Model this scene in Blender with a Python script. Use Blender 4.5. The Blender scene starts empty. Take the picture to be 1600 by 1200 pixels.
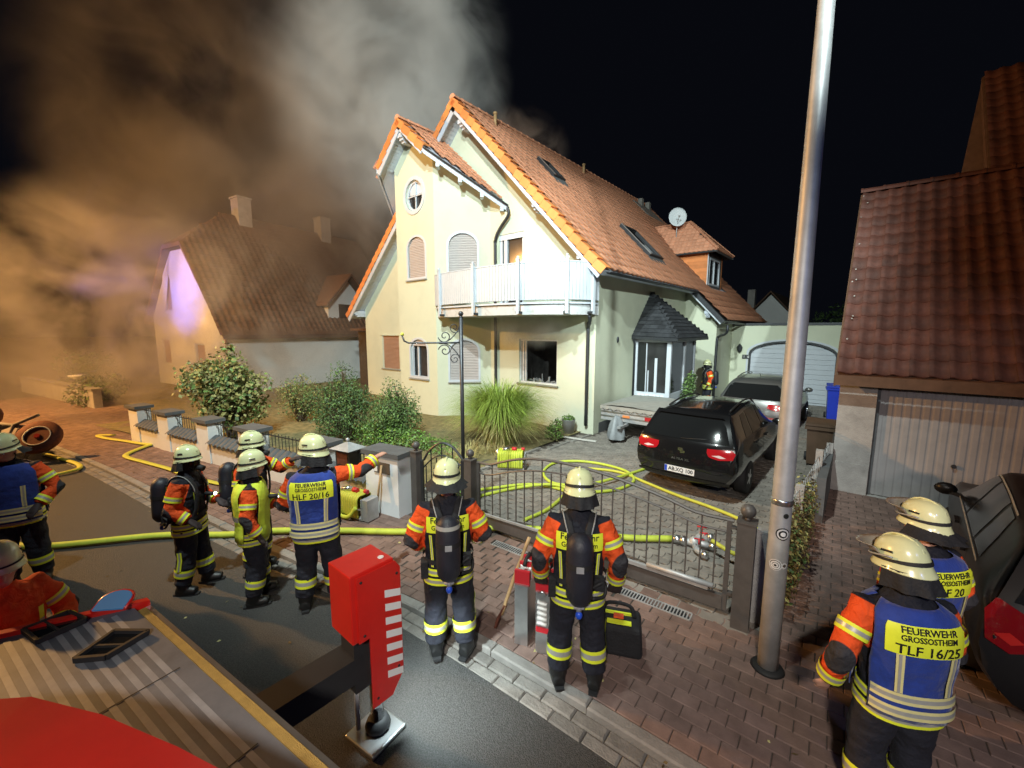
import bpy, bmesh, math, random
import numpy as np
from mathutils import Vector, Matrix
random.seed(7); np.random.seed(7)
R = math.radians
SC = bpy.context.scene
COL = SC.collection

# ------------------------------------------------------------------ camera
cd = bpy.data.cameras.new('camera'); cam = bpy.data.objects.new('camera', cd); COL.objects.link(cam)
cam.location = (5.7508, -10.3924, 3.0)
cam.rotation_euler = (R(90 - 7.484), 0, R(40.3))
cd.sensor_fit = 'HORIZONTAL'; cd.sensor_width = 36.0; cd.lens = 36.0 * 647 / 1600
cd.clip_start = 0.05; cd.clip_end = 600
SC.camera = cam

# ------------------------------------------------------------------ night sky
w = bpy.data.worlds.new('World'); SC.world = w; w.use_nodes = True
nt = w.node_tree; nt.nodes.clear()
wo = nt.nodes.new('ShaderNodeOutputWorld'); bg = nt.nodes.new('ShaderNodeBackground')
sky = nt.nodes.new('ShaderNodeTexSky'); sky.sky_type = 'NISHITA'; sky.sun_disc = False
sky.sun_elevation = R(-9.0); sky.sun_rotation = R(200)
glow = nt.nodes.new('ShaderNodeVectorMath'); glow.operation = 'ADD'; glow.inputs[1].default_value = (0.018, 0.021, 0.034)   # faint town glow on the night sky
nt.links.new(sky.outputs[0], glow.inputs[0]); nt.links.new(glow.outputs[0], bg.inputs[0]); bg.inputs[1].default_value = 0.10
nt.links.new(bg.outputs[0], wo.inputs[0])

# ------------------------------------------------------------------ lamps of the place, and added fill spots
def lamp(name, kind, loc, energy, color, target=None, size=0.1, spot=None, blend=0.3):
    d = bpy.data.lights.new(name, kind); d.energy = energy; d.color = color
    if kind == 'SPOT':
        d.spot_size = R(spot); d.spot_blend = blend
    d.shadow_soft_size = size
    o = bpy.data.objects.new(name, d); COL.objects.link(o); o.location = loc
    if target is not None:
        o.rotation_euler = (Vector(target) - Vector(loc)).to_track_quat('-Z', 'Y').to_euler()
    return o
FLOOD = (0.86, 1.0, 0.96)
lamp('floodlight', 'SPOT', (3.6, -12.4, 10.6), 6600, FLOOD, (-5.5, 2.0, 7.0), 0.14, 92, 0.45)
lamp('smoke_fill_spot', 'SPOT', (3.6, -12.4, 10.9), 34000, FLOOD, (-15.5, 6.0, 17.0), 0.2, 38, 0.7)  # added fill spot aimed upwards, only to brighten the smoke column
lamp('floodlight_high', 'SPOT', (3.3, -11.0, 13.2), 7000, FLOOD, (-2.2, -2.0, 2.5), 0.2, 77, 0.5)
lamp('side_fill_spot', 'SPOT', (10.5, -13.5, 8.6), 8000, FLOOD, (-0.4, 4.6, 4.8), 0.14, 32, 0.5)  # added fill spot from the right, brightens the drive-side wall and roof slope
lamp('sodium_lamp', 'POINT', (-14.5, -15.5, 7.8), 8800, (1.0, 0.50, 0.15), None, 0.22)
lamp('blue_beacon', 'SPOT', (-20.0, -12.6, 2.6), 5200, (0.13, 0.17, 1.0), (-20.9, -5.0, 5.2), 0.15, 40, 0.9)
lamp('truck_scene_light', 'SPOT', (8.6, -12.6, 4.2), 640, (1.0, 0.84, 0.76), (7.1, -1.0, 0.55), 0.2, 31, 0.25)
lamp('truck_work_light', 'SPOT', (6.6, -12.4, 4.7), 1000, (1.0, 0.93, 0.84), (3.9, -7.2, 0.6), 0.2, 70, 0.8)
lamp('truck_blue_light', 'POINT', (8.4, -9.3, 3.6), 55, (0.25, 0.36, 1.0), None, 0.12)
lamp('outrigger_light', 'SPOT', (3.24, -8.735, 0.72), 105, (0.80, 0.97, 1.0), (3.32, -8.36, -0.05), 0.03, 118, 0.9)

vs = SC.view_settings; vs.view_transform = 'Standard'; vs.look = 'None'; vs.exposure = 0.28; vs.gamma = 1.0; vs.use_curve_mapping = False
SC.render.engine = 'CYCLES'
cy = SC.cycles
cy.use_denoising = True
try: cy.denoiser = 'OPENIMAGEDENOISE'
except Exception: pass
cy.max_bounces = 6; cy.diffuse_bounces = 3; cy.glossy_bounces = 3; cy.transmission_bounces = 4; cy.volume_bounces = 2; cy.transparent_max_bounces = 12
cy.sample_clamp_indirect = 4.0; cy.caustics_reflective = False; cy.caustics_refractive = False
cy.volume_max_steps = 160; cy.volume_step_rate = 0.45

# ------------------------------------------------------------------ materials
MATS = {}
def mat(name, col, rough=0.7, metal=0.0, var=0.0, vscale=6.0, bump=0.0, bscale=60.0, island=0.0, emit=None, estr=0.0,
        col2=None, spec=0.5, trans=0.0, alpha=1.0, coat=0.0, sheen=0.0, stain=0.0, stcol=(0.05, 0.045, 0.04), stscale=1.2):
    if name in MATS: return MATS[name]
    m = bpy.data.materials.new(name); m.use_nodes = True; MATS[name] = m
    t = m.node_tree; b = t.nodes['Principled BSDF']
    L = t.links.new; N = t.nodes.new
    b.inputs['Base Color'].default_value = (*col, 1); b.inputs['Roughness'].default_value = rough
    b.inputs['Metallic'].default_value = metal; b.inputs['Specular IOR Level'].default_value = spec
    if trans: b.inputs['Transmission Weight'].default_value = trans
    if coat: b.inputs['Coat Weight'].default_value = coat; b.inputs['Coat Roughness'].default_value = 0.06
    if emit: b.inputs['Emission Color'].default_value = (*emit, 1); b.inputs['Emission Strength'].default_value = estr
    if sheen: b.inputs['Sheen Weight'].default_value = sheen
    geo = None
    if var or bump or stain:
        geo = N('ShaderNodeNewGeometry')
    cur = None
    if var:
        n = N('ShaderNodeTexNoise'); n.inputs['Scale'].default_value = vscale; n.inputs['Detail'].default_value = 5; n.inputs['Roughness'].default_value = 0.65
        L(geo.outputs['Position'], n.inputs['Vector'])
        mr = N('ShaderNodeMapRange'); mr.inputs[1].default_value = 0.3; mr.inputs[2].default_value = 0.7
        L(n.outputs['Fac'], mr.inputs[0])
        mx = N('ShaderNodeMix'); mx.data_type = 'RGBA'
        c2 = col2 if col2 else tuple(max(0, x * (1 - var)) for x in col)
        c1 = col if col2 else tuple(min(1, x * (1 + var * 0.6)) for x in col)
        mx.inputs[6].default_value = (*c2, 1); mx.inputs[7].default_value = (*c1, 1)
        L(mr.outputs[0], mx.inputs[0]); cur = mx.outputs[2]
    if stain:
        n = N('ShaderNodeTexNoise'); n.inputs['Scale'].default_value = stscale; n.inputs['Detail'].default_value = 8; n.inputs['Roughness'].default_value = 0.7
        L(geo.outputs['Position'], n.inputs['Vector'])
        mr = N('ShaderNodeMapRange'); mr.inputs[1].default_value = 0.52; mr.inputs[2].default_value = 0.78; mr.inputs[4].default_value = stain
        L(n.outputs['Fac'], mr.inputs[0])
        mx = N('ShaderNodeMix'); mx.data_type = 'RGBA'; mx.inputs[7].default_value = (*stcol, 1)
        if cur: L(cur, mx.inputs[6])
        else: mx.inputs[6].default_value = (*col, 1)
        L(mr.outputs[0], mx.inputs[0]); cur = mx.outputs[2]
    if island:
        g2 = N('ShaderNodeNewGeometry'); hs = N('ShaderNodeHueSaturation')
        mr = N('ShaderNodeMapRange'); mr.inputs[3].default_value = 1 - island; mr.inputs[4].default_value = 1 + island
        oi = N('ShaderNodeObjectInfo'); ad = N('ShaderNodeMath'); ad.operation = 'ADD'; fr = N('ShaderNodeMath'); fr.operation = 'FRACT'
        L(g2.outputs['Random Per Island'], ad.inputs[0]); L(oi.outputs['Random'], ad.inputs[1]); L(ad.outputs[0], fr.inputs[0])
        L(fr.outputs[0], mr.inputs[0]); L(mr.outputs[0], hs.inputs['Value'])
        if cur: L(cur, hs.inputs['Color'])
        else: hs.inputs['Color'].default_value = (*col, 1)
        cur = hs.outputs[0]
    if cur: L(cur, b.inputs['Base Color'])
    if bump:
        n = N('ShaderNodeTexNoise'); n.inputs['Scale'].default_value = bscale; n.inputs['Detail'].default_value = 4
        L(geo.outputs['Position'], n.inputs['Vector'])
        bp = N('ShaderNodeBump'); bp.inputs['Strength'].default_value = bump; bp.inputs['Distance'].default_value = 0.02
        L(n.outputs['Fac'], bp.inputs['Height']); L(bp.outputs[0], b.inputs['Normal'])
    return m

mat('render_yellow', (0.61, 0.64, 0.50), 0.9, var=0.09, vscale=1.2, bump=0.3, bscale=90, stain=0.22, stcol=(0.42, 0.38, 0.26))
mat('render_white', (0.72, 0.73, 0.72), 0.9, var=0.08, vscale=1.5, bump=0.2, bscale=80, stain=0.1, stcol=(0.4, 0.38, 0.34))
mat('render_blue_white', (0.74, 0.79, 0.83), 0.85, var=0.05, vscale=2, bump=0.1, bscale=60, stain=0.14, stcol=(0.35, 0.34, 0.3), stscale=2.2)
mat('render_grey', (0.40, 0.38, 0.36), 0.95, var=0.25, vscale=2.5, bump=0.5, bscale=70, stain=0.6, stcol=(0.16, 0.15, 0.14), stscale=1.6)
mat('plinth_grey', (0.10, 0.105, 0.11), 0.8, var=0.2)
mat('tile_red', (0.64, 0.29, 0.17), 0.7, var=0.12, vscale=9, island=0.13, bump=0.15, bscale=40)
mat('tile_orange', (0.72, 0.25, 0.075), 0.6, var=0.14, vscale=5, island=0.2)
mat('tile_dark', (0.105, 0.038, 0.027), 0.7, var=0.3, vscale=7, island=0.22, bump=0.2, bscale=40)
mat('tile_brown', (0.16, 0.085, 0.05), 0.85, var=0.3, vscale=5, island=0.2)
mat('slate', (0.040, 0.042, 0.048), 0.55, var=0.35, vscale=8, island=0.35)
mat('soffit', (0.50, 0.55, 0.64), 0.6, var=0.08, vscale=3)
mat('white_paint', (0.55, 0.59, 0.65), 0.45, var=0.06, vscale=4, stain=0.15, stcol=(0.4, 0.4, 0.4), stscale=3)
mat('white_sooty', (0.56, 0.57, 0.58), 0.6, var=0.1, vscale=4, stain=0.75, stcol=(0.22, 0.22, 0.21), stscale=5)
mat('shutter', (0.50, 0.45, 0.44), 0.55, var=0.05)
mat('shutter_brown', (0.40, 0.24, 0.17), 0.6, var=0.05)
mat('dark_metal', (0.055, 0.058, 0.065), 0.45, metal=0.6, var=0.15, vscale=9)
mat('gate_metal', (0.105, 0.095, 0.09), 0.45, metal=0.1, var=0.2, vscale=8, bump=0.05)
mat('galv', (0.50, 0.51, 0.52), 0.52, metal=0.45, var=0.22, vscale=5, stain=0.35, stcol=(0.2, 0.19, 0.18), stscale=3)
mat('alu', (0.62, 0.63, 0.64), 0.3, metal=0.95, var=0.12, vscale=9)
mat('chrome', (0.8, 0.8, 0.8), 0.12, metal=1.0)
mat('glass_dark', (0.012, 0.014, 0.016), 0.06, spec=0.7)
mat('glass_room', (0.03, 0.03, 0.032), 0.12, spec=0.6, var=0.5, vscale=2)
mat('soot', (0.05, 0.048, 0.046), 0.95, var=0.5, vscale=4)
mat('curtain', (0.22, 0.22, 0.22), 0.9, var=0.3, vscale=6)
mat('asphalt', (0.062, 0.060, 0.057), 0.66, var=0.7, vscale=80, bump=0.8, bscale=140, stain=0.3, stcol=(0.03, 0.028, 0.026), stscale=0.9)
mat('paver_red', (0.215, 0.145, 0.122), 0.9, spec=0.2, var=0.28, vscale=5, island=0.16, bump=0.35, bscale=120)
mat('paver_grey', (0.24, 0.215, 0.19), 0.8, var=0.25, vscale=4, island=0.14, bump=0.35, bscale=110)
mat('cobble', (0.20, 0.185, 0.165), 0.8, var=0.3, vscale=7, island=0.18, bump=0.5, bscale=60)
mat('kerb', (0.25, 0.235, 0.215), 0.85, var=0.25, vscale=5, island=0.1, bump=0.4, bscale=80)
mat('joint', (0.085, 0.07, 0.058), 0.95, var=0.35, vscale=12)
mat('soil', (0.10, 0.075, 0.05), 0.95, var=0.45, vscale=6, bump=0.8, bscale=30)
mat('dry_lawn', (0.28, 0.22, 0.10), 0.95, var=0.4, vscale=5, bump=0.6, bscale=50, col2=(0.10, 0.10, 0.04))
mat('leaf_green', (0.12, 0.20, 0.055), 0.55, island=0.5, spec=0.4)
mat('leaf_dark', (0.065, 0.11, 0.036), 0.5, island=0.5, spec=0.4)
mat('leaf_olive', (0.26, 0.24, 0.08), 0.6, island=0.45)
mat('leaf_lime', (0.13, 0.26, 0.035), 0.5, island=0.35)
mat('grass_blade', (0.24, 0.34, 0.055), 0.5, island=0.4)
mat('grass_dry', (0.42, 0.38, 0.16), 0.6, island=0.3)
mat('leaf_brown', (0.10, 0.065, 0.02), 0.7, island=0.7)
mat('bark', (0.10, 0.07, 0.045), 0.9, var=0.3)
mat('hose_yellow', (0.58, 0.56, 0.06), 0.65, stain=0.5, stcol=(.25, .24, .06), stscale=7, var=0.15, vscale=7, bump=0.1, bscale=200)
mat('hose_lime', (0.52, 0.60, 0.06), 0.65, stain=0.5, stcol=(.22, .26, .05), stscale=6, var=0.12, vscale=8)
mat('orange_cloth', (0.78, 0.095, 0.015), 0.8, var=0.15, vscale=14, bump=0.35, bscale=45, sheen=0.2)
mat('navy_cloth', (0.012, 0.013, 0.022), 0.85, var=0.3, vscale=12, bump=1.0, bscale=16)
mat('black_cloth', (0.014, 0.014, 0.016), 0.8, var=0.3, vscale=12, bump=0.4, bscale=50)
mat('grey_patch', (0.045, 0.045, 0.05), 0.85, var=0.2, vscale=12)
mat('blue_vest', (0.012, 0.040, 0.26), 0.8, var=0.3, vscale=7, bump=0.9, bscale=13, sheen=0.2)
mat('yellow_vest', (0.62, 0.74, 0.05), 0.75, var=0.15, vscale=9, bump=0.5, bscale=22)
mat('hi_yellow', (0.80, 0.88, 0.04), 0.55, var=0.06, vscale=20)
mat('silver_tape', (0.46, 0.46, 0.42), 0.35, metal=0.25, var=0.1, vscale=30)
mat('cream_tape', (0.72, 0.66, 0.30), 0.5, var=0.08, vscale=20)
mat('boot', (0.012, 0.012, 0.012), 0.45, var=0.2)
mat('rubber', (0.016, 0.016, 0.017), 0.7, var=0.2)
mat('skin', (0.56, 0.30, 0.21), 0.55, var=0.12, vscale=25)
mat('glove', (0.035, 0.022, 0.022), 0.75, var=0.3, vscale=20)
mat('helmet', (0.72, 0.75, 0.42), 0.25, var=0.06, vscale=12, coat=0.5, stain=0.25, stcol=(0.35, 0.33, 0.22), stscale=9)
mat('helmet_rim', (0.58, 0.58, 0.36), 0.3, coat=0.3)
mat('visor', (0.5, 0.45, 0.38), 0.08, metal=0.3, alpha=1.0, spec=0.8)
mat('cylinder', (0.020, 0.021, 0.03), 0.5, var=0.2, vscale=15, bump=0.2, bscale=90)
mat('strap_grey', (0.30, 0.30, 0.29), 0.7)
mat('blue_plastic', (0.02, 0.09, 0.65), 0.4)
mat('bin_blue', (0.02, 0.05, 0.55), 0.45, var=0.1)
mat('bin_brown', (0.085, 0.05, 0.03), 0.55, var=0.15)
mat('red_paint', (0.62, 0.018, 0.012), 0.32, coat=0.4, var=0.08, vscale=5, stain=0.2, stcol=(0.3, 0.01, 0.01), stscale=7)
mat('red_dark', (0.36, 0.012, 0.010), 0.3, coat=0.4, var=0.12, vscale=3)
mat('red_plastic', (0.55, 0.02, 0.03), 0.5)
mat('white_print', (0.82, 0.82, 0.80), 0.5)
mat('black_print', (0.010, 0.010, 0.010), 0.6)
mat('deck_alu', (0.15, 0.165, 0.19), 0.55, metal=0.3, var=0.25, vscale=4, stain=0.3, stcol=(0.14, 0.13, 0.12), stscale=2)
mat('deck_rib', (0.30, 0.32, 0.35), 0.5, metal=0.3, var=0.3, vscale=3, stain=0.5, stcol=(0.20, 0.19, 0.185), stscale=2.5)
mat('deck_edge', (0.36, 0.24, 0.06), 0.6, var=0.25, vscale=14, bump=0.5, bscale=220)
mat('car_black', (0.010, 0.010, 0.011), 0.18, metal=0.2, coat=1.0)
mat('car_silver', (0.13, 0.13, 0.128), 0.3, metal=0.5, coat=0.7)
mat('car_trim', (0.014, 0.014, 0.015), 0.5)
mat('car_glass', (0.010, 0.011, 0.012), 0.07, spec=0.45)
mat('glass_dull', (0.006, 0.006, 0.007), 0.16, spec=0.3)
mat('car_dull', (0.010, 0.010, 0.011), 0.35, spec=0.3)
mat('tail_red', (0.42, 0.010, 0.016), 0.12, coat=0.8, spec=0.7)
mat('tail_dark', (0.15, 0.005, 0.008), 0.12, coat=0.6)
mat('tail_white', (0.75, 0.6, 0.6), 0.15, coat=0.6)
mat('plate_white', (0.80, 0.80, 0.80), 0.4)
mat('eu_blue', (0.02, 0.07, 0.55), 0.4)
mat('tarp_grey', (0.34, 0.335, 0.31), 0.7, var=0.15, vscale=5, bump=0.3, bscale=12)
mat('cover_grey', (0.30, 0.32, 0.34), 0.55, var=0.15, vscale=7, bump=0.5, bscale=9)
mat('wood', (0.46, 0.29, 0.14), 0.6, var=0.3, vscale=9)
mat('plank_white', (0.6, 0.58, 0.54), 0.7, var=0.15)
mat('rust', (0.16, 0.05, 0.03), 0.7, metal=0.4, var=0.4, vscale=15)
mat('corrugated', (0.36, 0.345, 0.345), 0.95, spec=0.1, var=0.15, vscale=3, stain=0.3, stcol=(0.2, 0.19, 0.18), stscale=1.5)
mat('sticker', (0.65, 0.65, 0.65), 0.5)
mat('led', (1, 1, 1), 0.3, emit=(0.9, 0.97, 1.0), estr=14.0)
mat('amber', (1, 0.35, 0.02), 0.3, emit=(1.0, 0.32, 0.02), estr=5.0)
mat('ember', (0.05, 0.03, 0.02), 0.9)

def soot_wall():
    m = MATS['render_yellow'].copy(); m.name = 'render_sooted'; MATS['render_sooted'] = m; t = m.node_tree; N = t.nodes.new; L = t.links.new; b = t.nodes['Principled BSDF']; src = b.inputs['Base Color'].links[0].from_socket
    g = N('ShaderNodeNewGeometry'); mp = N('ShaderNodeMapping'); mp.inputs['Location'].default_value = (2.0 / 1.9, 0, -3.05 / .75); mp.inputs['Scale'].default_value = (1 / 1.9, .2, 1 / .75); L(g.outputs['Position'], mp.inputs[0])
    no = N('ShaderNodeTexNoise'); no.inputs['Scale'].default_value = 2.2; no.inputs['Detail'].default_value = 6; L(g.outputs['Position'], no.inputs['Vector'])
    ln = N('ShaderNodeVectorMath'); ln.operation = 'LENGTH'; L(mp.outputs[0], ln.inputs[0]); ad = N('ShaderNodeMath'); ad.operation = 'ADD'; L(ln.outputs['Value'], ad.inputs[0])
    mu = N('ShaderNodeMath'); mu.operation = 'MULTIPLY'; mu.inputs[1].default_value = .9; L(no.outputs['Fac'], mu.inputs[0]); L(mu.outputs[0], ad.inputs[1])
    mr = N('ShaderNodeMapRange'); mr.inputs[1].default_value = 1.55; mr.inputs[2].default_value = .45; mr.inputs[4].default_value = .72; mr.interpolation_type = 'SMOOTHSTEP'; L(ad.outputs[0], mr.inputs[0])
    mx = N('ShaderNodeMix'); mx.data_type = 'RGBA'; mx.inputs[7].default_value = (.10, .095, .085, 1); L(mr.outputs[0], mx.inputs[0]); L(src, mx.inputs[6]); L(mx.outputs[2], b.inputs['Base Color'])
soot_wall()
def jacket_mat():
    m = bpy.data.materials.new('jacket_cloth'); m.use_nodes = True; MATS['jacket_cloth'] = m; t = m.node_tree; b = t.nodes['Principled BSDF']; N = t.nodes.new; L = t.links.new
    b.inputs['Roughness'].default_value = .8; b.inputs['Specular IOR Level'].default_value = .3
    geo = N('ShaderNodeNewGeometry'); no = N('ShaderNodeTexNoise'); no.inputs['Scale'].default_value = 14; L(geo.outputs['Position'], no.inputs['Vector'])
    cur = None
    for nm, c0, c1 in (('org', (.012, .013, .020), (.74, .085, .014)), ('pat', None, (.035, .034, .038))):
        at = N('ShaderNodeAttribute'); at.attribute_name = nm; mr = N('ShaderNodeMapRange'); mr.inputs[1].default_value = -.003; mr.inputs[2].default_value = .003; L(at.outputs['Fac'], mr.inputs[0])
        mx = N('ShaderNodeMix'); mx.data_type = 'RGBA'; L(mr.outputs[0], mx.inputs[0]); mx.inputs[7].default_value = (*c1, 1)
        if cur: L(cur, mx.inputs[6])
        else: mx.inputs[6].default_value = (*c0, 1)
        cur = mx.outputs[2]
    hs = N('ShaderNodeHueSaturation'); mr = N('ShaderNodeMapRange'); mr.inputs[3].default_value = .75; mr.inputs[4].default_value = 1.25; L(no.outputs['Fac'], mr.inputs[0]); L(mr.outputs[0], hs.inputs['Value']); L(cur, hs.inputs['Color']); L(hs.outputs[0], b.inputs['Base Color'])
    n2 = N('ShaderNodeTexNoise'); n2.inputs['Scale'].default_value = 17; n2.inputs['Detail'].default_value = 5; n2.inputs['Distortion'].default_value = .8; L(geo.outputs['Position'], n2.inputs['Vector']); bp = N('ShaderNodeBump'); bp.inputs['Strength'].default_value = .6; bp.inputs['Distance'].default_value = .045; L(n2.outputs['Fac'], bp.inputs['Height']); L(bp.outputs[0], b.inputs['Normal'])
jacket_mat()
# ------------------------------------------------------------------ mesh kit
class MB:
    def __init__(s): s.v = []; s.f = []; s.m = []; s.sm = []
    def add(s, vs, fs, mi=0, smooth=False):
        o = len(s.v); s.v += [tuple(map(float, p)) for p in vs]
        for f in fs: s.f.append(tuple(o + i for i in f)); s.m.append(mi); s.sm.append(smooth)
        return s
    def box(s, c, d, mi=0, M=None, rz=0.0, taper=(1, 1)):
        hx, hy, hz = d[0] / 2, d[1] / 2, d[2] / 2
        P = []
        for z in (-1, 1):
            k = taper if z > 0 else (1, 1)
            for x, y in ((-1, -1), (1, -1), (1, 1), (-1, 1)): P.append(Vector((x * hx * k[0], y * hy * k[1], z * hz)))
        if rz: Q = Matrix.Rotation(rz, 3, 'Z'); P = [Q @ p for p in P]
        if M is not None: P = [M @ p for p in P]
        c = Vector(c); P = [p + c for p in P]
        return s.add(P, [(0, 3, 2, 1), (4, 5, 6, 7), (0, 1, 5, 4), (1, 2, 6, 5), (2, 3, 7, 6), (3, 0, 4, 7)], mi)
    def bb(s, a, b, mi=0):   # box by two corners
        return s.box([(a[i] + b[i]) / 2 for i in range(3)], [abs(b[i] - a[i]) for i in range(3)], mi)
    def quad(s, a, b, c, d, mi=0): return s.add([a, b, c, d], [(0, 1, 2, 3)], mi)
    def slab(s, pts, off, mi=0):    # polygon extruded by vector off
        n = len(pts); P = [Vector(p) for p in pts]; o = Vector(off)
        fs = [tuple(range(n))[::-1], tuple(range(n, 2 * n))] + [(i, (i + 1) % n, n + (i + 1) % n, n + i) for i in range(n)]
        return s.add(P + [p + o for p in P], fs, mi)
    def bar(s, a, b, wd, ht, mi=0, up=(0, 0, 1)):   # rectangular bar from a to b
        a, b = Vector(a), Vector(b); d = (b - a); L = d.length; d.normalize()
        x = d.cross(Vector(up))
        if x.length < 1e-4: x = d.cross(Vector((1, 0, 0)))
        x.normalize(); z = x.cross(d)
        P = []
        for p in (a, b):
            for i, j in ((-1, -1), (1, -1), (1, 1), (-1, 1)): P.append(p + x * (i * wd / 2) + z * (j * ht / 2))
        return s.add(P, [(0, 1, 2, 3), (7, 6, 5, 4), (0, 4, 5, 1), (1, 5, 6, 2), (2, 6, 7, 3), (3, 7, 4, 0)], mi)
    def tube(s, path, r, n=8, mi=0, cap=True, smooth=True, flat=1.0, up=None, rings_mi=None):
        path = [Vector(p) for p in path]; k = len(path)
        rs = r if isinstance(r, (list, tuple)) else [r] * k
        V = []; prev = None
        for i, p in enumerate(path):
            if i == 0: t = path[1] - path[0]
            elif i == k - 1: t = path[-1] - path[-2]
            else: t = (path[i + 1] - p).normalized() + (p - path[i - 1]).normalized()
            if t.length < 1e-9: t = Vector((0, 0, 1))
            t.normalize()
            if prev is None:
                u0 = Vector(up) if up else (Vector((0, 0, 1)) if abs(t.z) < 0.9 else Vector((0, 1, 0)))
                x = t.cross(u0); x.normalize()
            else:
                x = prev - t * prev.dot(t)
                if x.length < 1e-6: x = t.cross(Vector((0, 0, 1)))
                x.normalize()
            prev = x; y = t.cross(x)
            ri = rs[i]; rx, ry = ri if isinstance(ri, (list, tuple)) else (ri, ri * flat)
            for j in range(n):
                a = 2 * math.pi * j / n; V.append(p + x * (math.cos(a) * rx) + y * (math.sin(a) * ry))
        o = len(s.v); s.v += [tuple(p) for p in V]
        for i in range(k - 1):
            for j in range(n):
                a = o + i * n + j; b = o + i * n + (j + 1) % n
                s.f.append((a, b, b + n, a + n)); s.m.append(rings_mi[i] if rings_mi else mi); s.sm.append(smooth)
        if cap:
            s.f.append(tuple(o + j for j in range(n))[::-1]); s.m.append(rings_mi[0] if rings_mi else mi); s.sm.append(False)
            s.f.append(tuple(o + (k - 1) * n + j for j in range(n))); s.m.append(rings_mi[-1] if rings_mi else mi); s.sm.append(False)
        return s
    def lathe(s, prof, c=(0, 0, 0), n=16, mi=0, M=None, sx=1.0, sy=1.0, smooth=True, mis=None):
        V = []
        for r, z in prof:
            for j in range(n):
                a = 2 * math.pi * j / n; p = Vector((math.cos(a) * r * sx, math.sin(a) * r * sy, z))
                if M is not None: p = M @ p
                V.append(p + Vector(c))
        o = len(s.v); s.v += [tuple(p) for p in V]
        for i in range(len(prof) - 1):
            for j in range(n):
                a = o + i * n + j; b = o + i * n + (j + 1) % n
                s.f.append((a, b, b + n, a + n)); s.m.append(mis[i] if mis else mi); s.sm.append(smooth)
        s.f.append(tuple(o + j for j in range(n))[::-1]); s.m.append(mis[0] if mis else mi); s.sm.append(False)
        t = o + (len(prof) - 1) * n
        s.f.append(tuple(t + j for j in range(n))); s.m.append(mis[-1] if mis else mi); s.sm.append(False)
        return s
    def ball(s, c, r, n=12, k=8, mi=0, sc=(1, 1, 1), M=None):
        prof = [(max(1e-4, r * math.sin(math.pi * i / k)), -r * math.cos(math.pi * i / k)) for i in range(k + 1)]
        S = Matrix.Diagonal(Vector(sc)); Q = (M @ S) if M is not None else S
        return s.lathe(prof, c, n, mi, Q)
    def mesh(s, name, mats):
        me = bpy.data.meshes.new(name); me.from_pydata(s.v, [], s.f)
        for m in mats: me.materials.append(MATS[m] if isinstance(m, str) else m)
        me.polygons.foreach_set('material_index', s.m); me.polygons.foreach_set('use_smooth', s.sm)
        me.update(); return me
    def build(s, name, mats, parent=None, fix=True):
        if not isinstance(mats, (list, tuple)): mats = [mats]
        me = s.mesh(name, mats)
        if fix and len(me.polygons) < 60000:
            bm = bmesh.new(); bm.from_mesh(me); bmesh.ops.recalc_face_normals(bm, faces=bm.faces); bm.to_mesh(me); bm.free()
        return link(name, me, parent)

def link(name, data, parent=None):
    o = bpy.data.objects.new(name, data); COL.objects.link(o)
    if parent is not None: o.parent = parent
    return o
def tag(o, label=None, cat=None, group=None, kind=None):
    if label: o['label'] = label
    if cat: o['category'] = cat
    if group: o['group'] = group
    if kind: o['kind'] = kind
    return o
def thing(name, label, cat, loc=(0, 0, 0), rz=0.0, group=None):
    o = link(name, None); o.location = loc; o.rotation_euler = (0, 0, rz); o.empty_display_size = 0.1
    return tag(o, label, cat, group)
def struct(o): o['kind'] = 'structure'; return o

def lerp(a, b, t): return tuple(a[i] + (b[i] - a[i]) * t for i in range(len(a)))
def smooth_path(pts, n=8, closed=False):   # Catmull-Rom
    P = [Vector(p) for p in pts]; out = []
    m = len(P)
    for i in range(m - 1 if not closed else m):
        p0 = P[i - 1] if (i > 0 or closed) else P[0] * 2 - P[1]
        p1 = P[i % m]; p2 = P[(i + 1) % m]
        p3 = P[(i + 2) % m] if (i + 2 < m or closed) else P[-1] * 2 - P[-2]
        for k in range(n):
            t = k / n
            out.append(0.5 * ((2 * p1) + (p2 - p0) * t + (2 * p0 - 5 * p1 + 4 * p2 - p3) * t * t + (3 * p1 - p0 - 3 * p2 + p3) * t ** 3))
    if not closed: out.append(P[-1])
    return out

CAMP = Vector(cam.location)
TMP = bpy.data.scenes.new('workbench')
def evaluated(o):
    TMP.collection.objects.link(o); vl = TMP.view_layers[0]; vl.update(); dg = vl.depsgraph; dg.update()
    return bpy.data.meshes.new_from_object(o.evaluated_get(dg))
def text_mesh(s, size, font_bold=0.0, width=1.0):
    """flat text as (verts, faces) centred at origin in XZ-like 2D coords"""
    cu = bpy.data.curves.new('txt', 'FONT'); cu.body = s; cu.size = size; cu.align_x = 'CENTER'; cu.align_y = 'CENTER'
    cu.offset = font_bold; cu.resolution_u = 2; cu.fill_mode = 'FRONT'
    o = bpy.data.objects.new('txt', cu); me = evaluated(o)
    V = [(v.co.x * width, v.co.y) for v in me.vertices]; F = [tuple(p.vertices) for p in me.polygons]
    bpy.data.objects.remove(o); bpy.data.curves.remove(cu); bpy.data.meshes.remove(me)
    return V, F
def text_on(s, size, org, xa, ya, mi_mat, parent, name='lettering', bold=0.0, width=1.0):
    V, F = text_mesh(s, size, bold, width); org, xa, ya = Vector(org), Vector(xa), Vector(ya)
    mb = MB(); mb.add([org + xa * x + ya * y for x, y in V], F)
    return mb.build(name, mi_mat, parent, fix=False)

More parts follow.
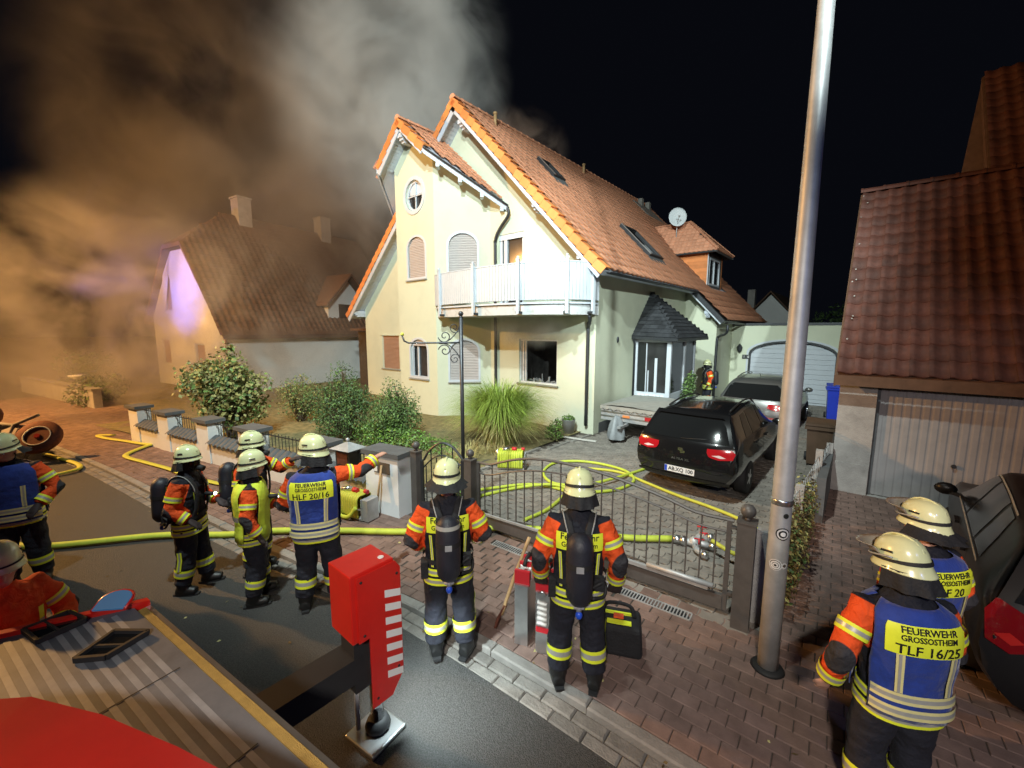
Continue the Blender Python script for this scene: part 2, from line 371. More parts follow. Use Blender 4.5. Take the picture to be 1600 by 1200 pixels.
def pieces(kind_name, mats, placements, parent, protos, keep=300, center=None, rest_name=None):
    """placements: list of (proto_index, Matrix). The `keep` nearest to the camera become objects, the rest one stuff mesh."""
    ms = [p.mesh(kind_name, mats) for p in protos]
    pl = sorted(placements, key=lambda q: (q[1].translation - CAMP).length)
    inv = parent.matrix_world.inverted() if parent is not None else Matrix()
    for pi, M in pl[:keep]:
        o = link(kind_name, ms[pi], parent); o.matrix_local = M
    rest = pl[keep:]
    if rest:
        vs = []; fs = []; sms = []; mis = []; off = 0
        arr = [np.array(p.v) for p in protos]
        for pi, M in rest:
            a = arr[pi]; Mn = np.array(M); vs.append(a @ Mn[:3, :3].T + Mn[:3, 3])
            fs += [tuple(off + i for i in f) for f in protos[pi].f]; mis += protos[pi].m; sms += protos[pi].sm; off += len(a)
        mb = MB(); mb.v = [tuple(r) for r in np.concatenate(vs)]; mb.f = fs; mb.m = mis; mb.sm = sms
        o = mb.build(rest_name or (kind_name + '_field'), mats, parent, fix=False); o['kind'] = 'stuff'
# ================================================================== ground, road, pavements
g = MB(); g.quad((-250, -250, -0.16), (250, -250, -0.16), (250, 250, -0.16), (-250, 250, -0.16))
struct(g.build('ground', 'soil'))
KP = smooth_path([(30, -6.6, 0), (16, -7.2, 0), (9, -7.47, 0), (5.2, -7.62, 0), (3.5, -7.70, 0), (1.8, -7.88, 0), (0, -8.3, 0), (-3, -8.82, 0), (-7.2, -9.5, 0), (-12, -10.5, 0), (-20, -12.6, 0), (-45, -20, 0)], 10)
KS = [0.0]
for i in range(1, len(KP)): KS.append(KS[-1] + (KP[i] - KP[i - 1]).length)
def kerb(t):            # point on the kerb line at arc length t, tangent (towards -x), normal (towards the house)
    i = max(0, min(len(KP) - 2, int(np.searchsorted(KS, t)) - 1))
    a, b = KP[i], KP[i + 1]; d = (b - a).normalized(); p = a + d * (t - KS[i])
    return p, d, Vector((d.y, -d.x, 0))
T0 = min(range(len(KP)), key=lambda i: abs(KP[i].x - 9.0)); T0 = KS[T0]
def tx(x): return KS[min(range(len(KP)), key=lambda i: abs(KP[i].x - x))]
road = MB(); n = len(KP)
vs = [(p.x, p.y, -0.05) for p in KP]; 
off = []
for i, p in enumerate(KP):
    q, d, nn = kerb(min(KS[i] + 1e-4, KS[-1] - 1e-3)); off.append(q - nn * 0.34)
V = [(q.x, q.y, -0.055) for q in off] + [(q.x, q.y - 1.5, -0.045) for q in off] + [(q.x, q.y - 40, -0.05) for q in off]
road.add(V, [(i, i + 1, n + i + 1, n + i) for i in range(n - 1)] + [(n + i, n + i + 1, 2 * n + i + 1, 2 * n + i) for i in range(n - 1)])
struct(road.build('road', 'asphalt'))

# bed under the paving (dark joints)
bed = MB()
vb = [(p.x, p.y, -0.013) for p in KP] + [(p.x, p.y + 26, -0.013) for p in KP]
bed.add(vb, [(i, i + 1, n + i + 1, n + i) for i in range(n - 1)])
pav = struct(bed.build('pavement', 'joint'))
gb = MB(); vb = [(q.x, q.y, -0.066) for q in off] + [(p.x, p.y, -0.066) for p in KP]
gb.add(vb, [(i, i + 1, n + i + 1, n + i) for i in range(n - 1)])
gut = struct(gb.build('gutter', 'joint'))

def stone(lx, ly, h, bev=0.008):
    m = MB(); x, y = lx / 2, ly / 2; b = bev
    P = [(-x, -y, -h), (x, -y, -h), (x, y, -h), (-x, y, -h), (-x, -y, -b), (x, -y, -b), (x, y, -b), (-x, y, -b), (-x + b, -y + b, 0), (x - b, -y + b, 0), (x - b, y - b, 0), (-x + b, y - b, 0)]
    return m.add(P, [(0, 1, 5, 4), (1, 2, 6, 5), (2, 3, 7, 6), (3, 0, 4, 7), (4, 5, 9, 8), (5, 6, 10, 9), (6, 7, 11, 10), (7, 4, 8, 11), (8, 9, 10, 11)])
def frame_at(p, d, z, jx=0.0, tilt=0.004):
    a = math.atan2(d.y, d.x) + random.uniform(-jx, jx)
    return Matrix.Translation((p.x, p.y, z)) @ Matrix.Rotation(a, 4, 'Z') @ Matrix.Rotation(random.uniform(-tilt, tilt), 4, 'X') @ Matrix.Rotation(random.uniform(-tilt, tilt), 4, 'Y')
# kerb stones
pl = []; t = tx(13)
while t < tx(-30):
    p, d, nn = kerb(t + 0.5); pl.append((0, frame_at(p - nn * 0.0 + nn * 0.0 - nn * 0.05, d, 0.006 + random.uniform(-.003, .003), 0.002))); t += 1.0
pieces('kerb_stone', ['kerb'], pl, pav, [stone(0.988, 0.115, 0.12, 0.014)])
# gutter stones, two rows
pl = []
for row, o in ((0, 0.172), (1, 0.292)):
    t = tx(13) + row * 0.14
    while t < tx(-26):
        p, d, nn = kerb(t); pl.append((0, frame_at(p - nn * o, d, -0.042 - 0.006 * row + random.uniform(-.004, .004), 0.01, 0.012))); t += 0.288
pieces('gutter_stone', ['cobble'], pl, gut, [stone(0.278, 0.112, 0.06, 0.012)])
# pavement pavers follow the kerb
def wall_line(x):        # y of garden wall / gate foot
    if x > 1.3: return -6.13 + (x - 1.45) * 0.08 + 0.02
    return -6.58 + (x - 0.27) * (1.98 / 9.47)
pl = []; LX, LY = 0.204, 0.132; row = 0
nrow = 58
for row in range(nrow):
    t = tx(12.6) + (row % 2) * LX * 0.5
    while t < tx(-22):
        p, d, nn = kerb(t); q = p + nn * (0.012 + LY * (row + 0.5))
        lim = wall_line(q.x) - 0.05
        if q.x > 5.25: lim = -0.75
        if q.x < -9.5: lim = wall_line(-9.5) + 0.6
        if q.y < lim: pl.append((0, frame_at(q, d, random.uniform(-.003, .002), 0.006, 0.008)))
        t += LX
pieces('paver', ['paver_red'], pl, pav, [stone(LX - 0.006, LY - 0.006, 0.04, 0.005)], keep=300)

# driveway: wavy interlocking pavers
dm = MB(); dm.quad((-0.32, -6.15, -0.012), (5.22, -6.05, -0.012), (5.22, 9.9, -0.012), (-0.32, 9.9, -0.012))
drv = struct(dm.build('driveway', 'joint'))
def wavy(lx, ly, h):
    m = MB(); x, y = lx / 2, ly / 2; k = 0.022
    top = [(-x, -y), (-x / 2, -y - k), (0, -y), (x / 2, -y + k), (x, -y), (x + k * .6, 0), (x, y), (x / 2, y + k), (0, y), (-x / 2, y - k), (-x, y), (-x + k * .6, 0)]
    n = len(top)
    P = [(a * .965, b * .95, 0) for a, b in top] + [(a, b, -0.006) for a, b in top] + [(a, b, -h) for a, b in top]
    F = [tuple(range(n))]
    F += [(i, n + i, n + (i + 1) % n, (i + 1) % n) for i in range(n)] + [(n + i, 2 * n + i, 2 * n + (i + 1) % n, n + (i + 1) % n) for i in range(n)]
    return m.add(P, F)
pl = []; lx, ly = 0.236, 0.148
j = 0; y = -5.98
while y < 9.8:
    x = -0.2 + (j % 2) * lx / 2
    while x < 5.15:
        if (x > 0.06 or y < -0.35):
            pl.append((0, Matrix.Translation((x, y + x * 0.0, random.uniform(-.003, .002))) @ Matrix.Rotation(random.uniform(-.008, .008), 4, 'X') @ Matrix.Rotation(random.uniform(-.008, .008), 4, 'Y')))
        x += lx
    y += ly; j += 1
pieces('paver', ['paver_grey'], pl, drv, [wavy(lx - 0.008, ly - 0.008, 0.03)], keep=300)
# border stones between drive and bed
pl = []
for k in range(6): pl.append((0, Matrix.Translation((-0.34 + (0.3 * (k / 5.0) if k > 3 else 0), -5.6 + k * 1.0, 0.035))))
pieces('border_stone', ['kerb'], pl, drv, [stone(0.09, 0.97, 0.1, 0.012)])

# front garden
gm = MB(); nx, ny = 40, 24; V = []
for j in range(ny + 1):
    for i in range(nx + 1):
        x = -12.6 + 12.2 * i / nx; y0 = wall_line(x) + 0.12; y1 = 1.5 if x < -11.9 else 0.02
        y = y0 + (y1 - y0) * j / ny
        V.append((x, y, 0.02 + 0.05 * math.sin(x * 1.7) * math.sin(y * 1.3) * 0.5 + random.uniform(-.012, .012)))
gm.add(V, [(j * (nx + 1) + i, j * (nx + 1) + i + 1, (j + 1) * (nx + 1) + i + 1, (j + 1) * (nx + 1) + i) for j in range(ny) for i in range(nx)], 0, True)
gm.add([(-30, -10.5, -0.01), (-12.6, -9.1, -0.01), (-12.6, 12, -0.01), (-30, 12, -0.01)], [(0, 1, 2, 3)])
struct(gm.build('garden_bed', 'dry_lawn'))

# channel drain in front of the gate
def drain():
    A, B = Vector((1.97, -6.34, 0)), Vector((4.60, -6.13, 0))
    dr = thing('channel_drain', 'steel slotted channel drain set in red paving before the gate', 'drain', A)
    d = (B - A).normalized(); nn = Vector((-d.y, d.x, 0)); L = (B - A).length
    m = MB(); m.bar(d * 0 + Vector((0, 0, -.006)), d * L + Vector((0, 0, -.006)), 0.13, 0.012); m.build('trough', 'rubber', dr)
    m = MB()
    for s in (-1, 1): m.bar(nn * (s * 0.062) + Vector((0, 0, .004)), d * L + nn * (s * 0.062) + Vector((0, 0, .004)), 0.012, 0.014)
    m.build('frame', 'galv', dr)
    me = None; k = 0; x = 0.02
    while x < L:
        a = d * x; 
        if me is None:
            mm = MB(); mm.bar(nn * -0.056 + Vector((0, 0, .005)), nn * 0.056 + Vector((0, 0, .005)), 0.013, 0.01); me = mm.mesh('grating_bar', ['galv'])
        o = link('grating_bar', me, dr); o.location = a; x += 0.034
drain()
# ================================================================== the house
def arch_pts(cx, z0, z1, wd, n=10, rise=None):     # window outline with round head, counter-clockwise
    r = wd / 2; rise = r if rise is None else rise
    P = [(cx - r, z0), (cx + r, z0)]
    for i in range(n + 1):
        a = math.pi * i / n; P.append((cx + r * math.cos(a), z1 - rise + rise * math.sin(a)))
    return P
def oval_pts(cx, cz, rx, rz, n=20): return [(cx + rx * math.cos(2 * math.pi * i / n), cz + rz * math.sin(2 * math.pi * i / n)) for i in range(n)]
def rect_pts(x0, x1, z0, z1): return [(x0, z0), (x1, z0), (x1, z1), (x0, z1)]
def holed(outline, holes, fmap, inward, depth, name, mats, parent, thick=0.3):
    """flat wall with openings; fmap((a,z)) -> point on the outer face; inward = unit vector into the house"""
    bm = bmesh.new(); E = []
    for loop in [outline] + holes:
        vs = [bm.verts.new(fmap(p)) for p in loop]
        for i in range(len(vs)): E.append(bm.edges.new((vs[i], vs[(i + 1) % len(vs)])))
    bmesh.ops.triangle_fill(bm, use_beauty=True, use_dissolve=False, edges=E)
    iw = Vector(inward)
    # drop triangles that fell inside a hole
    def inside(p, poly):
        c = False; j = len(poly) - 1
        for i in range(len(poly)):
            if (poly[i][1] > p[1]) != (poly[j][1] > p[1]) and p[0] < (poly[j][0] - poly[i][0]) * (p[1] - poly[i][1]) / (poly[j][1] - poly[i][1]) + poly[i][0]: c = not c
            j = i
        return c
    o0 = Vector(fmap((0, 0))); ax = (Vector(fmap((1, 0))) - o0)
    for f in list(bm.faces):
        c = f.calc_center_median(); a = (c - o0).dot(ax) / ax.length_squared; zz = c.z
        if any(inside((a, zz), h) for h in holes): bm.faces.remove(f)
    for f in bm.faces:
        f.normal_update()
        if f.normal.dot(iw) > 0: f.normal_flip()
    for h in holes:
        vs = [Vector(fmap(p)) for p in h]
        for i in range(len(vs)):
            a, b = vs[i], vs[(i + 1) % len(vs)]
            bm.faces.new([bm.verts.new(x) for x in (b, a, a + iw * depth, b + iw * depth)])
    for i in range(len(outline)):
        a, b = Vector(fmap(outline[i])), Vector(fmap(outline[(i + 1) % len(outline)]))
        bm.faces.new([bm.verts.new(x) for x in (a, b, b + iw * thick, a + iw * thick)])
    me = bpy.data.meshes.new(name); bm.to_mesh(me); bm.free()
    for m in ([mats] if isinstance(mats, str) else mats): me.materials.append(MATS[m])
    return link(name, me, parent)
def ring_frame(loop, fmap, inward, wd, d0, d1, name, m, parent):
    """frame that follows an outline: offset inwards by wd, from depth d0 to d1"""
    cx = sum(p[0] for p in loop) / len(loop); cz = (min(p[1] for p in loop) + max(p[1] for p in loop)) / 2
    hx = max(abs(p[0] - cx) for p in loop); hz = max(abs(p[1] - cz) for p in loop)
    inn = [(cx + (p[0] - cx) * (1 - wd / hx), cz + (p[1] - cz) * (1 - wd / hz)) for p in loop]
    mb = MB(); n = len(loop); iw = Vector(inward)
    A = [Vector(fmap(p)) for p in loop]; B = [Vector(fmap(p)) for p in inn]
    V = [p + iw * d0 for p in A] + [p + iw * d0 for p in B] + [p + iw * d1 for p in A] + [p + iw * d1 for p in B]
    F = []
    for i in range(n):
        j = (i + 1) % n; F += [(i, j, n + j, n + i), (n + i, n + j, 3 * n + j, 3 * n + i), (2 * n + j, 2 * n + i, 3 * n + i, 3 * n + j), (j, i, 2 * n + i, 2 * n + j)]
    mb.add(V, F); return mb.build(name, m, parent), inn
def pane(loop, fmap, inward, d, name, m, parent, thick=0.012):
    mb = MB(); iw = Vector(inward); mb.slab([Vector(fmap(p)) + iw * d for p in loop], iw * thick)
    return mb.build(name, m, parent)
def slats(loop, fmap, inward, d, name, m, parent, pitch=0.055):
    """roller shutter: convex slats clipped to the outline"""
    z0 = min(p[1] for p in loop); z1 = max(p[1] for p in loop); mb = MB(); iw = Vector(inward)
    def span(z):
        xs = []
        for i in range(len(loop)):
            a, b = loop[i], loop[(i + 1) % len(loop)]
            if (a[1] - z) * (b[1] - z) < 0: xs.append(a[0] + (b[0] - a[0]) * (z - a[1]) / (b[1] - a[1]))
        return (min(xs), max(xs)) if len(xs) >= 2 else None
    z = z0
    while z < z1 - 0.01:
        s = span(min(z + pitch * 0.5, z1 - 0.004))
        if s:
            prof = [(z + 0.004, 0.012), (z + pitch * .3, 0.0), (z + pitch * .75, 0.001), (z + pitch - 0.003, 0.012)]
            for q in range(3):
                (za, da), (zb, db) = prof[q], prof[q + 1]; za, zb = min(za, z1), min(zb, z1)
                mb.add([Vector(fmap((s[0], za))) + iw * (d + da), Vector(fmap((s[1], za))) + iw * (d + da), Vector(fmap((s[1], zb))) + iw * (d + db), Vector(fmap((s[0], zb))) + iw * (d + db)], [(0, 1, 2, 3)])
        z += pitch
    cx0, cx1 = min(p[0] for p in loop), max(p[0] for p in loop)
    mb.slab([Vector(fmap(p)) + iw * (d + 0.02) for p in loop], iw * 0.006)
    return mb.build(name, m, parent, fix=False)
def sill(x0, x1, z, fmap, inward, parent, m='strap_grey', out=0.07, th=0.04):
    iw = Vector(inward); mb = MB()
    a, b = Vector(fmap((x0 - .06, z - th))), Vector(fmap((x1 + .06, z - th)))
    mb.slab([a - iw * out, b - iw * out, b + iw * 0.08, a + iw * 0.08], (0, 0, th - 0.002)); return mb.build('sill', m, parent)

H = thing('house', 'pale yellow two-storey gabled house with red tiled roof and white balcony', 'house')
# --- roof planes
RX, RZ = -5.08, 10.42
kR, kL = 1.048, 0.906
def zr(x): return 4.53 - (x - 0.54) * kR
def zl(x): return RZ - (RX - x) * kL
TH = 0.24
fg = lambda p: (p[0], 0.0, p[1])       # gable wall map
IN = (0, 1, 0)
W_burn = rect_pts(-2.76, -1.28, 1.30, 2.70)
W_door = rect_pts(-3.62, -2.58, 3.72, 6.03)
W_left = rect_pts(-10.63, -9.37, 1.30, 2.74)
gout = [(-11.95, -0.02), (0, -0.02), (0, zr(0) - TH), (RX, RZ - TH), (-11.95, zl(-11.95) - TH)]
holed(gout, [W_burn, W_door, W_left], fg, IN, 0.24, 'gable_wall', 'render_sooted', H, 0.3)
# side wall, with porch door behind glass
fs = lambda p: (0.0, p[0], p[1])
m = MB(); m.bb((-0.3, 0.301, 0.30), (0, 15.2, zr(0) - TH - 0.02)); m.build('side_wall', 'render_yellow', H)
m = MB(); m.bb((-11.95, 0.301, 0), (-11.65, 15.2, zl(-11.95) - TH - .02)); m.build('rear_wall', 'render_yellow', H)
m = MB(); m.bb((-11.6, 15.0, 0), (-0.31, 15.25, 4.0)); m.slab([(-11.6, 15.0, 4.0), (-0.31, 15.0, 4.0), (RX, 15.0, RZ - TH - .05)], (0, 0.25, 0)); m.build('back_gable_wall', 'render_yellow', H)
m = MB(); m.bb((-0.3, 0.302, -0.05), (0.012, 15.2, 0.299)); m.build('plinth', 'plinth_grey', H)
# pale corner strip at the gable corner (render bead)
m = MB(); m.bb((-0.11, -0.012, 0.0), (0.006, 0.296, zr(0) - TH - .02)); m.build('corner_strip', 'render_yellow', H)

# burnt window: white frame remains, dark room behind
def room(x0, x1, z0, z1, dep, parent, m='soot', y0=0.245):
    mb = MB()
    mb.quad((x0 - .3, y0 + dep, z0 - .3), (x1 + .3, y0 + dep, z0 - .3), (x1 + .3, y0 + dep, z1 + .2), (x0 - .3, y0 + dep, z1 + .2))
    mb.quad((x0 - .3, y0, z0 - .3), (x1 + .3, y0, z0 - .3), (x1 + .3, y0 + dep, z0 - .3), (x0 - .3, y0 + dep, z0 - .3))
    mb.quad((x0 - .3, y0, z1 + .2), (x0 - .3, y0 + dep, z1 + .2), (x1 + .3, y0 + dep, z1 + .2), (x1 + .3, y0, z1 + .2))
    mb.quad((x0 - .3, y0, z0 - .3), (x0 - .3, y0 + dep, z0 - .3), (x0 - .3, y0 + dep, z1 + .2), (x0 - .3, y0, z1 + .2))
    mb.quad((x1 + .3, y0, z0 - .3), (x1 + .3, y0, z1 + .2), (x1 + .3, y0 + dep, z1 + .2), (x1 + .3, y0 + dep, z0 - .3))
    return mb.build('room', m, parent, fix=False)
wb = link('window', None, H); wb['label'] = 'burnt-out window with sooty dark room behind'
ring_frame(W_burn, fg, IN, 0.05, 0.05, 0.12, 'frame', 'white_sooty', wb)
room(-2.76, -1.28, 1.30, 2.70, 1.6, wb)
m = MB(); m.bb((-2.56, 0.07, 1.36), (-2.52, 0.12, 2.64)); m.bb((-2.68, 0.08, 1.34), (-2.62, 0.13, 2.66)); m.build('casement', 'white_sooty', wb)
sill(-2.76, -1.28, 1.30, fg, IN, wb, 'kerb')
m = MB()
for k in range(14):
    a = Vector((random.uniform(-2.5, -1.4), random.uniform(0.15, 0.6), 1.3)); b = a + Vector((random.uniform(-.4, .4), random.uniform(-.05, .2), random.uniform(0.02, 0.28)))
    m.bar(a, b, 0.03, 0.05)
m.build('charred_debris', 'curtain', wb)
# balcony door
wd_ = link('balcony_door', None, H)
ring_frame(W_door, fg, IN, 0.10, 0.05, 0.13, 'frame', 'white_paint', wd_); pane(rect_pts(-3.52, -2.66, 3.8, 5.95), fg, IN, 0.10, 'glass', 'glass_room', wd_)
m = MB(); m.bb((-3.62, 0.02, 5.86), (-2.58, 0.05, 6.02)); m.bb((-3.42, 0.03, 3.73), (-3.30, 0.13, 5.86)); m.build('shutter_box', 'white_paint', wd_)
# left window with brown shutter
wl_ = link('window', None, H)
slats(W_left, fg, IN, 0.06, 'roller_shutter', 'shutter_brown', wl_); sill(-10.63, -9.37, 1.30, fg, IN, wl_)
m = MB(); m.bb((-10.75, -0.03, 2.745), (-9.3, 0.02, 2.80)); m.build('lintel', 'render_yellow', wl_)

# --- bay: three faces
BY, BX0, BX1 = -1.3, -7.4, -5.3
brx, brz, bk = -6.35, 9.74, 0.90
def zb(x): return brz - abs(x - brx) * bk - 0.20
f1 = lambda p: (p[0], BY, p[1])
O1 = oval_pts(-6.31, 7.50, 0.48, 0.50); A1 = arch_pts(-6.29, 4.72, 6.17, 1.0, rise=0.42); A2 = arch_pts(-6.30, 1.27, 2.68, 1.0, rise=0.42)
holed([(BX0, -.02), (BX1, -.02), (BX1, zb(BX1)), (brx, zb(brx)), (BX0, zb(BX0))], [O1, A1, A2], f1, IN, 0.2, 'bay_front_wall', 'render_yellow', H, 0.25)
s2 = math.sqrt(0.5); f2 = lambda p: (BX1 + p[0] * s2, BY + p[0] * s2, p[1]); IN2 = (-s2, s2, 0); L2 = 1.3 / s2
B1 = arch_pts(0.925, 4.45, 6.17, 0.98, rise=0.44); B2 = arch_pts(0.92, 1.22, 2.66, 1.0, rise=0.44)
holed([(0, -.02), (L2, -.02), (L2, zb(-4.0)), (0, zb(BX1))], [B1, B2], f2, IN2, 0.2, 'bay_side_wall', 'render_yellow', H, 0.05)
m = MB(); m.slab([(BX0, BY, -.02), (BX0 - 1.3, 0, -.02), (BX0 - 1.3, 0, zb(BX0 - 1.3)), (BX0, BY, zb(BX0))], (0.17, 0.17, 0)); m.build('bay_side_wall', 'render_yellow', H)
wn = link('round_window', None, H)
ring_frame(oval_pts(-6.31, 7.50, 0.60, 0.62), f1, IN, 0.12, -0.03, 0.02, 'surround', 'white_paint', wn)
ring_frame(O1, f1, IN, 0.07, 0.06, 0.12, 'frame', 'white_paint', wn); pane(oval_pts(-6.31, 7.50, .46, .48), f1, IN, 0.11, 'glass', 'glass_room', wn)
m = MB(); m.bb((-6.325, BY + .05, 7.04), (-6.295, BY + .10, 7.96)); m.bb((-6.77, BY + .05, 7.485), (-5.85, BY + .10, 7.515)); m.build('glazing_bar', 'white_paint', wn)
m = MB()
for k in range(9):
    x = -6.66 + k * 0.085; m.slab([(x, BY + .108, 7.58), (x + .05, BY + .10, 7.52), (x + .085, BY + .108, 7.58), (x + .085, BY + .108, 7.9), (x, BY + .108, 7.9)], (0, .004, 0))
m.build('lace_curtain', 'white_paint', wn)
for nm, loop, f, iw, mt, sx in (('arched_window', A1, f1, IN, 'shutter', (-6.79, -5.79, 4.72)), ('arched_window', B1, f2, IN2, 'shutter', (0.43, 1.42, 4.45)), ('arched_window', B2, f2, IN2, 'shutter', (0.42, 1.42, 1.22))):
    wa = link(nm, None, H)
    ring_frame([(p[0] + (p[0] - (sx[0] + sx[1]) / 2) * .10, p[1] + .05 if p[1] > sx[2] + .2 else p[1]) for p in loop], f, iw, 0.07, -0.015, 0.03, 'surround', 'white_paint', wa)
    slats(loop, f, iw, 0.05, 'roller_shutter', mt, wa); sill(sx[0], sx[1], sx[2], f, iw, wa)
wa = link('arched_window', None, H); wa['label'] = 'open arched window with rolled up shutter'
ring_frame([(p[0] + (p[0] + 6.3) * .10, p[1] + .05 if p[1] > 1.5 else p[1]) for p in A2], f1, IN, 0.07, -0.015, 0.03, 'surround', 'white_paint', wa)
ring_frame(A2, f1, IN, 0.08, 0.06, 0.13, 'frame', 'white_paint', wa); sill(-6.8, -5.8, 1.27, f1, IN, wa)
pane([(p[0], p[1]) for p in arch_pts(-6.3, 1.3, 2.64, 0.94, rise=.4)], f1, IN, 0.16, 'glass', 'glass_room', wa)
m = MB(); m.bb((-6.5, BY + .10, 1.3), (-6.44, BY + .15, 2.5)); m.build('mullion', 'white_paint', wa)
sl = [p for p in A2 if p[1] > 2.3]; slats(arch_pts(-6.3, 2.42, 2.68, 1.0, rise=.26), f1, IN, 0.05, 'roller_shutter', 'shutter', wa)

# --- roof slabs (underside boards) and tiles
def roof_slab(name, pts, th, m, parent, drop=0.03):
    a, b, c = Vector(pts[0]), Vector(pts[1]), Vector(pts[2]); nn = (b - a).cross(c - a).normalized()
    if nn.z < 0: nn = -nn
    mb = MB(); mb.slab([Vector(p) - nn * (drop) for p in pts], -nn * th); return mb.build(name, m, parent)
def tile_mesh(wd, ln, h=0.048, lip=0.042):
    m = MB(); T = [0, .16, .32, .55, .78, 1.0]; Hh = [0.8, 1.0, .75, .05, .02, .55]
    V = []
    for yy, zz in ((0, lip), (ln * 1.1, 0.004)):
        for t, q in zip(T, Hh): V.append(((t - .5) * wd * 1.02, yy, q * h + zz))
    for t, q in zip(T, Hh): V.append(((t - .5) * wd * 1.02, 0.004, q * h + lip - 0.046))
    F = [(i, i + 1, 7 + i, 6 + i) for i in range(5)] + [(12 + i, 13 + i, i + 1, i) for i in range(5)]
    return m.add(V, F, 0, True)
def in_poly(p, poly):
    c = False; j = len(poly) - 1
    for i in range(len(poly)):
        if (poly[i][1] > p[1]) != (poly[j][1] > p[1]) and p[0] < (poly[j][0] - poly[i][0]) * (p[1] - poly[i][1]) / (poly[j][1] - poly[i][1]) + poly[i][0]: c = not c
        j = i
    return c
def tile_place(org, ea, eb, poly, wd, ln, stag=0.0, holes=()):
    """tiles on the plane org + a*ea + b*eb (eb up the slope); poly in (a,b)"""
    org, ea, eb = Vector(org), Vector(ea).normalized(), Vector(eb).normalized(); nn = ea.cross(eb)
    a0, a1 = min(p[0] for p in poly), max(p[0] for p in poly); b0, b1 = min(p[1] for p in poly), max(p[1] for p in poly)
    out = []; r = 0; b = b0
    while b < b1 - 0.05:
        a = a0 + wd / 2 + (r % 2) * stag
        while a < a1:
            if in_poly((a, b + ln * .45), poly) and not any(in_poly((a, b + ln * .5), h) for h in holes):
                p = org + ea * a + eb * b + nn * random.uniform(-.002, .004)
                M = Matrix((ea, eb, nn)).transposed().to_4x4(); M.translation = p
                out.append((0, M @ Matrix.Rotation(random.uniform(-.01, .01), 4, 'Z')))
            a += wd
        b += ln; r += 1
    return out
MR = link('main_roof', None, H)
cR = math.hypot(1, kR)
roof_slab('underside', [(RX, -0.6, RZ), (0.54, -0.6, 4.53), (0.54, 15.4, 4.53), (RX, 15.4, RZ)], 0.16, 'soffit', MR)
roof_slab('underside', [(RX, -0.6, RZ), (-12.56, -0.6, 3.64), (-12.56, 15.4, 3.64), (RX, 15.4, RZ)], 0.16, 'soffit', MR, 0.032)
roof_slab('underside', [(0.545, 6.9, zr(0.545)), (1.66, 6.9, zr(1.66)), (1.66, 15.4, zr(1.66)), (0.545, 15.4, zr(0.545))], 0.14, 'dark_metal', MR)
SL = (0.54 - RX) * cR
eb = Vector((-1, 0, kR)).normalized()
sk1 = [(4.4, 1.3), (6.6, 1.3), (6.6, 2.7), (4.4, 2.7)]
tw, tl = 0.302, 0.345
hole_sky = [(4.45 + .6, 1.42), (5.75 + .6, 1.42), (5.75 + .6, 3.2), (4.45 + .6, 3.2)]
hole_sky2 = [(2.0 + .6, 5.0), (2.75 + .6, 5.0), (2.75 + .6, 6.15), (2.0 + .6, 6.15)]
hole_dorm = [(9.65 + .6, 0.45), (12.3 + .6, 0.45), (12.3 + .6, 3.0), (11.0 + .6, 4.6), (9.65 + .6, 3.0)]
pl = tile_place((0.54, -0.6, 4.53), (0, 1, 0), eb, [(0.30, 0), (16.0, 0), (16.0, SL - .05), (0.30, SL - .05)], tw, tl, 0, [hole_sky, hole_sky2, hole_dorm])
lw = (1.66 - .54) * cR
pl += tile_place((1.66, 6.9, zr(1.66)), (0, 1, 0), eb, [(0.1, 0), (8.5, 0), (8.5, lw), (0.1, lw)], tw, lw / 4)
pieces('roof_tile', ['tile_red'], pl, MR, [tile_mesh(tw, tl)], keep=300)
ebl = Vector((1, 0, kL)).normalized(); SLL = (RX + 12.56) * math.hypot(1, kL)
pl = tile_place((-12.56, 15.4, 3.64), (0, -1, 0), ebl, [(0, 0), (15.7, 0), (15.7, SLL - .05), (0, SLL - .05)], tw, tl)
pieces('roof_tile_left_slope', ['tile_red'], pl, MR, [tile_mesh(tw, tl)], keep=0, rest_name='left_slope_tiles')
# verge tiles and barge boards
def verge(a, b, n, mt, parent, outy=-1, wd=0.30, drop=0.225, name='verge_tile'):
    """a = eave end, b = ridge end, tile edge along the gable; outy: direction outwards (-1 towards the street)"""
    a, b = Vector(a), Vector(b); d = (b - a) / n; L = d.length; du = d.normalized(); oy = Vector((0, outy, 0))
    nn = du.cross(oy); 
    if nn.z < 0: nn = -nn
    me = None
    for k in range(n):
        if me is None:
            mb = MB(); h0, h1 = 0.075, 0.03
            P = []
            for s, h in ((0, h0), (L * .985, h1)):
                P += [du * s + nn * h - oy * wd, du * s + nn * h, du * s + nn * (h - drop), du * s + nn * (h - drop) - oy * 0.03, du * s + nn * (h - .035) - oy * 0.03, du * s + nn * (h - .035) - oy * wd]
            mb.add(P, [(0, 1, 7, 6), (1, 2, 8, 7), (2, 3, 9, 8), (3, 4, 10, 9), (4, 5, 11, 10), (5, 0, 6, 11), (5, 4, 1, 0), (4, 3, 2, 1), (6, 7, 10, 11), (7, 8, 9, 10)])
            ob = mb.build(name, mt, parent); me = ob.data; ob.location = a
        else:
            ob = link(name, me, parent); ob.location = a + d * k
verge((0.54, -0.62, 4.53), (RX, -0.62, RZ), 23, 'tile_orange', MR)
verge((-12.56, -0.62, 3.64), (RX, -0.62, RZ), 28, 'tile_orange', MR)
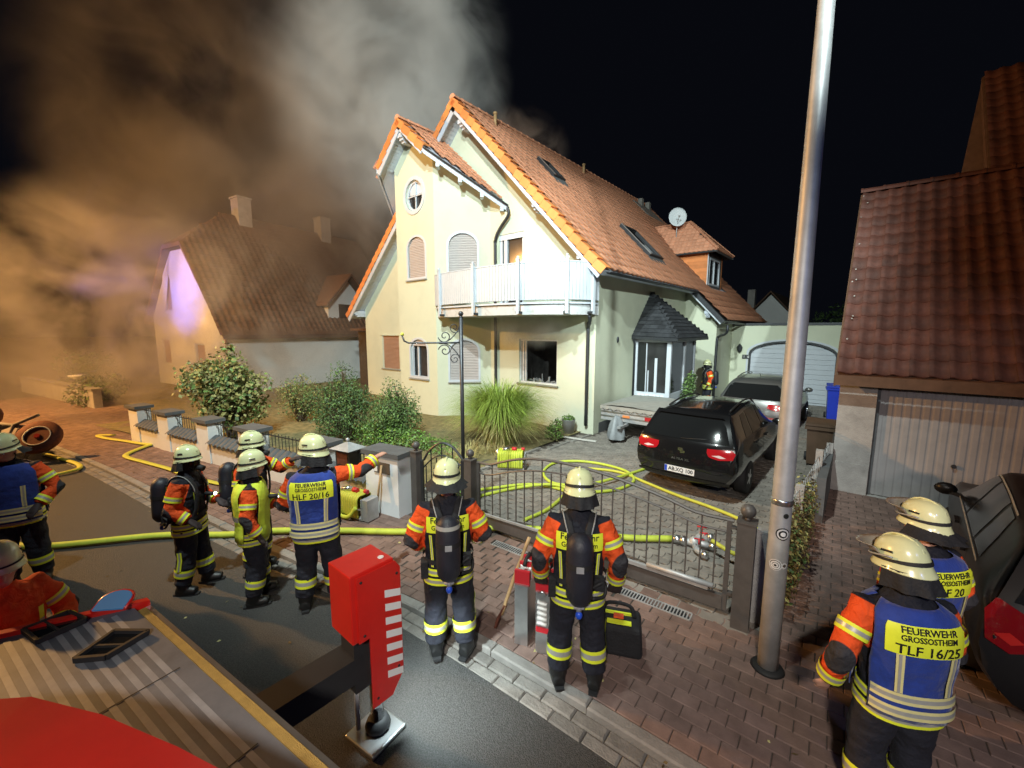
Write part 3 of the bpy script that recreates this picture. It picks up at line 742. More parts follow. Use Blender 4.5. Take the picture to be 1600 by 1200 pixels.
def ridge_tiles(a, b, r, ln, mt, parent, lift=0.02):
    a, b = Vector(a), Vector(b); d = (b - a); n = max(1, int(d.length / ln)); d /= n; du = d.normalized(); x = du.cross(Vector((0, 0, 1))).normalized(); up = x.cross(du)
    me = None
    for k in range(n):
        if me is None:
            mb = MB(); V = []
            for s, rr in ((0, r * 1.1), (ln * 0.12, r * 1.1), (ln * .13, r), (d.length * 1.04, r * .93)):
                for j in range(7):
                    t = math.pi * (j / 6) * 1.1 - math.pi * .05; V.append(du * s + x * (math.cos(t) * rr) + up * (math.sin(t) * rr * .9))
            F = [(i * 7 + j, i * 7 + j + 1, (i + 1) * 7 + j + 1, (i + 1) * 7 + j) for i in range(3) for j in range(6)] + [tuple(range(7)), tuple(range(21, 28))[::-1]]
            mb.add(V, F, 0, False); o = mb.build('ridge_tile', mt, parent, fix=False); me = o.data
        else: o = link('ridge_tile', me, parent)
        o.location = a + d * k + Vector((0, 0, lift))
ridge_tiles((RX, -0.62, RZ), (RX, 15.4, RZ), 0.12, 0.38, 'tile_red', MR)
# barge boards + tongue-and-groove soffit of the verge overhang
def barge(a, b, y, ht, parent, m='soffit', th=0.035, off=0.16):
    a, b = Vector(a), Vector(b); d = (b - a).normalized(); nn = d.cross(Vector((0, 1, 0)))
    if nn.z < 0: nn = -nn
    mb = MB(); p = [a - nn * off, b - nn * off, b - nn * (off + ht), a - nn * (off + ht)]
    mb.slab([(q.x, y, q.z) for q in p], (0, th, 0)); return mb.build('barge_board', m, parent)
barge((0.54, 0, 4.53), (RX, 0, RZ), -0.60, 0.13, MR); barge((-12.56, 0, 3.64), (RX, 0, RZ), -0.60, 0.20, MR)
m = MB(); m.slab([(RX - .22, -.598, RZ - .40), (RX + .22, -.598, RZ - .40), (RX, -.598, RZ - .04)], (0, .05, 0)); m.build('apex_plate', 'soffit', MR)
def soffit_boards(a, b, y0, y1, parent, off=0.215, n=36):
    a, b = Vector(a), Vector(b); d = (b - a) / n; du = d.normalized(); nn = du.cross(Vector((0, 1, 0)))
    if nn.z < 0: nn = -nn
    mb = MB()
    for k in range(n):
        p, q = a + d * (k + .04), a + d * (k + .96)
        mb.slab([(p.x - nn.x * off, y0, p.z - nn.z * off), (q.x - nn.x * off, y0, q.z - nn.z * off), (q.x - nn.x * off, y1, q.z - nn.z * off), (p.x - nn.x * off, y1, p.z - nn.z * off)], -nn * 0.012)
    return mb.build('soffit_boards', 'soffit', parent, fix=False)
soffit_boards((0.45, 0, zr(.45)), (RX, 0, RZ), -0.56, 0.0, MR, n=60); soffit_boards((-12.5, 0, zl(-12.5)), (RX, 0, RZ), -0.56, 0.0, MR, n=72)
def bracket(x, z, y0, y1, parent, rzz=0.0):
    mb = MB(); yy = y1 - y0
    for k, (a, h) in enumerate(((1.0, .13), (.86, .07), (.7, .06))):
        zz = z - [0, .13, .20][k]
        mb.bb((x - .10 + .012 * k, y1 - yy * a, zz - h), (x + .10 - .012 * k, y1 - 0.001, zz - 0.001))
    mb.build('purlin_end', 'soffit', parent)
for x in (-1.75, -0.22): bracket(x, zr(x) - .32, -0.56, 0, MR)
bracket(-4.80, 9.72, -0.56, 0, MR); bracket(-12.02, 3.84, -0.56, 0, MR)
# eave gutter along the side
def gutter(a, b, parent, r=0.065, m='dark_metal'):
    a, b = Vector(a), Vector(b); d = (b - a).normalized(); x = d.cross(Vector((0, 0, 1))).normalized(); V = []; n = 8
    mb = MB()
    for p in (a, b):
        for rr in (r, r * .9):
            for j in range(n + 1):
                t = math.pi + math.pi * j / n; V.append(p + x * (math.cos(t) * rr) + Vector((0, 0, math.sin(t) * rr)))
    k = n + 1; F = []
    for j in range(n): F += [(j, j + 1, 2 * k + j + 1, 2 * k + j), (k + j + 1, k + j, 3 * k + j, 3 * k + j + 1)]
    F += [(0, 2 * k, 3 * k, k), (n, k + n, 3 * k + n, 2 * k + n)]
    mb.add(V, F, 0, True); return mb.build('gutter', m, parent, fix=False)
gutter((0.60, -0.5, 4.47), (0.60, 6.85, 4.47), MR)
gutter((1.72, 6.9, zr(1.72) - .02), (1.72, 15.3, zr(1.72) - .02), MR)
# wing
WG = link('wing', None, H)
m = MB(); m.slab([(0.01, 7.4, 0), (1.25, 7.4, 0), (1.25, 7.4, zr(1.25) - TH), (0.01, 7.4, zr(0.01) - TH)], (0, 7.8, 0)); m.build('wall', 'render_yellow', WG)
m = MB(); a, b = Vector((0.50, 0, zr(.5))), Vector((1.66, 0, zr(1.66))); nn = Vector((kR, 0, 1)).normalized()
m.slab([(p.x, 6.88, p.z) for p in (a - nn * .02, b - nn * .02, b - nn * .20, a - nn * .20)], (0, 0.03, 0), 0)
m.slab([(p.x, 6.87, p.z) for p in (a - nn * .19, b - nn * .19, b - nn * .235, a - nn * .235)], (0, 0.03, 0), 1); m.build('barge_board', ['dark_metal', 'white_paint'], WG)
bracket(0.98, zr(.98) - .33, 6.95, 7.4, WG)
m = MB(); m.tube(smooth_path([(1.74, 6.95, zr(1.74) - .1), (1.74, 6.95, 2.95), (1.62, 7.1, 2.82), (1.36, 7.32, 2.72), (1.30, 7.34, 2.4), (1.30, 7.34, 0.1)], 6), 0.05, 10); m.build('downpipe', 'dark_metal', WG)

# bay roof
BR = link('bay_roof', None, H)
P_r = [(brx, -1.85, brz), (-5.05, -1.85, brz - 1.3 * bk), (-3.20, -0.01, brz - 3.15 * bk), (brx, -0.01, brz)]
P_l = [(brx, -1.85, brz), (-7.65, -1.85, brz - 1.3 * bk), (-9.50, 0.4, brz - 3.15 * bk), (brx, 0.9, brz)]
roof_slab('underside', P_r, 0.13, 'soffit', BR); roof_slab('underside', P_l, 0.13, 'soffit', BR)
cb = math.hypot(1, bk); ebr = Vector((-1, 0, bk)).normalized()
org = Vector((-3.20, -1.85, brz - 3.15 * bk)); S3 = 3.15 * cb; S13 = 1.3 * cb
pl = tile_place(org, (0, 1, 0), ebr, [(1.86, 0), (1.84, S3 - .04), (0.28, S3 - .04), (0.28, S3 - S13), (0.1, S3 - S13)], 0.235, 0.30)
pieces('roof_tile', ['tile_red'], pl, BR, [tile_mesh(0.235, 0.30)], keep=300)
org = Vector((-9.50, 0.9, brz - 3.15 * bk))
pl = tile_place(org, (0, -1, 0), Vector((1, 0, bk)), [(0.4, 0), (2.75, S3 - S13), (2.45, S3 - .04), (0, S3 - .04), (0, 0)], 0.235, 0.30)
pieces('roof_tile_back', ['tile_red'], pl, BR, [tile_mesh(0.235, 0.30)], keep=0, rest_name='left_slope_tiles')
verge((-5.05, -1.87, brz - 1.3 * bk), (brx, -1.87, brz), 4, 'tile_orange', BR, wd=.27); verge((-7.65, -1.87, brz - 1.3 * bk), (brx, -1.87, brz), 5, 'tile_orange', BR, wd=.27)
ridge_tiles((brx, -1.87, brz), (brx, 0.9, brz), 0.11, 0.38, 'tile_red', BR)
barge((-5.05, 0, brz - 1.3 * bk), (brx, 0, brz), -1.84, 0.12, BR, off=.12); barge((-7.72, 0, brz - 1.37 * bk), (brx, 0, brz), -1.84, 0.20, BR, off=.12)
soffit_boards((-5.1, 0, brz - 1.25 * bk), (brx, 0, brz), -1.80, -1.3, BR, off=.17, n=14); soffit_boards((-7.6, 0, brz - 1.25 * bk), (brx, 0, brz), -1.80, -1.3, BR, off=.17, n=14)
# fascia along the two slanted cut edges
for sx in (1, -1):
    m = MB(); a = Vector((brx + sx * 1.30, -1.85, brz - 1.3 * bk)); b = Vector((brx + sx * 3.15, -0.01 if sx > 0 else 0.38, brz - 3.15 * bk))
    m.slab([a - Vector((0, 0, .03)), b - Vector((0, 0, .03)), b - Vector((0, 0, .21)), a - Vector((0, 0, .21))], Vector((sx * -.03, .03, 0))); m.build('eave_board', 'soffit', BR)
gutter((-5.02, -1.90, brz - 1.3 * bk - .02), (-3.16, -0.06, brz - 3.15 * bk - .02), BR, 0.05)
for t in (.16, .42, .68, .92):
    a = Vector((-5.05, -1.85, brz - 1.3 * bk)) + (Vector((-3.2, -0.01, brz - 3.15 * bk)) - Vector((-5.05, -1.85, brz - 1.3 * bk))) * t
    m = MB(); m.bar(a + Vector((.02, -.02, -.26)), a + Vector((-.32, .32, -.20)), 0.11, 0.12); m.build('rafter_end', 'white_paint', BR)
bracket(-6.35, brz - .42, -1.80, -1.3, BR)
m = MB(); m.slab([(brx - .2, -1.838, brz - .34), (brx + .2, -1.838, brz - .34), (brx, -1.838, brz - .03)], (0, .05, 0)); m.build('apex_plate', 'soffit', BR)
m = MB(); m.tube(smooth_path([(-3.10, -0.16, 6.78), (-3.12, -0.12, 6.55), (-3.45, -0.10, 6.25), (-3.70, -0.08, 5.9), (-3.72, -0.08, 5.2), (-3.72, -0.08, 0.1)], 6), 0.05, 10); m.build('downpipe', 'dark_metal', H)

# --- balcony
BL = link('balcony', None, H)
outl = smooth_path([(-5.22, -1.36, 0), (-4.75, -1.52, 0), (-3.9, -1.62, 0), (-3.05, -1.68, 0), (-2.2, -1.67, 0), (-1.42, -1.58, 0), (-0.75, -1.36, 0), (-0.25, -1.02, 0), (0.02, -0.55, 0), (0.10, -0.06, 0)], 6)
def offs(d):
    out = []
    for i, p in enumerate(outl):
        t = (outl[min(i + 1, len(outl) - 1)] - outl[max(0, i - 1)]).normalized(); out.append(p + Vector((t.y, -t.x, 0)) * d)
    return out
def deck(z0, z1, d, name, m):
    o_ = [(p.x, p.y, z0) for p in offs(d)] + [(0.08, -0.015, z0), (-4.05, -0.03, z0)]; mb = MB(); mb.slab(o_, (0, 0, z1 - z0)); return mb.build(name, m, BL)
deck(3.40, 3.66, -0.06, 'slab', 'white_sooty'); deck(3.68, 3.73, 0.0, 'floor_edge', 'white_paint')
acc = [0.0]
for i in range(1, len(outl)): acc.append(acc[-1] + (outl[i] - outl[i - 1]).length)
def along(t):
    i = max(0, min(len(outl) - 2, int(np.searchsorted(acc, t)) - 1)); a, b = outl[i], outl[i + 1]; d = (b - a).normalized(); return a + d * (t - acc[i]), d
zt, zb_ = 4.76, 3.80
m = MB(); m.tube([(p.x, p.y, zt) for p in outl], [(0.035, 0.025)] * len(outl), 8); m.build('hand_rail', 'white_paint', BL)
m = MB(); m.tube([(p.x, p.y, zb_) for p in outl], [(0.02, 0.025)] * len(outl), 6); m.build('bottom_rail', 'white_paint', BL)
t = 0.06
while t < acc[-1] - .03:
    p, d = along(t); mb = MB(); q = p + Vector((d.y, -d.x, 0)) * 0.028
    mb.box((q.x, q.y, (zt + zb_) / 2 - 0.02), (0.088, 0.02, zt - zb_ - 0.01), 0, rz=math.atan2(d.y, d.x)); mb.build('baluster', 'white_paint', BL); t += 0.1045
for px in (-4.73, -3.05, -1.46, -0.30, 0.055):
    t = min(np.linspace(0, acc[-1], 400), key=lambda q: abs(along(q)[0].x - px)); p, d = along(t); q = p + Vector((d.y, -d.x, 0)) * 0.085
    mb = MB(); a = math.atan2(d.y, d.x); mb.box((q.x, q.y, 4.13), (0.085, 0.075, 1.42), 0, rz=a); mb.box((q.x, q.y, 4.855), (0.10, 0.09, 0.03), 0, rz=a); mb.ball((q.x, q.y, 4.90), 0.04, 8, 6); mb.box((p.x, p.y, 3.46), (0.12, 0.22, 0.06), 1, rz=a)
    mb.build('post', ['white_paint', 'dark_metal'], BL)
m = MB(); m.tube(smooth_path([(0.03, -0.42, 3.38), (0.0, -0.34, 3.22), (-0.15, -0.14, 3.08), (-0.19, -0.09, 2.95), (-0.2, -0.09, 0.25)], 6), 0.048, 10); m.build('downpipe', 'dark_metal', H)
for zz in (0.9, 2.2):
    pass

# --- skylights, vents, chimney strip, dormer
def on_roof(a, b, h=0.0):   # a = y, b = distance up the slope from the main eave
    nn = Vector((kR, 0, 1)).normalized(); return Vector((0.54, a, 4.53)) + eb * b + nn * h
def skylight(y0, y1, b0, b1, name, openk=0.0):
    k = link(name, None, H); m = MB(); nn = Vector((kR, 0, 1)).normalized()
    for (ya, yb, ba, bb_) in ((y0, y0 + .10, b0, b1), (y1 - .10, y1, b0, b1), (y0 + .1, y1 - .1, b0, b0 + .12), (y0 + .1, y1 - .1, b1 - .12, b1)):
        m.slab([on_roof(ya, ba, .0), on_roof(yb, ba, .0), on_roof(yb, bb_, .0), on_roof(ya, bb_, .0)], nn * 0.15)
    m.build('frame', 'dark_metal', k)
    m = MB(); m.slab([on_roof(y0 + .1, b0 + .12, .07), on_roof(y1 - .1, b0 + .12, .07), on_roof(y1 - .1, b1 - .12, .07 + openk), on_roof(y0 + .1, b1 - .12, .07 + openk)], nn * 0.02); m.build('glass', 'car_glass', k)
    m = MB(); m.slab([on_roof(y0 + .02, b0, .151), on_roof(y0 + .08, b0, .151), on_roof(y0 + .08, b1, .151), on_roof(y0 + .02, b1, .151)], nn * 0.025); m.build('trim', 'alu', k)
    m = MB(); m.slab([on_roof(y0 - .05, b0 - .28, .035), on_roof(y1 + .05, b0 - .28, .035), on_roof(y1 + .05, b0, .07), on_roof(y0 - .05, b0, .07)], nn * 0.01); m.build('flashing', 'plinth_grey', k)
skylight(4.45, 5.75, 1.45, 3.15, 'roof_window'); skylight(2.0, 2.72, 5.05, 6.1, 'roof_window')
for y, b in ((1.0, 7.55), (7.0, 7.6)):
    p = on_roof(y, b); m = MB(); m.tube([p, p + Vector((0, 0, .40))], 0.06, 10); m.tube([p + Vector((0, 0, .40)), p + Vector((0, 0, .46))], 0.075, 10); m.build('vent_pipe', 'hose_yellow' if False else 'wood', H)
ch = link('chimney', None, H); p = on_roof(13.0, 7.4)
m = MB(); m.slab([on_roof(12.3, 6.3, .03), on_roof(14.6, 6.3, .03), on_roof(14.6, 7.7, .03), on_roof(12.3, 7.7, .03)], Vector((kR, 0, 1)).normalized() * .05); m.build('flashing', 'kerb', ch)
for q in (13.2, 14.2):
    m = MB(); b = on_roof(q, 7.5); m.bb((b.x - .12, b.y - .12, b.z - .2), (b.x + .12, b.y + .12, b.z + .42)); m.build('flue', 'kerb', ch)
# dormer
DM = link('dormer', None, H); dy0, dy1 = 9.62, 11.95; dx = 0.16; dzt = 6.44
m = MB(); xs = 0.54 - (dzt - 4.53) / kR
m.slab([(xs, dy0, dzt), (dx, dy0, dzt), (dx, dy0, zr(dx)), ], (0, 0.12, 0)); ck = m.build('cheek', 'tile_orange', DM)
m = MB(); zz = zr(dx) + .05; r_ = 0
while zz < dzt - .03:
    x0 = 0.54 - (zz - 4.53) / kR; x = max(xs, x0)
    xx = dx - 0.002 - (0.15 if r_ % 2 else 0.0)
    m.bb((x, dy0 - 0.018, zz), (dx - .002, dy0 - 0.002, min(dzt, zz + .143))); zz += .15; r_ += 1
m.build('cladding_row', 'tile_orange', DM)
m = MB(); m.bar((dx + .01, dy0 - .02, zr(dx)), (dx + .01, dy0 - .02, dzt), .04, .04); m.bar((dx, dy0 - .02, zr(dx) + .03), (xs, dy0 - .02, dzt + .03), .03, .05, up=(0, 1, 0)); m.build('cheek_trim', 'white_paint', DM)
m = MB(); m.slab([(xs, dy1, dzt), (dx, dy1, dzt), (dx, dy1, zr(dx))], (0, -0.12, 0)); m.build('cheek', 'tile_orange', DM)
m = MB(); m.bb((dx - .08, dy0 + .13, zr(dx) - .05), (dx, dy1 - .13, 5.0)); m.bb((dx - .08, dy0 + .13, 6.2), (dx, dy1 - .13, dzt)); m.bb((dx - .08, dy0 + .13, 5.0), (dx, dy0 + .25, 6.2)); m.bb((dx - .08, dy1 - .4, 5.0), (dx, dy1 - .13, 6.2)); m.build('front', 'plinth_grey', DM)
dw = link('dormer_window', None, DM)
m = MB(); m.bb((dx - .05, dy0 + .25, 5.0), (dx - .03, dy1 - .4, 6.2)); m.build('glass', 'glass_room', DM)
m = MB()
for (ya, yb, za, zb2) in ((dy0 + .25, dy0 + .32, 5, 6.2), (dy1 - .47, dy1 - .4, 5, 6.2), (dy0 + .32, dy1 - .47, 5, 5.08), (dy0 + .32, dy1 - .47, 6.12, 6.2), (10.62, 10.70, 5.08, 6.12)): m.bb((dx - .045, ya, za), (dx + .012, yb, zb2))
m.build('window_frame', 'white_paint', DM)
bpy.data.objects.remove(dw)
dr = link('dormer_roof', None, DM); e0, e1, ex, ez = dy0 - .3, dy1 + .3, dx + .42, dzt - 0.02
yc = (dy0 + dy1) / 2; rz2 = ez + 1.62; rx2 = -1.05
rb = 0.54 - (rz2 - 4.53) / kR
PA = [(0.54 - (ez - 4.53) / kR, e0, ez), (ex, e0, ez), (rx2, yc, rz2), (rb, yc, rz2)]
PB = [(ex, e0, ez), (ex, e1, ez), (rx2, yc, rz2)]
PC = [(ex, e1, ez), (0.54 - (ez - 4.53) / kR, e1, ez), (rb, yc, rz2), (rx2, yc, rz2)]
for q in (PA, PB, PC): roof_slab('underside', q, 0.08, 'plinth_grey', dr)
def plane_tiles(pts, i0, i1, wd, ln, parent, mt, name, keep):
    o_, e_ = Vector(pts[i0]), (Vector(pts[i1]) - Vector(pts[i0])).normalized(); c_ = sum((Vector(p) for p in pts), Vector()) / len(pts)
    up_ = (c_ - o_) - e_ * (c_ - o_).dot(e_); up_.normalize()
    poly = [((Vector(p) - o_).dot(e_), (Vector(p) - o_).dot(up_)) for p in pts]
    pl = tile_place(o_, e_, up_, poly, wd, ln); pieces(name, [mt], pl, parent, [tile_mesh(wd, ln, .026, .022)], keep=keep, rest_name='tile_field')
plane_tiles(PA, 0, 1, 0.2, 0.22, dr, 'tile_red', 'roof_tile', 300); plane_tiles(PB, 0, 1, 0.2, 0.22, dr, 'tile_red', 'roof_tile', 300)
ridge_tiles((ex, e0, ez + .03), (rx2, yc, rz2 + .02), 0.07, 0.3, 'tile_red', dr); ridge_tiles((ex, e1, ez + .03), (rx2, yc, rz2 + .02), 0.07, 0.3, 'tile_red', dr); ridge_tiles((rx2, yc, rz2), (rb, yc, rz2), 0.07, 0.3, 'tile_red', dr)
gutter((ex - .1, e0 - .05, ez - .06), (0.54 - (ez - 4.53) / kR + .1, e0 - .05, ez - .06), dr, 0.05)

# satellite dish (its own thing on the dormer roof)
sd = thing('satellite_dish', 'round pale satellite dish on the dormer roof', 'satellite dish', (-1.45, 10.1, 7.2))
M = (Vector((0.45, -0.85, 0.25))).to_track_quat('Z', 'Y').to_matrix()
m = MB(); m.lathe([(0.001, 0.0), (0.2, 0.015), (0.34, 0.05), (0.44, 0.09), (0.44, 0.10), (0.34, 0.062), (0.2, 0.03), (0.001, 0.012)], (0, 0, 1.0), 24, 0, M, 0.9, 1.05); m.build('dish', 'render_blue_white', sd)
m = MB(); m.tube([(-.02, .04, 0), (-.02, .04, 1.0)], 0.025, 8); m.tube([(0, 0, .6), (0.25, -.5, .9)], .012, 6); m.box((0.26, -.52, .93), (.07, .1, .07)); m.build('mast', 'galv', sd)

# --- entrance porch
PR = link('porch', None, H); py0, py1, pxo = 2.55, 5.0, 1.22
m = MB(); m.bb((0.002, py0, -0.02), (pxo, py1, 0.62)); m.build('plinth', 'plinth_grey', PR)
m = MB()
for (x, y) in ((0.07, py0 + .05), (pxo - .07, py0 + .05), (pxo - .07, py1 - .05), (0.07, py1 - .05), (pxo - .07, 3.9)): m.bb((x - .065, y - .05, 0.62), (x + .065, y + .05, 2.72))
m.bb((0.136, py0 + .01, 0.62), (pxo - .136, py0 + .08, 1.00)); m.bb((pxo - .1, py0 + .1, 0.62), (pxo - .02, py1 - .1, 0.98)); m.bb((0.136, py0 + .01, 2.6), (pxo - .136, py0 + .09, 2.72)); m.bb((pxo - .12, py0 + .1, 2.6), (pxo - .01, py1 - .1, 2.72))
m.build('frame', 'white_paint', PR)
m = MB(); m.bb((0.136, py0 + .04, 1.0), (pxo - .136, py0 + .05, 2.6)); m.build('pane', 'glass_room', PR)
m = MB(); m.bb((pxo - .06, py0 + .1, .98), (pxo - .05, 3.84, 2.6)); m.bb((pxo - .06, 3.96, .98), (pxo - .05, py1 - .1, 2.6)); m.build('pane', 'glass_room', PR)
dq = link('door', None, PR); m = MB(); m.bb((0.18, py0 + .0, 1.0), (0.42, py0 + .035, 2.55)); m.build('leaf', 'glass_dark', dq)
m = MB(); m.bb((0.43, py0 - .012, 1.0), (0.455, py0 + .035, 2.56)); m.bb((0.72, py0 - .01, 1.0), (0.80, py0 + .03, 2.1)); m.bb((0.50, py0 - .01, 1.0), (0.53, py0 + .03, 1.7)); m.build('rail', 'white_paint', dq)
for k in range(7):
    x = .19 + k * .125; m = MB(); m.bb((x, py0 - .012, .70), (x + .10, py0 + .008, .93)); m.build('panel', 'galv' if False else 'render_blue_white', PR)
ap = Vector((0.012, 3.78, 4.28)); c1, c2, c3, c4 = Vector((0.02, py0 - .22, 2.80)), Vector((pxo + .24, py0 - .22, 2.74)), Vector((pxo + .24, py1 + .5, 2.74)), Vector((0.02, py1 + .5, 2.80))
def slates(a, b, top, parent):
    """three-sided roof face a-b-top laid with slate courses"""
    a, b, top = Vector(a), Vector(b), Vector(top); e_ = (b - a).normalized(); up_ = (top - a) - e_ * (top - a).dot(e_); L = up_.length; up_.normalize(); nn = e_.cross(up_)
    if nn.z < 0: nn = -nn
    mb0 = MB(); mb0.slab([a, b, top], -nn * .03); mb0.build('deck', 'slate', parent)
    n = int(L / .16); ax = 0; bx = (b - a).length; tx_ = (top - a).dot(e_)
    for k in range(n):
        h0, h1 = L * k / n, L * (k + 1.12) / n; l0 = ax + (tx_ - ax) * h0 / L; r0 = bx + (tx_ - bx) * h0 / L
        w0 = .22; cnt = max(1, int((r0 - l0) / w0)); wq = (r0 - l0) / cnt
        for q in range(cnt):
            xa, xb = l0 + q * wq, l0 + (q + 1) * wq - .006; mb = MB(); j = random.uniform(0, .004)
            P = [a + e_ * xa + up_ * h0 + nn * (.022 + j), a + e_ * xb + up_ * h0 + nn * (.022 + j), a + e_ * xb + up_ * min(h1, L) + nn * .004, a + e_ * xa + up_ * min(h1, L) + nn * .004]
            mb.slab(P, -nn * .009); mb.build('slate', 'slate', parent, fix=False)
prr = link('porch_roof', None, PR)
slates(c1, c2, ap, prr); slates(c2, c3, ap, prr); slates(c3, c4, ap, prr)
m = MB(); m.bar(c1 + Vector((0, 0, -.05)), c2 + Vector((0, 0, -.05)), .04, .09); m.bar(c2 + Vector((0, 0, -.05)), c3 + Vector((0, 0, -.05)), .04, .09); m.build('eave_board', 'dark_metal', prr)
m = MB(); m.tube([(0.06, py0 - .2, 2.72), (0.05, py0 - .05, 2.55), (0.05, py0 - .05, 0.1)], .035, 8); m.build('downpipe', 'dark_metal', PR)
for q in ((0.45, py0 - .05, 2.70), (1.0, py0 - .05, 2.70)):
    m = MB(); m.lathe([(.05, 0), (.05, .02)], q, 10); m.build('downlight', 'white_paint', PR)
m = MB(); m.ball((0.03, 1.32, 2.70), 0.07, 10, 8, 0, (0.5, .7, 1.4)); m.build('wall_lamp', 'dark_metal', H)
m = MB(); m.bb((0.013, 1.05, 0.42), (0.05, 1.25, 0.72)); m.build('meter_box', 'galv', H)

# --- garage attached at the back of the drive
GA = thing('garage', 'pale yellow flat-roofed garage with white arched door at end of driveway', 'garage', (0, 0, 0))
fgar = lambda p: (p[0], 9.9, p[1])
gd = [(1.96, -0.01), (5.02, -0.01), (5.02, 1.98)] + [(3.49 + 1.53 * math.cos(math.pi * i / 14), 1.98 + 0.56 * math.sin(math.pi * i / 14)) for i in range(1, 14)] + [(1.96, 1.98)]
holed([(1.253, -.02), (5.6, -.02), (5.6, 3.17), (1.253, 3.17)], [gd], fgar, IN, .18, 'wall', 'render_yellow', GA, 0.25)
m = MB(); m.bb((1.254, 9.86, 3.175), (5.65, 15.0, 3.27)); m.build('roof_cap', 'dark_metal', GA)
m = MB(); m.bb((5.35, 10.16, 0), (5.6, 15, 3.17)); m.build('side_wall', 'render_yellow', GA)
z = 0.0; k = 0
while z < 2.5:
    h = min(0.20, 2.53 - z)
    if z < 1.98: xa, xb = 1.97, 5.01
    else:
        q = math.sqrt(max(0, 1 - ((z + h * .9 - 1.98) / .56) ** 2)); xa, xb = 3.49 - 1.53 * q, 3.49 + 1.53 * q
    m = MB(); m.bb((xa, 10.05, z + .004), (xb, 10.08, z + h - .004)); m.build('door_panel', 'white_paint', GA); z += .2; k += 1
pane(gd, fgar, IN, .19, 'door_backing', 'white_paint', GA)
rm, _ = ring_frame(gd, fgar, IN, 0.07, 0.02, 0.15, 'door_frame', 'dark_metal', GA)
ring_frame([(p[0] + (p[0] - 3.49) * .05, p[1] + (.07 if p[1] > .1 else 0)) for p in gd], fgar, IN, 0.07, -0.02, 0.02, 'surround', 'white_paint', GA)
wl = link('wall_lantern', None, GA); m = MB(); m.lathe([(.03, -.16), (.09, -.08), (.11, .08), (.06, .16), (.01, .22)], (1.62, 9.78, 2.18), 8, smooth=False); m.bb((1.58, 9.8, 2.02), (1.66, 9.9, 2.3)); m.build('lamp', 'dark_metal', wl)
sg = link('house_number', None, GA)
for k, x in enumerate((1.80, 1.96)):
    m = MB(); m.bb((x - .075, 9.87, 1.74), (x + .075, 9.897, 1.92)); m.build('plaque', 'dark_metal', sg)
for k, (ch_, x) in enumerate((('1', 1.80), ('8', 1.96))): text_on(ch_, 0.15, (x, 9.866, 1.83), (1, 0, 0), (0, 0, 1), 'white_print', sg, 'digit')
# ================================================================== neighbouring buildings
# right-hand outbuilding with tiled roof and ribbed garage door
RB = thing('outbuilding', 'grey rendered outbuilding with steep dark red tiled roof right of the lamp post', 'outbuilding')
fr = lambda p: (p[0], -0.69, p[1])
door = rect_pts(6.0, 9.6, -0.01, 2.14)
holed([(5.47, -.02), (13.0, -.02), (13.0, 2.36), (5.47, 2.36)], [door], fr, IN, .16, 'wall', 'render_grey', RB, .25)
m = MB(); m.slab([(5.47, -0.43, 0), (5.47, 7.2, 0), (5.47, 7.2, 2.0), (5.47, 3.0, 5.85), (5.47, -0.43, 2.3)], (.25, 0, 0)); m.build('gable_wall', 'render_grey', RB)
# ribbed door leaf
dl = link('garage_door', None, RB); x = 6.02; me = None
while x < 9.58:
    if me is None:
        mb = MB(); mb.add([(0, 0, 0), (.02, -.010, 0), (.08, -.010, 0), (.10, 0, 0), (.118, 0, 0), (0, 0, 2.12), (.02, -.010, 2.12), (.08, -.010, 2.12), (.10, 0, 2.12), (.118, 0, 2.12)], [(i, i + 1, i + 6, i + 5) for i in range(4)]); me = mb.mesh('door_rib', ['corrugated'])
    o = link('door_rib', me, dl); o.location = (x, -0.56, 0.01); x += .118
m = MB(); m.bb((6.0, -0.555, 0), (9.6, -0.53, 2.14)); m.build('door_backing', 'corrugated', dl)
m = MB(); m.bb((6.0, -0.60, 2.08), (9.6, -0.545, 2.139)); m.bb((6.001, -0.60, 0), (6.05, -0.545, 2.079)); m.build('door_frame', 'plinth_grey', dl)
m = MB(); m.lathe([(.02, 0), (.035, .02), (.03, .05)], (7.05, -0.585, .75), 8, 0, Matrix.Rotation(R(90), 3, 'X')); m.build('handle', 'dark_metal', dl)
m = MB(); m.bb((5.46, -0.72, -.02), (5.995, -0.40, .55)); m.build('plinth', 'render_grey', RB)
RR = link('roof', None, RB); ey, ezz, ry, rzz = -1.02, 2.22, 3.0, 6.22; sl = math.hypot(ry - ey, rzz - ezz)
roof_slab('underside', [(5.40, ey, ezz), (13.2, ey, ezz), (13.2, ry, rzz), (5.40, ry, rzz)], .14, 'tile_brown', RR); roof_slab('underside', [(5.40, 7.2, 2.0), (13.2, 7.2, 2.0), (13.2, ry, rzz), (5.40, ry, rzz)], .14, 'tile_brown', RR, .032)
pl = tile_place((5.42, ey, ezz), (1, 0, 0), (0, ry - ey, rzz - ezz), [(0, 0), (7.6, 0), (7.6, sl - .04), (0, sl - .04)], 0.232, 0.355)
pieces('roof_tile', ['tile_dark'], pl, RR, [tile_mesh(0.232, 0.355, .045, .035)], keep=260)
ridge_tiles((5.38, ry, rzz), (13.2, ry, rzz), .11, .38, 'tile_dark', RR)
m = MB(); m.slab([(5.385, ey, ezz - .02), (5.385, ry, rzz - .02), (5.385, ry, rzz - .22), (5.385, ey, ezz - .22)], (.03, 0, 0)); m.bb((5.40, ey - .03, ezz - .20), (13.2, ey - .005, ezz - .02)); m.build('fascia', 'tile_brown', RR)
m = MB()
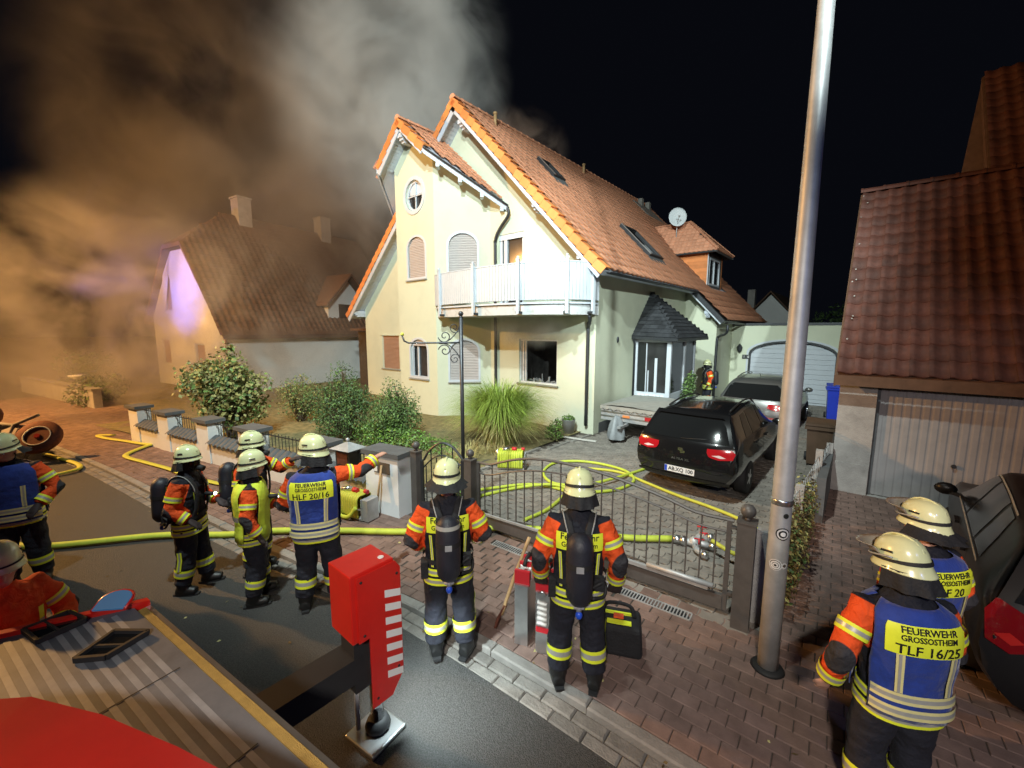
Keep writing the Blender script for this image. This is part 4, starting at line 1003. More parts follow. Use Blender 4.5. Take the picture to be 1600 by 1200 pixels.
for k in range(11):
    q = random.random(); m.box((5.44 + random.uniform(0, .12), ey + q * 4.0, ezz + q * 4.0 + .085), (.024, .03, .008), 0, Matrix.Rotation(R(45), 3, 'X'))
m.build('lichen', 'render_grey', RR)
# taller house behind it
TB = thing('tall_house', 'dark steep-roofed house rising behind the outbuilding at the right edge', 'house')
m = MB(); m.bb((8.2, 8.2, 0), (14, 16, 6.9)); m.slab([(8.2, 8.2, 6.9), (14, 8.2, 6.9), (11.1, 8.2, 12.3)], (0, 7.8, 0)); m.build('wall', 'render_white', TB)
TR = link('roof', None, TB); tk = (10.1 - 6.9) / 1.0
ta = [(7.75, 7.6, 9.9), (7.55, 3.9, 6.3), (7.85, 3.7, 6.2)]
m = MB(); m.slab([(7.60, 7.3, 9.85), (15, 7.3, 9.85), (15, 4.0, 6.15), (7.60, 4.0, 6.15)], (0, .1, -.12)); m.slab([(7.60, 7.3, 9.85), (7.60, 10.6, 6.15), (15, 10.6, 6.15), (15, 7.3, 9.85)], (0, .1, -.12)); m.build('underside', 'tile_brown', TR)
pl = tile_place((7.62, 4.0, 6.17), (1, 0, 0), (0, 3.3, 3.7), [(0, 0), (5.2, 0), (5.2, 4.9), (0, 4.9)], .28, .36); pieces('roof_tile', ['tile_dark'], pl, TR, [tile_mesh(.28, .36, .045, .035)], keep=140)
m = MB(); m.slab([(7.58, 4.0, 6.1), (7.58, 7.3, 9.83), (7.58, 7.3, 9.58), (7.58, 4.3, 6.1)], (.03, 0, 0)); m.build('barge_board', 'tile_brown', TR)
m = MB(); m.slab([(8.0, 4.6, 0), (14, 4.6, 0), (14, 4.6, 6.3), (8.0, 4.6, 6.3)], (0, 3.7, 0)); m.slab([(8.0, 4.7, 6.3), (8.0, 8.3, 6.3), (8.0, 7.3, 9.3)], (.2, 0, 0)); m.build('wall', 'render_white', TB)
# distant gable seen over the garage
FG = thing('far_house', 'small grey gabled house far behind the garage roof', 'house')
m = MB(); m.slab([(-1.3, 25, 0), (1.9, 25, 0), (1.9, 25, 3.7), (0.3, 25, 5.5), (-1.3, 25, 3.7)], (0, 8, 0)); m.build('wall', 'render_white', FG)
m = MB(); m.slab([(-1.55, 24.7, 3.5), (0.3, 24.7, 5.65), (0.3, 33.4, 5.65), (-1.55, 33.4, 3.5)], (0, 0, .12)); m.slab([(2.15, 24.7, 3.5), (0.3, 24.7, 5.65), (0.3, 33.4, 5.65), (2.15, 33.4, 3.5)], (0, 0, .12)); rf = m.build('roof', 'tile_brown', FG)
m = MB(); m.bb((-1.6, 27, 4.2), (-1.1, 27.5, 6.1)); m.build('chimney', 'render_grey', rf)

# left neighbour
pa = R(9); NG = Vector((-math.cos(pa), -math.sin(pa), 0)); NR = Vector((-math.sin(pa), math.cos(pa), 0)); NC = Vector((-17.0, -4.2, 0))
LH = thing('neighbour_house', 'white half-hipped house with brown roof and two chimneys in orange smoke', 'house', NC)
def nb(g_, r_, z_): return NG * g_ + NR * r_ + Vector((0, 0, z_))
fn = lambda p: nb(p[0], 0, p[1])
wn1, wn2, wn3 = rect_pts(6.2, 7.3, 1.1, 2.5), rect_pts(2.2, 3.3, 1.1, 2.3), rect_pts(5.4, 6.3, 4.0, 5.8)
holed([(0, 0), (8, 0), (8, 3.7), (5.0, 7.0), (3.2, 7.0), (0, 2.95)], [wn1, wn2, wn3], fn, NR, .18, 'gable_wall', 'render_white', LH, .2)
for wq in (wn1, wn2, wn3):
    k = link('window', None, LH); pane(wq, fn, NR, .12, 'shutter_leaf', 'shutter_brown', k); ring_frame(wq, fn, NR, .07, .05, .11, 'frame', 'white_paint', k)
m = MB(); m.slab([nb(0, .21, 0), nb(0, 9, 0), nb(0, 9, 2.9), nb(0, .21, 2.9)], NG * .25); m.build('side_wall', 'render_white', LH)
m = MB(); m.slab([nb(8, .21, 0), nb(8, 9, 0), nb(8, 9, 3.6), nb(8, .21, 3.6)], NG * -.25); m.build('side_wall', 'render_white', LH)
NRf = link('roof', None, LH); rdg = 9.05
m = MB(); m.slab([nb(-.45, -.3, 2.55), nb(-.45, 11, 2.55), nb(4.1, 11, rdg), nb(4.1, 2.2, rdg), nb(3.1, -.3, 7.05)], (0, 0, .2)); m.slab([nb(8.4, -.3, 3.3), nb(8.4, 11, 3.3), nb(4.1, 11, rdg), nb(4.1, 2.2, rdg), nb(5.1, -.3, 7.05)], (0, 0, .2)); m.slab([nb(3.1, -.3, 7.06), nb(5.1, -.3, 7.06), nb(4.1, 2.2, rdg)], (0, 0, .2)); m.build('underside', 'tile_brown', NRf)
A0 = nb(-.45, 11, 2.78); eN = -NR; upN = (nb(4.1, 11, rdg) - nb(-.45, 11, 2.55)); LN = upN.length
pl = tile_place(A0, eN, upN, [(0, 0), (11.3, 0), (11.3, LN * .69), (8.8, LN), (0, LN)], .30, .36)
for i, (a, M_) in enumerate(pl): pass
pieces('roof_tile', ['tile_brown'], [(a, M_) for a, M_ in pl], NRf, [tile_mesh(.30, .36)], keep=0, rest_name='tile_field')
for (g_, r_) in ((4.1, 3.2), (4.1, 8.2)):
    m = MB(); c_ = nb(g_, r_, 0); m.box((c_.x, c_.y, rdg + .4), (.75, .7, 1.5), 0, rz=pa); m.box((c_.x, c_.y, rdg + 1.2), (.85, .8, .1), 0, rz=pa); m.build('chimney', 'render_grey', LH)
# cross gable dormer with white front, facing the drive side
DG = link('cross_gable', None, LH)
m = MB(); m.slab([nb(.25, 5.6, 2.9), nb(.25, 8.2, 2.9), nb(.25, 8.2, 4.6), nb(.25, 6.9, 6.0), nb(.25, 5.6, 4.6)], NG * 2.5); m.build('front', 'render_white', DG)
m = MB(); m.slab([nb(.238, 6.3, 3.2), nb(.238, 7.6, 3.2), nb(.238, 7.6, 4.5), nb(.238, 6.3, 4.5)], NG * .01); m.build('opening', 'glass_dark', DG)
m = MB(); m.slab([nb(-.3, 5.2, 4.35), nb(-.3, 6.9, 6.15), nb(4, 6.9, 6.15), nb(4, 5.2, 4.35)], (0, 0, .15)); m.slab([nb(-.3, 8.6, 4.35), nb(-.3, 6.9, 6.15), nb(4, 6.9, 6.15), nb(4, 8.6, 4.35)], (0, 0, .15)); m.build('gable_roof', 'tile_brown', DG)
m = MB(); m.tube([nb(-.45, -.2, 2.6), nb(-.1, -.05, 2.3), nb(-.06, -.05, 0)], .05, 8); m.build('downpipe', 'tile_brown', LH)
# low dark lean-to between the two houses
LT = thing('shed', 'dark timber lean-to between the neighbour house and shrubs', 'shed', (-13.8, 1.5, 0))
m = MB(); m.bb((-1.5, 0, 0), (1.5, 3, 2.9)); m.build('wall', 'bark', LT); m = MB(); m.slab([(-1.8, -.3, 2.95), (1.8, -.3, 2.95), (1.8, 3.2, 3.4), (-1.8, 3.2, 3.4)], (0, 0, .1)); m.build('roof', 'tile_brown', LT)
# parked car cover / low dark thing in neighbour yard is left to the shrubs

# ================================================================== garden wall, gates, posts
WA, WB = Vector((0.27, -6.60, 0)), Vector((-9.25, -8.58, 0)); wdv = (WB - WA).normalized(); wnv = Vector((wdv.y, -wdv.x, 0)); 
if wnv.y < 0: wnv = -wnv
GW = thing('garden_wall', 'low white rendered garden wall with dark capped pillars along the pavement', 'wall')
def wp(t, n_, z_): return WA + wdv * t + wnv * n_ + Vector((0, 0, z_))
Lw = (WB - WA).length
segs = [(0.0, 0.72), (1.75, 2.25), (3.9, 4.5), (5.7, 6.2), (7.55, 8.1), (9.2, Lw)]   # pillars
def wbox(t0, t1, z0, z1, n0, n1, name, m, parent):
    mb = MB(); mb.slab([wp(t0, n0, z0), wp(t1, n0, z0), wp(t1, n1, z0), wp(t0, n1, z0)], (0, 0, z1 - z0)); return mb.build(name, m, parent)
for i, (a, b) in enumerate(segs):
    top = 0.98 if i == 0 else 0.92
    wbox(a, b, -.03, top, -.14 - (0.02 if i == 0 else 0), .16, 'pillar', 'render_blue_white' if i == 0 else 'render_white', GW)
    cp = wbox(a - .05, b + .05, top + .001, top + .075, -.20, .22, 'cap', 'plinth_grey', GW)
    if i < len(segs) - 1:
        c_ = segs[i + 1][0]
        wbox(b + .001, c_ - .001, -.03, .50, -.12, .12, 'panel', 'render_white', GW)
        # coping of half-round roof tiles
        t = b + .02; me = None
        while t < c_ - .03:
            if me is None:
                mb = MB(); V = []
                for n_, z_ in ((-.21, .455), (0.0, .60), (.21, .455)):
                    for j in range(5):
                        a_ = math.pi * j / 4; V.append(wdv * (.085 + math.cos(a_) * .085) + wnv * n_ + Vector((0, 0, z_ + math.sin(a_) * .045 - .5)))
                mb.add(V, [(r_ * 5 + j, r_ * 5 + j + 1, r_ * 5 + j + 6, r_ * 5 + j + 5) for r_ in range(2) for j in range(4)], 0, True); me = mb.mesh('coping_tile', ['plinth_grey'])
            o = link('coping_tile', me, GW); o.location = wp(t, 0, .5); t += .172
        # rail panel
        m = MB(); m.bar(wp(b, 0.02, .62), wp(c_, .02, .62), .018, .018); m.bar(wp(b, .02, .88), wp(c_, .02, .88), .018, .018); m.build('rail', 'dark_metal', GW)
        nb_ = int((c_ - b) / .11)
        for k in range(1, nb_):
            m = MB(); t = b + (c_ - b) * k / nb_; m.bar(wp(t, .02, .56), wp(t, .02, .93), .010, .010); m.build('baluster', 'dark_metal', GW)
m = MB(); m.slab([wp(.16, -.165, .70), wp(.50, -.165, .70), wp(.50, -.165, .88), wp(.16, -.165, .88)], -wnv * .015); m.build('name_plate', 'bark', GW)
m = MB(); m.slab([wp(.42, -.183, .72), wp(.49, -.183, .72), wp(.49, -.183, .86), wp(.42, -.183, .86)], -wnv * .005); m.build('bell_button', 'white_print', GW)

# mailbox on the wall
c_ = wp(1.25, -.05, .58); MBX = thing('mailbox', 'grey pitched-roof mailbox on the garden wall beside the white pillar', 'mailbox', c_, math.atan2(-wdv.y, -wdv.x))
m = MB(); m.bb((-.17, -.13, .03), (.17, .13, .38)); m.build('box', 'dark_metal', MBX)
m = MB(); m.add([(-.24, -.2, .385), (.24, -.2, .385), (.24, .2, .385), (-.24, .2, .385), (0, 0, .50)], [(0, 1, 4), (1, 2, 4), (2, 3, 4), (3, 0, 4), (3, 2, 1, 0)]); m.build('roof', 'galv', MBX)
m = MB(); m.ball((0, 0, .53), .035, 8, 6); m.build('finial', 'galv', MBX); m = MB(); m.bb((-.13, -.137, .12), (.13, -.131, .33)); m.build('flap', 'rust', MBX)
m = MB(); m.tube([(-.2, -.1, -.05), (.2, -.1, -.05)], .055, 10); m.build('newspaper_tube', 'dark_metal', MBX); m = MB(); m.bb((-.03, -.03, -.09), (.03, .03, .03)); m.build('stem', 'dark_metal', MBX)

def post(name, label, p, h, s, rz, ball=.062):
    o = thing(name, label, 'post', p, rz, 'gate posts'); m = MB(); m.bb((-s / 2, -s / 2, -.02), (s / 2, s / 2, h)); m.build('shaft', 'gate_metal', o)
    m = MB(); m.bb((-s / 2 - .008, -s / 2 - .008, h + .001), (s / 2 + .008, s / 2 + .008, h + .02)); m.build('cap', 'gate_metal', o)
    m = MB(); m.lathe([(.03, h + .02), (.02, h + .05)], n=10); m.ball((0, 0, h + .05 + ball * .9), ball, 14, 10); m.build('ball', 'gate_metal', o); return o
gang = math.atan2(.27, 3.4)
post('gate_post', 'dark square gate post with ball finial beside the white pillar', (0.47, -6.52, 0), 1.08, .13, gang)
post('gate_post', 'dark gate post with ball finial between footgate and drive gate', (1.34, -6.17, 0), 1.04, .14, gang)
post('gate_post', 'thick dark gate post with ball finial next to the lamp post', (5.02, -5.94, 0), 1.12, .16, gang, .07)

def gate(name, label, A, B, prof, lower, zb0, zb1, nbars, mt, extra=None):
    A, B = Vector(A), Vector(B); d = (B - A); L = d.length; g_ = thing(name, label, 'gate', A, math.atan2(d.y, d.x))
    m = MB(); m.bb((0, -.02, zb0), (.045, .02, np.interp(0.02, *zip(*prof)) + .0)); m.build('stile', mt, g_); m = MB(); m.bb((L - .045, -.02, zb0), (L, .02, np.interp(L, *zip(*prof)))); m.build('stile', mt, g_)
    tp = smooth_path([(a, 0, z) for a, z in prof], 3); m = MB(); m.tube(tp, [(.022, .018)] * len(tp), 6, smooth=False); m.build('top_rail', mt, g_)
    lp = smooth_path([(a, 0, z) for a, z in lower], 3); m = MB(); m.tube(lp, [(.014, .012)] * len(lp), 6, smooth=False); m.build('middle_rail', mt, g_)
    m = MB(); m.bb((.046, -.025, zb0), (L - .046, .025, zb1)); m.build('bottom_rail', mt, g_)
    for k in range(1, nbars):
        x = L * k / nbars; zt_ = np.interp(x, *zip(*(prof if k % 2 == 0 else lower))) - .012
        m = MB(); m.bb((x - .007, -.007, zb1 - .003), (x + .007, .007, zt_)); m.build('bar', mt, g_)
    return g_, L
G1, GL = gate('drive_gate', 'dark iron driveway gate with arched top rail and thin bars', (1.45, -6.13, 0), (4.87, -5.86, 0),
     [(0, 1.02), (.24, 1.03), (.44, 1.10), (.70, 1.19), (1.05, 1.265), (1.5, 1.29), (1.95, 1.27), (2.4, 1.21), (2.8, 1.13), (3.08, 1.06), (3.45, 1.06)],
     [(.02, .86), (.24, .87), (.64, 1.0), (1.05, 1.10), (1.5, 1.14), (1.95, 1.12), (2.4, 1.07), (2.8, 1.0), (3.12, .93), (3.44, .93)], 0.06, 0.22, 24, 'gate_metal')
m = MB(); m.bar((.1, -.03, .25), (1.2, -.03, .27), .03, .03); m.build('gate_drive_arm', 'galv', G1); m = MB(); m.bar((1.9, -.035, .27), (3.25, -.035, .27), .04, .04); m.build('gate_drive_arm', 'galv', G1); m = MB(); m.tube([(2.6, -.05, .315), (3.3, -.05, .315)], .028, 8); m.build('gate_motor', 'galv', G1)
m = MB(); m.bb((GL, -.03, .98), (GL + .1, .03, 1.0)); m.build('hinge', 'gate_metal', G1); m = MB(); m.bb((GL, -.03, .25), (GL + .1, .03, .28)); m.build('hinge', 'gate_metal', G1)
G2, _ = gate('garden_footgate', 'narrow dark iron footgate with round-arched top beside the signpost', (0.56, -6.50, 0), (1.25, -6.22, 0),
     [(0, .95), (.06, .97), (.15, 1.12), (.30, 1.24), (.42, 1.27), (.56, 1.22), (.68, 1.10), (.745, 1.02)], [(.01, .80), (.1, .90), (.25, 1.03), (.42, 1.07), (.58, 1.0), (.74, .92)], 0.08, 0.12, 8, 'dark_metal')
# wrought-iron sign post
SP = thing('sign_post', 'tall dark iron post with scrolled bracket and empty hook arm', 'sign post', (1.02, -6.02, 0))
m = MB(); m.tube([(0, 0, -.02), (0, 0, 3.18)], .030, 10); m.build('pole', 'dark_metal', SP); m = MB(); m.ball((0, 0, 3.24), .04, 10, 8); m.lathe([(.02, 3.17), (.035, 3.19), (.02, 3.21)], n=10); m.build('finial', 'dark_metal', SP)
adir = Vector((-.66, -.75, 0)).normalized(); am = 0.88
m = MB(); m.tube([(0, 0, 2.80)] + [adir * (am * .9 * k / 4) + Vector((0, 0, 2.80)) for k in range(1, 5)] + [adir * (am * .97) + Vector((0, 0, 2.83)), adir * am + Vector((0, 0, 2.9))], .013, 8); m.build('arm', 'dark_metal', SP)
m = MB(); m.ball(adir * am + Vector((0, 0, 2.93)), .028, 8, 6); m.build('arm_tip', 'hose_yellow', SP)
def scroll(c, r0, turns, sgn, start):
    P = []
    for k in range(26):
        q = k / 25; a = start + sgn * turns * 2 * math.pi * q; r_ = r0 * (1 - .85 * q); P.append(Vector(c) + adir * (r_ * math.cos(a)) + Vector((0, 0, r_ * math.sin(a))))
    return P
for (cx, cz, r_, sg_, st) in ((.10, 3.03, .085, 1, R(200)), (.25, 2.90, .10, -1, R(-10)), (.25, 2.68, .10, 1, R(10)), (.10, 2.55, .085, -1, R(160))):
    m = MB(); m.tube(scroll(adir * cx + Vector((0, 0, cz)), r_, 1.4, sg_, st), .008, 6); m.build('scroll', 'dark_metal', SP)
for s_ in (1, -1):
    m = MB(); m.tube(smooth_path([(0, 0, 2.8 + s_ * .33), adir * .06 + Vector((0, 0, 2.8 + s_ * .17)), adir * .2 + Vector((0, 0, 2.8 + s_ * .03)), adir * .34 + Vector((0, 0, 2.8 + s_ * .01))], 5), .008, 6); m.build('brace', 'dark_metal', SP)

# street lamp post (galvanised) with stickers
LP = thing('lamp_post', 'tall galvanised street lamp post with round stickers on pavement', 'lamp post', (5.33, -6.36, 0))
m = MB(); m.lathe([(.082, -.02), (.081, 1.15), (.079, 1.16), (.071, 3.0), (.050, 6.0), (.038, 9.0)], n=28); m.build('shaft', 'galv', LP)
m = MB(); m.lathe([(.135, 0), (.12, .02), (.085, .03)], n=20); m.build('foot_ring', 'rubber', LP)
m = MB(); m.lathe([(.081, 1.54), (.084, 1.55), (.084, 1.58), (.080, 1.59)], n=24); m.build('strap', 'alu', LP)
m = MB(); m.bb((-.5, -.12, 8.9), (.12, .12, 9.05)); m.build('lamp_head', 'galv', LP)
cdir = Vector((CAMP.x - 5.33, CAMP.y + 6.36, 0)); ca = math.atan2(cdir.y, cdir.x)
def sticker(z, da, r_, mats, parent, rr=.0805):
    for q, (k, mm) in enumerate(mats):
        mb = MB(); V = [(0, 0)]; n_ = 18
        P = []
        for j in range(n_):
            t = 2 * math.pi * j / n_; a = ca + da + math.cos(t) * r_ * k / rr; P.append((math.cos(a) * (rr + .0012 * q), math.sin(a) * (rr + .0012 * q), z + math.sin(t) * r_ * k))
        a = ca + da; P.append((math.cos(a) * (rr + .0012 * q + .0004), math.sin(a) * (rr + .0012 * q + .0004), z))
        mb.add(P, [(j, (j + 1) % n_, n_) for j in range(n_)]); mb.build('sticker', mm, parent, fix=False)
sticker(1.30, .35, .055, ((1, 'black_print'), (.82, 'sticker'), (.6, 'black_print'), (.35, 'white_print')), LP)
sticker(1.02, -.1, .050, ((1, 'sticker'), (.85, 'black_print'), (.75, 'sticker'), (.5, 'black_print'), (.42, 'sticker'), (.2, 'black_print')), LP, .0825)
sticker(1.02, .75, .026, ((1, 'sticker'), (.6, 'alu')), LP, .0825)
sticker(1.46, .5, .022, ((1, 'black_print'),), LP)

# boundary fence on the right of the drive: low wall pillars and wire panels
BF = thing('wire_fence', 'thin wire boundary fence with grey concrete posts right of the driveway', 'fence')
for (x, y, h) in ((5.13, -5.75, 1.0), (5.26, -3.9, .95), (5.33, -1.9, 1.0), (5.42, -.85, .9)):
    m = MB(); m.bb((x - .05, y - .05, -.02), (x + .05, y + .05, h)); m.build('post', 'render_grey', BF)
for z_ in (.18, .36, .54, .72, .9):
    m = MB(); m.tube([(5.13, -5.75, z_), (5.26, -3.9, z_), (5.33, -1.9, z_), (5.42, -.85, z_)], .006, 5); m.build('wire', 'galv', BF)
for k in range(30):
    t = k / 29; y = -5.7 + 4.8 * t; x = 5.13 + .28 * t + .01; m = MB(); m.tube([(x, y, .05), (x, y, .92)], .0035, 4); m.build('wire', 'galv', BF)
m = MB(); m.bb((5.36, -2.6, -.02), (5.48, -.72, .72)); m.build('side_panel', 'plinth_grey', BF)
# far low things on the left street side
ST = thing('front_wall', 'low stone front garden wall across the side street in smoke', 'wall', (-21, -9.6, 0)); 
m = MB(); m.box((0, 0, .3), (9, .25, .75), 0, rz=.2); m.build('course', 'render_grey', ST); m = MB(); m.box((0, 0, .72), (9.1, .34, .07), 0, rz=.2); m.build('coping', 'kerb', ST)
TBX = thing('bird_table', 'small pale pedestal bird bath in the smoky front garden', 'bird bath', (-20.0, -9.0, 0)); m = MB(); m.lathe([(.16, 0), (.12, .1), (.09, .9), (.26, 1.0), (.28, 1.06), (.24, 1.06)], n=14); m.build('bowl_and_stem', 'render_white', TBX)
# ================================================================== plants
rng = np.random.default_rng(11)
def leaf_cloud(name, mt, parent, blobs, n, size, seed=0, aspect=0.55, fold=0.25, up=0.2, shell=0.55):
    """n leaves (two bent triangles each) spread through ellipsoid blobs (cx,cy,cz,rx,ry,rz), denser near the skin, uneven outline"""
    rg = np.random.default_rng(seed + 5); B = np.array(blobs, float); vol = B[:, 3] * B[:, 4] * B[:, 5]; ix = rg.choice(len(B), n, p=vol ** .8 / (vol ** .8).sum())
    d = rg.normal(size=(n, 3)); d /= np.linalg.norm(d, axis=1)[:, None]
    r = shell + (1.04 - shell) * rg.random(n) ** 0.6; r *= 1 + 0.16 * np.sin(d[:, 0] * 7 + ix) * np.sin(d[:, 2] * 6 + ix * 2) + 0.06 * rg.normal(size=n)
    C = B[ix, :3] + d * B[ix, 3:] * r[:, None]
    keep = C[:, 2] > 0.03; C = C[keep]; d = d[keep]; k = len(C)
    nn = d + rg.normal(size=(k, 3)) * .7 + np.array([0, 0, up]); nn /= np.linalg.norm(nn, axis=1)[:, None]
    t = np.cross(nn, rg.normal(size=(k, 3))); t /= np.linalg.norm(t, axis=1)[:, None]; b = np.cross(nn, t)
    s = size * (.6 + .8 * rg.random(k))[:, None]
    V = np.stack([C - t * s * .5, C + b * s * aspect * .5 + nn * s * fold * .3, C + t * s * .5, C - b * s * aspect * .5 + nn * s * fold * .3], 1).reshape(-1, 3)
    F = np.arange(4 * k).reshape(-1, 4); F = np.concatenate([F[:, [0, 1, 2]], F[:, [0, 2, 3]]])
    me = bpy.data.meshes.new(name); me.from_pydata(V.tolist(), [], F.tolist())
    for mm in ([mt] if isinstance(mt, str) else mt): me.materials.append(MATS[mm])
    if not isinstance(mt, str):
        mi = rg.integers(0, len(mt), k); me.polygons.foreach_set('material_index', np.concatenate([mi, mi]).astype(int).tolist())
    return link(name, me, parent)
def stems(parent, base, tips, r0=.025, name='stem'):
    m = MB()
    for t in tips:
        b = Vector(base) + Vector((random.uniform(-.08, .08), random.uniform(-.08, .08), 0)); t = Vector(t); mid = (b + t) / 2 + Vector((random.uniform(-.1, .1), random.uniform(-.1, .1), .1))
        m.tube(smooth_path([b, mid, t], 4), [r0 * (1 - .8 * i / 8) for i in range(9)], 5)
    return m.build(name, 'bark', parent, fix=False)
def shrub(name, label, loc, blobs, n, size, mt, seed, cat='shrub', **kw):
    o = thing(name, label, cat, loc); leaf_cloud('crown', mt, o, blobs, n, size, seed, **kw)
    stems(o, (0, 0, 0), [(b[0] + random.uniform(-.2, .2) * b[3], b[1] + random.uniform(-.2, .2) * b[4], b[2] + b[5] * random.uniform(-.2, .8)) for b in blobs for _ in range(5)]); return o
def rb(n, sx, sy, z0, z1, r0, r1, seed):
    rg = np.random.default_rng(seed); return [(rg.uniform(-sx, sx), rg.uniform(-sy, sy), rg.uniform(z0, z1), *(rg.uniform(r0, r1, 3))) for _ in range(n)]
shrub('leafy_shrub', 'broad-leaved yellowish shrub lit orange, overhanging the garden wall', (-7.0, -6.95, 0), rb(16, .62, .62, .7, 2.0, .30, .52, 1) + [(0.1, 0, 2.3, .28, .28, .38), (-.5, -.2, 2.0, .3, .3, .3), (.55, .1, 1.9, .28, .3, .45), (0, 0, 1.0, .8, .8, .8)], 5200, .105, ['leaf_olive', 'leaf_green', 'leaf_olive'], 3, aspect=.7, shell=.35)
shrub('evergreen_shrub', 'dense dark green shrub, tallest of the small-leaved ones before the bay', (-4.75, -4.9, 0), rb(18, .55, .5, .4, 1.45, .3, .5, 2) + [(0, 0, .8, .75, .75, .8), (-.1, 0, 1.75, .4, .4, .38), (-.35, .1, 1.8, .2, .2, .35)], 9500, .055, ['leaf_dark', 'leaf_green', 'leaf_dark'], 4)
shrub('evergreen_shrub', 'mid-green small-leaved shrub under the lower arched bay window', (-3.72, -4.15, 0), rb(14, .5, .5, .3, 1.15, .28, .45, 5) + [(0, 0, .65, .7, .7, .65), (.2, 0, 1.4, .25, .25, .3), (-.3, .1, 1.45, .2, .2, .3)], 8000, .055, ['leaf_green', 'leaf_green', 'leaf_dark'], 6)
shrub('ground_cover', 'bright lime low leafy bush in front of the mid-green shrub', (-2.9, -4.35, 0), [(-.6, -.1, .25, .7, .5, .38), (.1, .1, .2, .7, .5, .28), (.8, .4, .12, .6, .4, .2), (-1.1, -.3, .25, .5, .4, .35)], 4200, .06, ['leaf_lime', 'leaf_green'], 8)
shrub('pale_shrub', 'pale olive shrub behind the wall, between yellowish and dark green shrubs', (-8.2, -4.7, 0), rb(10, .5, .5, .4, 1.2, .3, .42, 9) + [(0, 0, .7, .65, .65, .7)], 3600, .06, ['leaf_olive', 'leaf_green'], 10)
shrub('small_plant', 'small leafy plant beside the grey bucket at the house corner', (-0.45, -1.30, 0), [(0, 0, .28, .22, .22, .26), (.08, .03, .5, .12, .12, .14), (-.15, 0, .2, .15, .15, .18)], 700, .06, ['leaf_green', 'leaf_lime'], 12, cat='plant')
shrub('flower_plant', 'low herbaceous plants with reddish flowers behind the footgate', (0.35, -5.7, 0), [(0, 0, .3, .35, .25, .3), (.4, -.05, .2, .25, .2, .22), (-.3, .2, .35, .25, .25, .35)], 900, .055, ['leaf_green', 'leaf_dark', 'leaf_lime'], 13, cat='plant')
m = MB()
HD = shrub('autumn_hedge', 'brown-leaved clipped hedge along the wire fence behind lamp post', (5.28, -4.3, 0), [(0, -1.1 + .45 * k, .45, .16, .32, .42) for k in range(6)], 3800, .05, ['leaf_brown', 'leaf_dark', 'leaf_brown', 'leaf_olive'], 14, cat='hedge')
PP = shrub('porch_plant', 'dark leafy potted plant in front of the porch glazing', (1.52, 3.45, 0), [(0, 0, 1.1, .2, .28, .36), (.03, .1, 1.4, .15, .2, .25), (-.03, -.1, .85, .18, .22, .22)], 900, .085, ['leaf_dark', 'leaf_green'], 15, cat='plant')
m = MB(); m.lathe([(.14, 0), (.18, .3), (.20, .32), (.17, .32)], n=14); m.build('pot', 'plinth_grey', PP)
shrub('front_garden_bush', 'dim rounded bush at far left beyond the side wall', (-22.5, -8.6, 0), rb(10, 1.2, .8, .5, 1.4, .5, .8, 16), 1800, .14, 'leaf_dark', 17)
shrub('front_garden_bush', 'dim low bush beside the pedestal bird bath in smoke', (-18.6, -8.6, 0), rb(8, 1.4, .6, .3, .8, .4, .6, 18), 1500, .13, 'leaf_dark', 19)
shrub('yard_tree', 'dark tree crown behind the garage roof at right', (6.5, 26, 0), rb(14, 3.5, 2.5, 1.5, 4.2, 1.0, 1.7, 20), 4200, .26, 'leaf_dark', 21, cat='tree')
# ornamental grass
OG = thing('ornamental_grass', 'large arching clump of yellow-green ornamental grass by the burnt window', 'grass clump', (-1.5, -2.3, 0))
def blades(n, mt, name, r0, h0, h1, spread, wd, seed, parent, droop=1.0):
    rg = np.random.default_rng(seed); V = []; F = []
    for i in range(n):
        a = rg.uniform(0, 2 * math.pi); b = np.array([math.cos(a), math.sin(a)]) ; rr = r0 * math.sqrt(rg.random()); h = rg.uniform(h0, h1); s = spread * rg.uniform(.15, 1.0) ** .8; tw = rg.uniform(-.5, .5)
        o = np.array([math.cos(a + tw) * rr, math.sin(a + tw) * rr]); side = np.array([-b[1], b[0], 0]); w_ = wd * rg.uniform(.6, 1.2); k = len(V); S = 6
        dr = rg.uniform(.3, 1.0) * droop
        for q in range(S + 1):
            t = q / S; xy = o + b * s * (t ** 1.7); z = h * (t * 1.55 - (.55 + .55 * dr * min(1, s)) * t ** 2.6); p = np.array([xy[0], xy[1], max(.01, z)]); ww = w_ * (1 - t ** 2) + .001
            V.append(tuple(p - side * ww / 2)); V.append(tuple(p + side * ww / 2))
        for q in range(S): F.append((k + 2 * q, k + 2 * q + 1, k + 2 * q + 3, k + 2 * q + 2))
    me = bpy.data.meshes.new(name); me.from_pydata(V, [], F); me.materials.append(MATS[mt]); o = link(name, me, parent); o['kind'] = 'stuff'; return o
blades(3600, 'grass_blade', 'blades', .42, 1.2, 2.0, 1.55, .015, 22, OG, 1.15)
blades(1300, 'grass_dry', 'dry_blades', .45, .7, 1.3, 1.5, .012, 23, OG, 1.5)
dg = thing('dry_grass', 'straw-coloured dry grass tufts on the bed near the driveway edge', 'grass', (-0.75, -3.6, 0))
for k in range(7):
    o = blades(90, 'grass_dry', 'tuft', .2, .12, .28, .25, .008, 40 + k, dg); o.location = (random.uniform(-.9, .3), random.uniform(-.9, .9), 0.02)

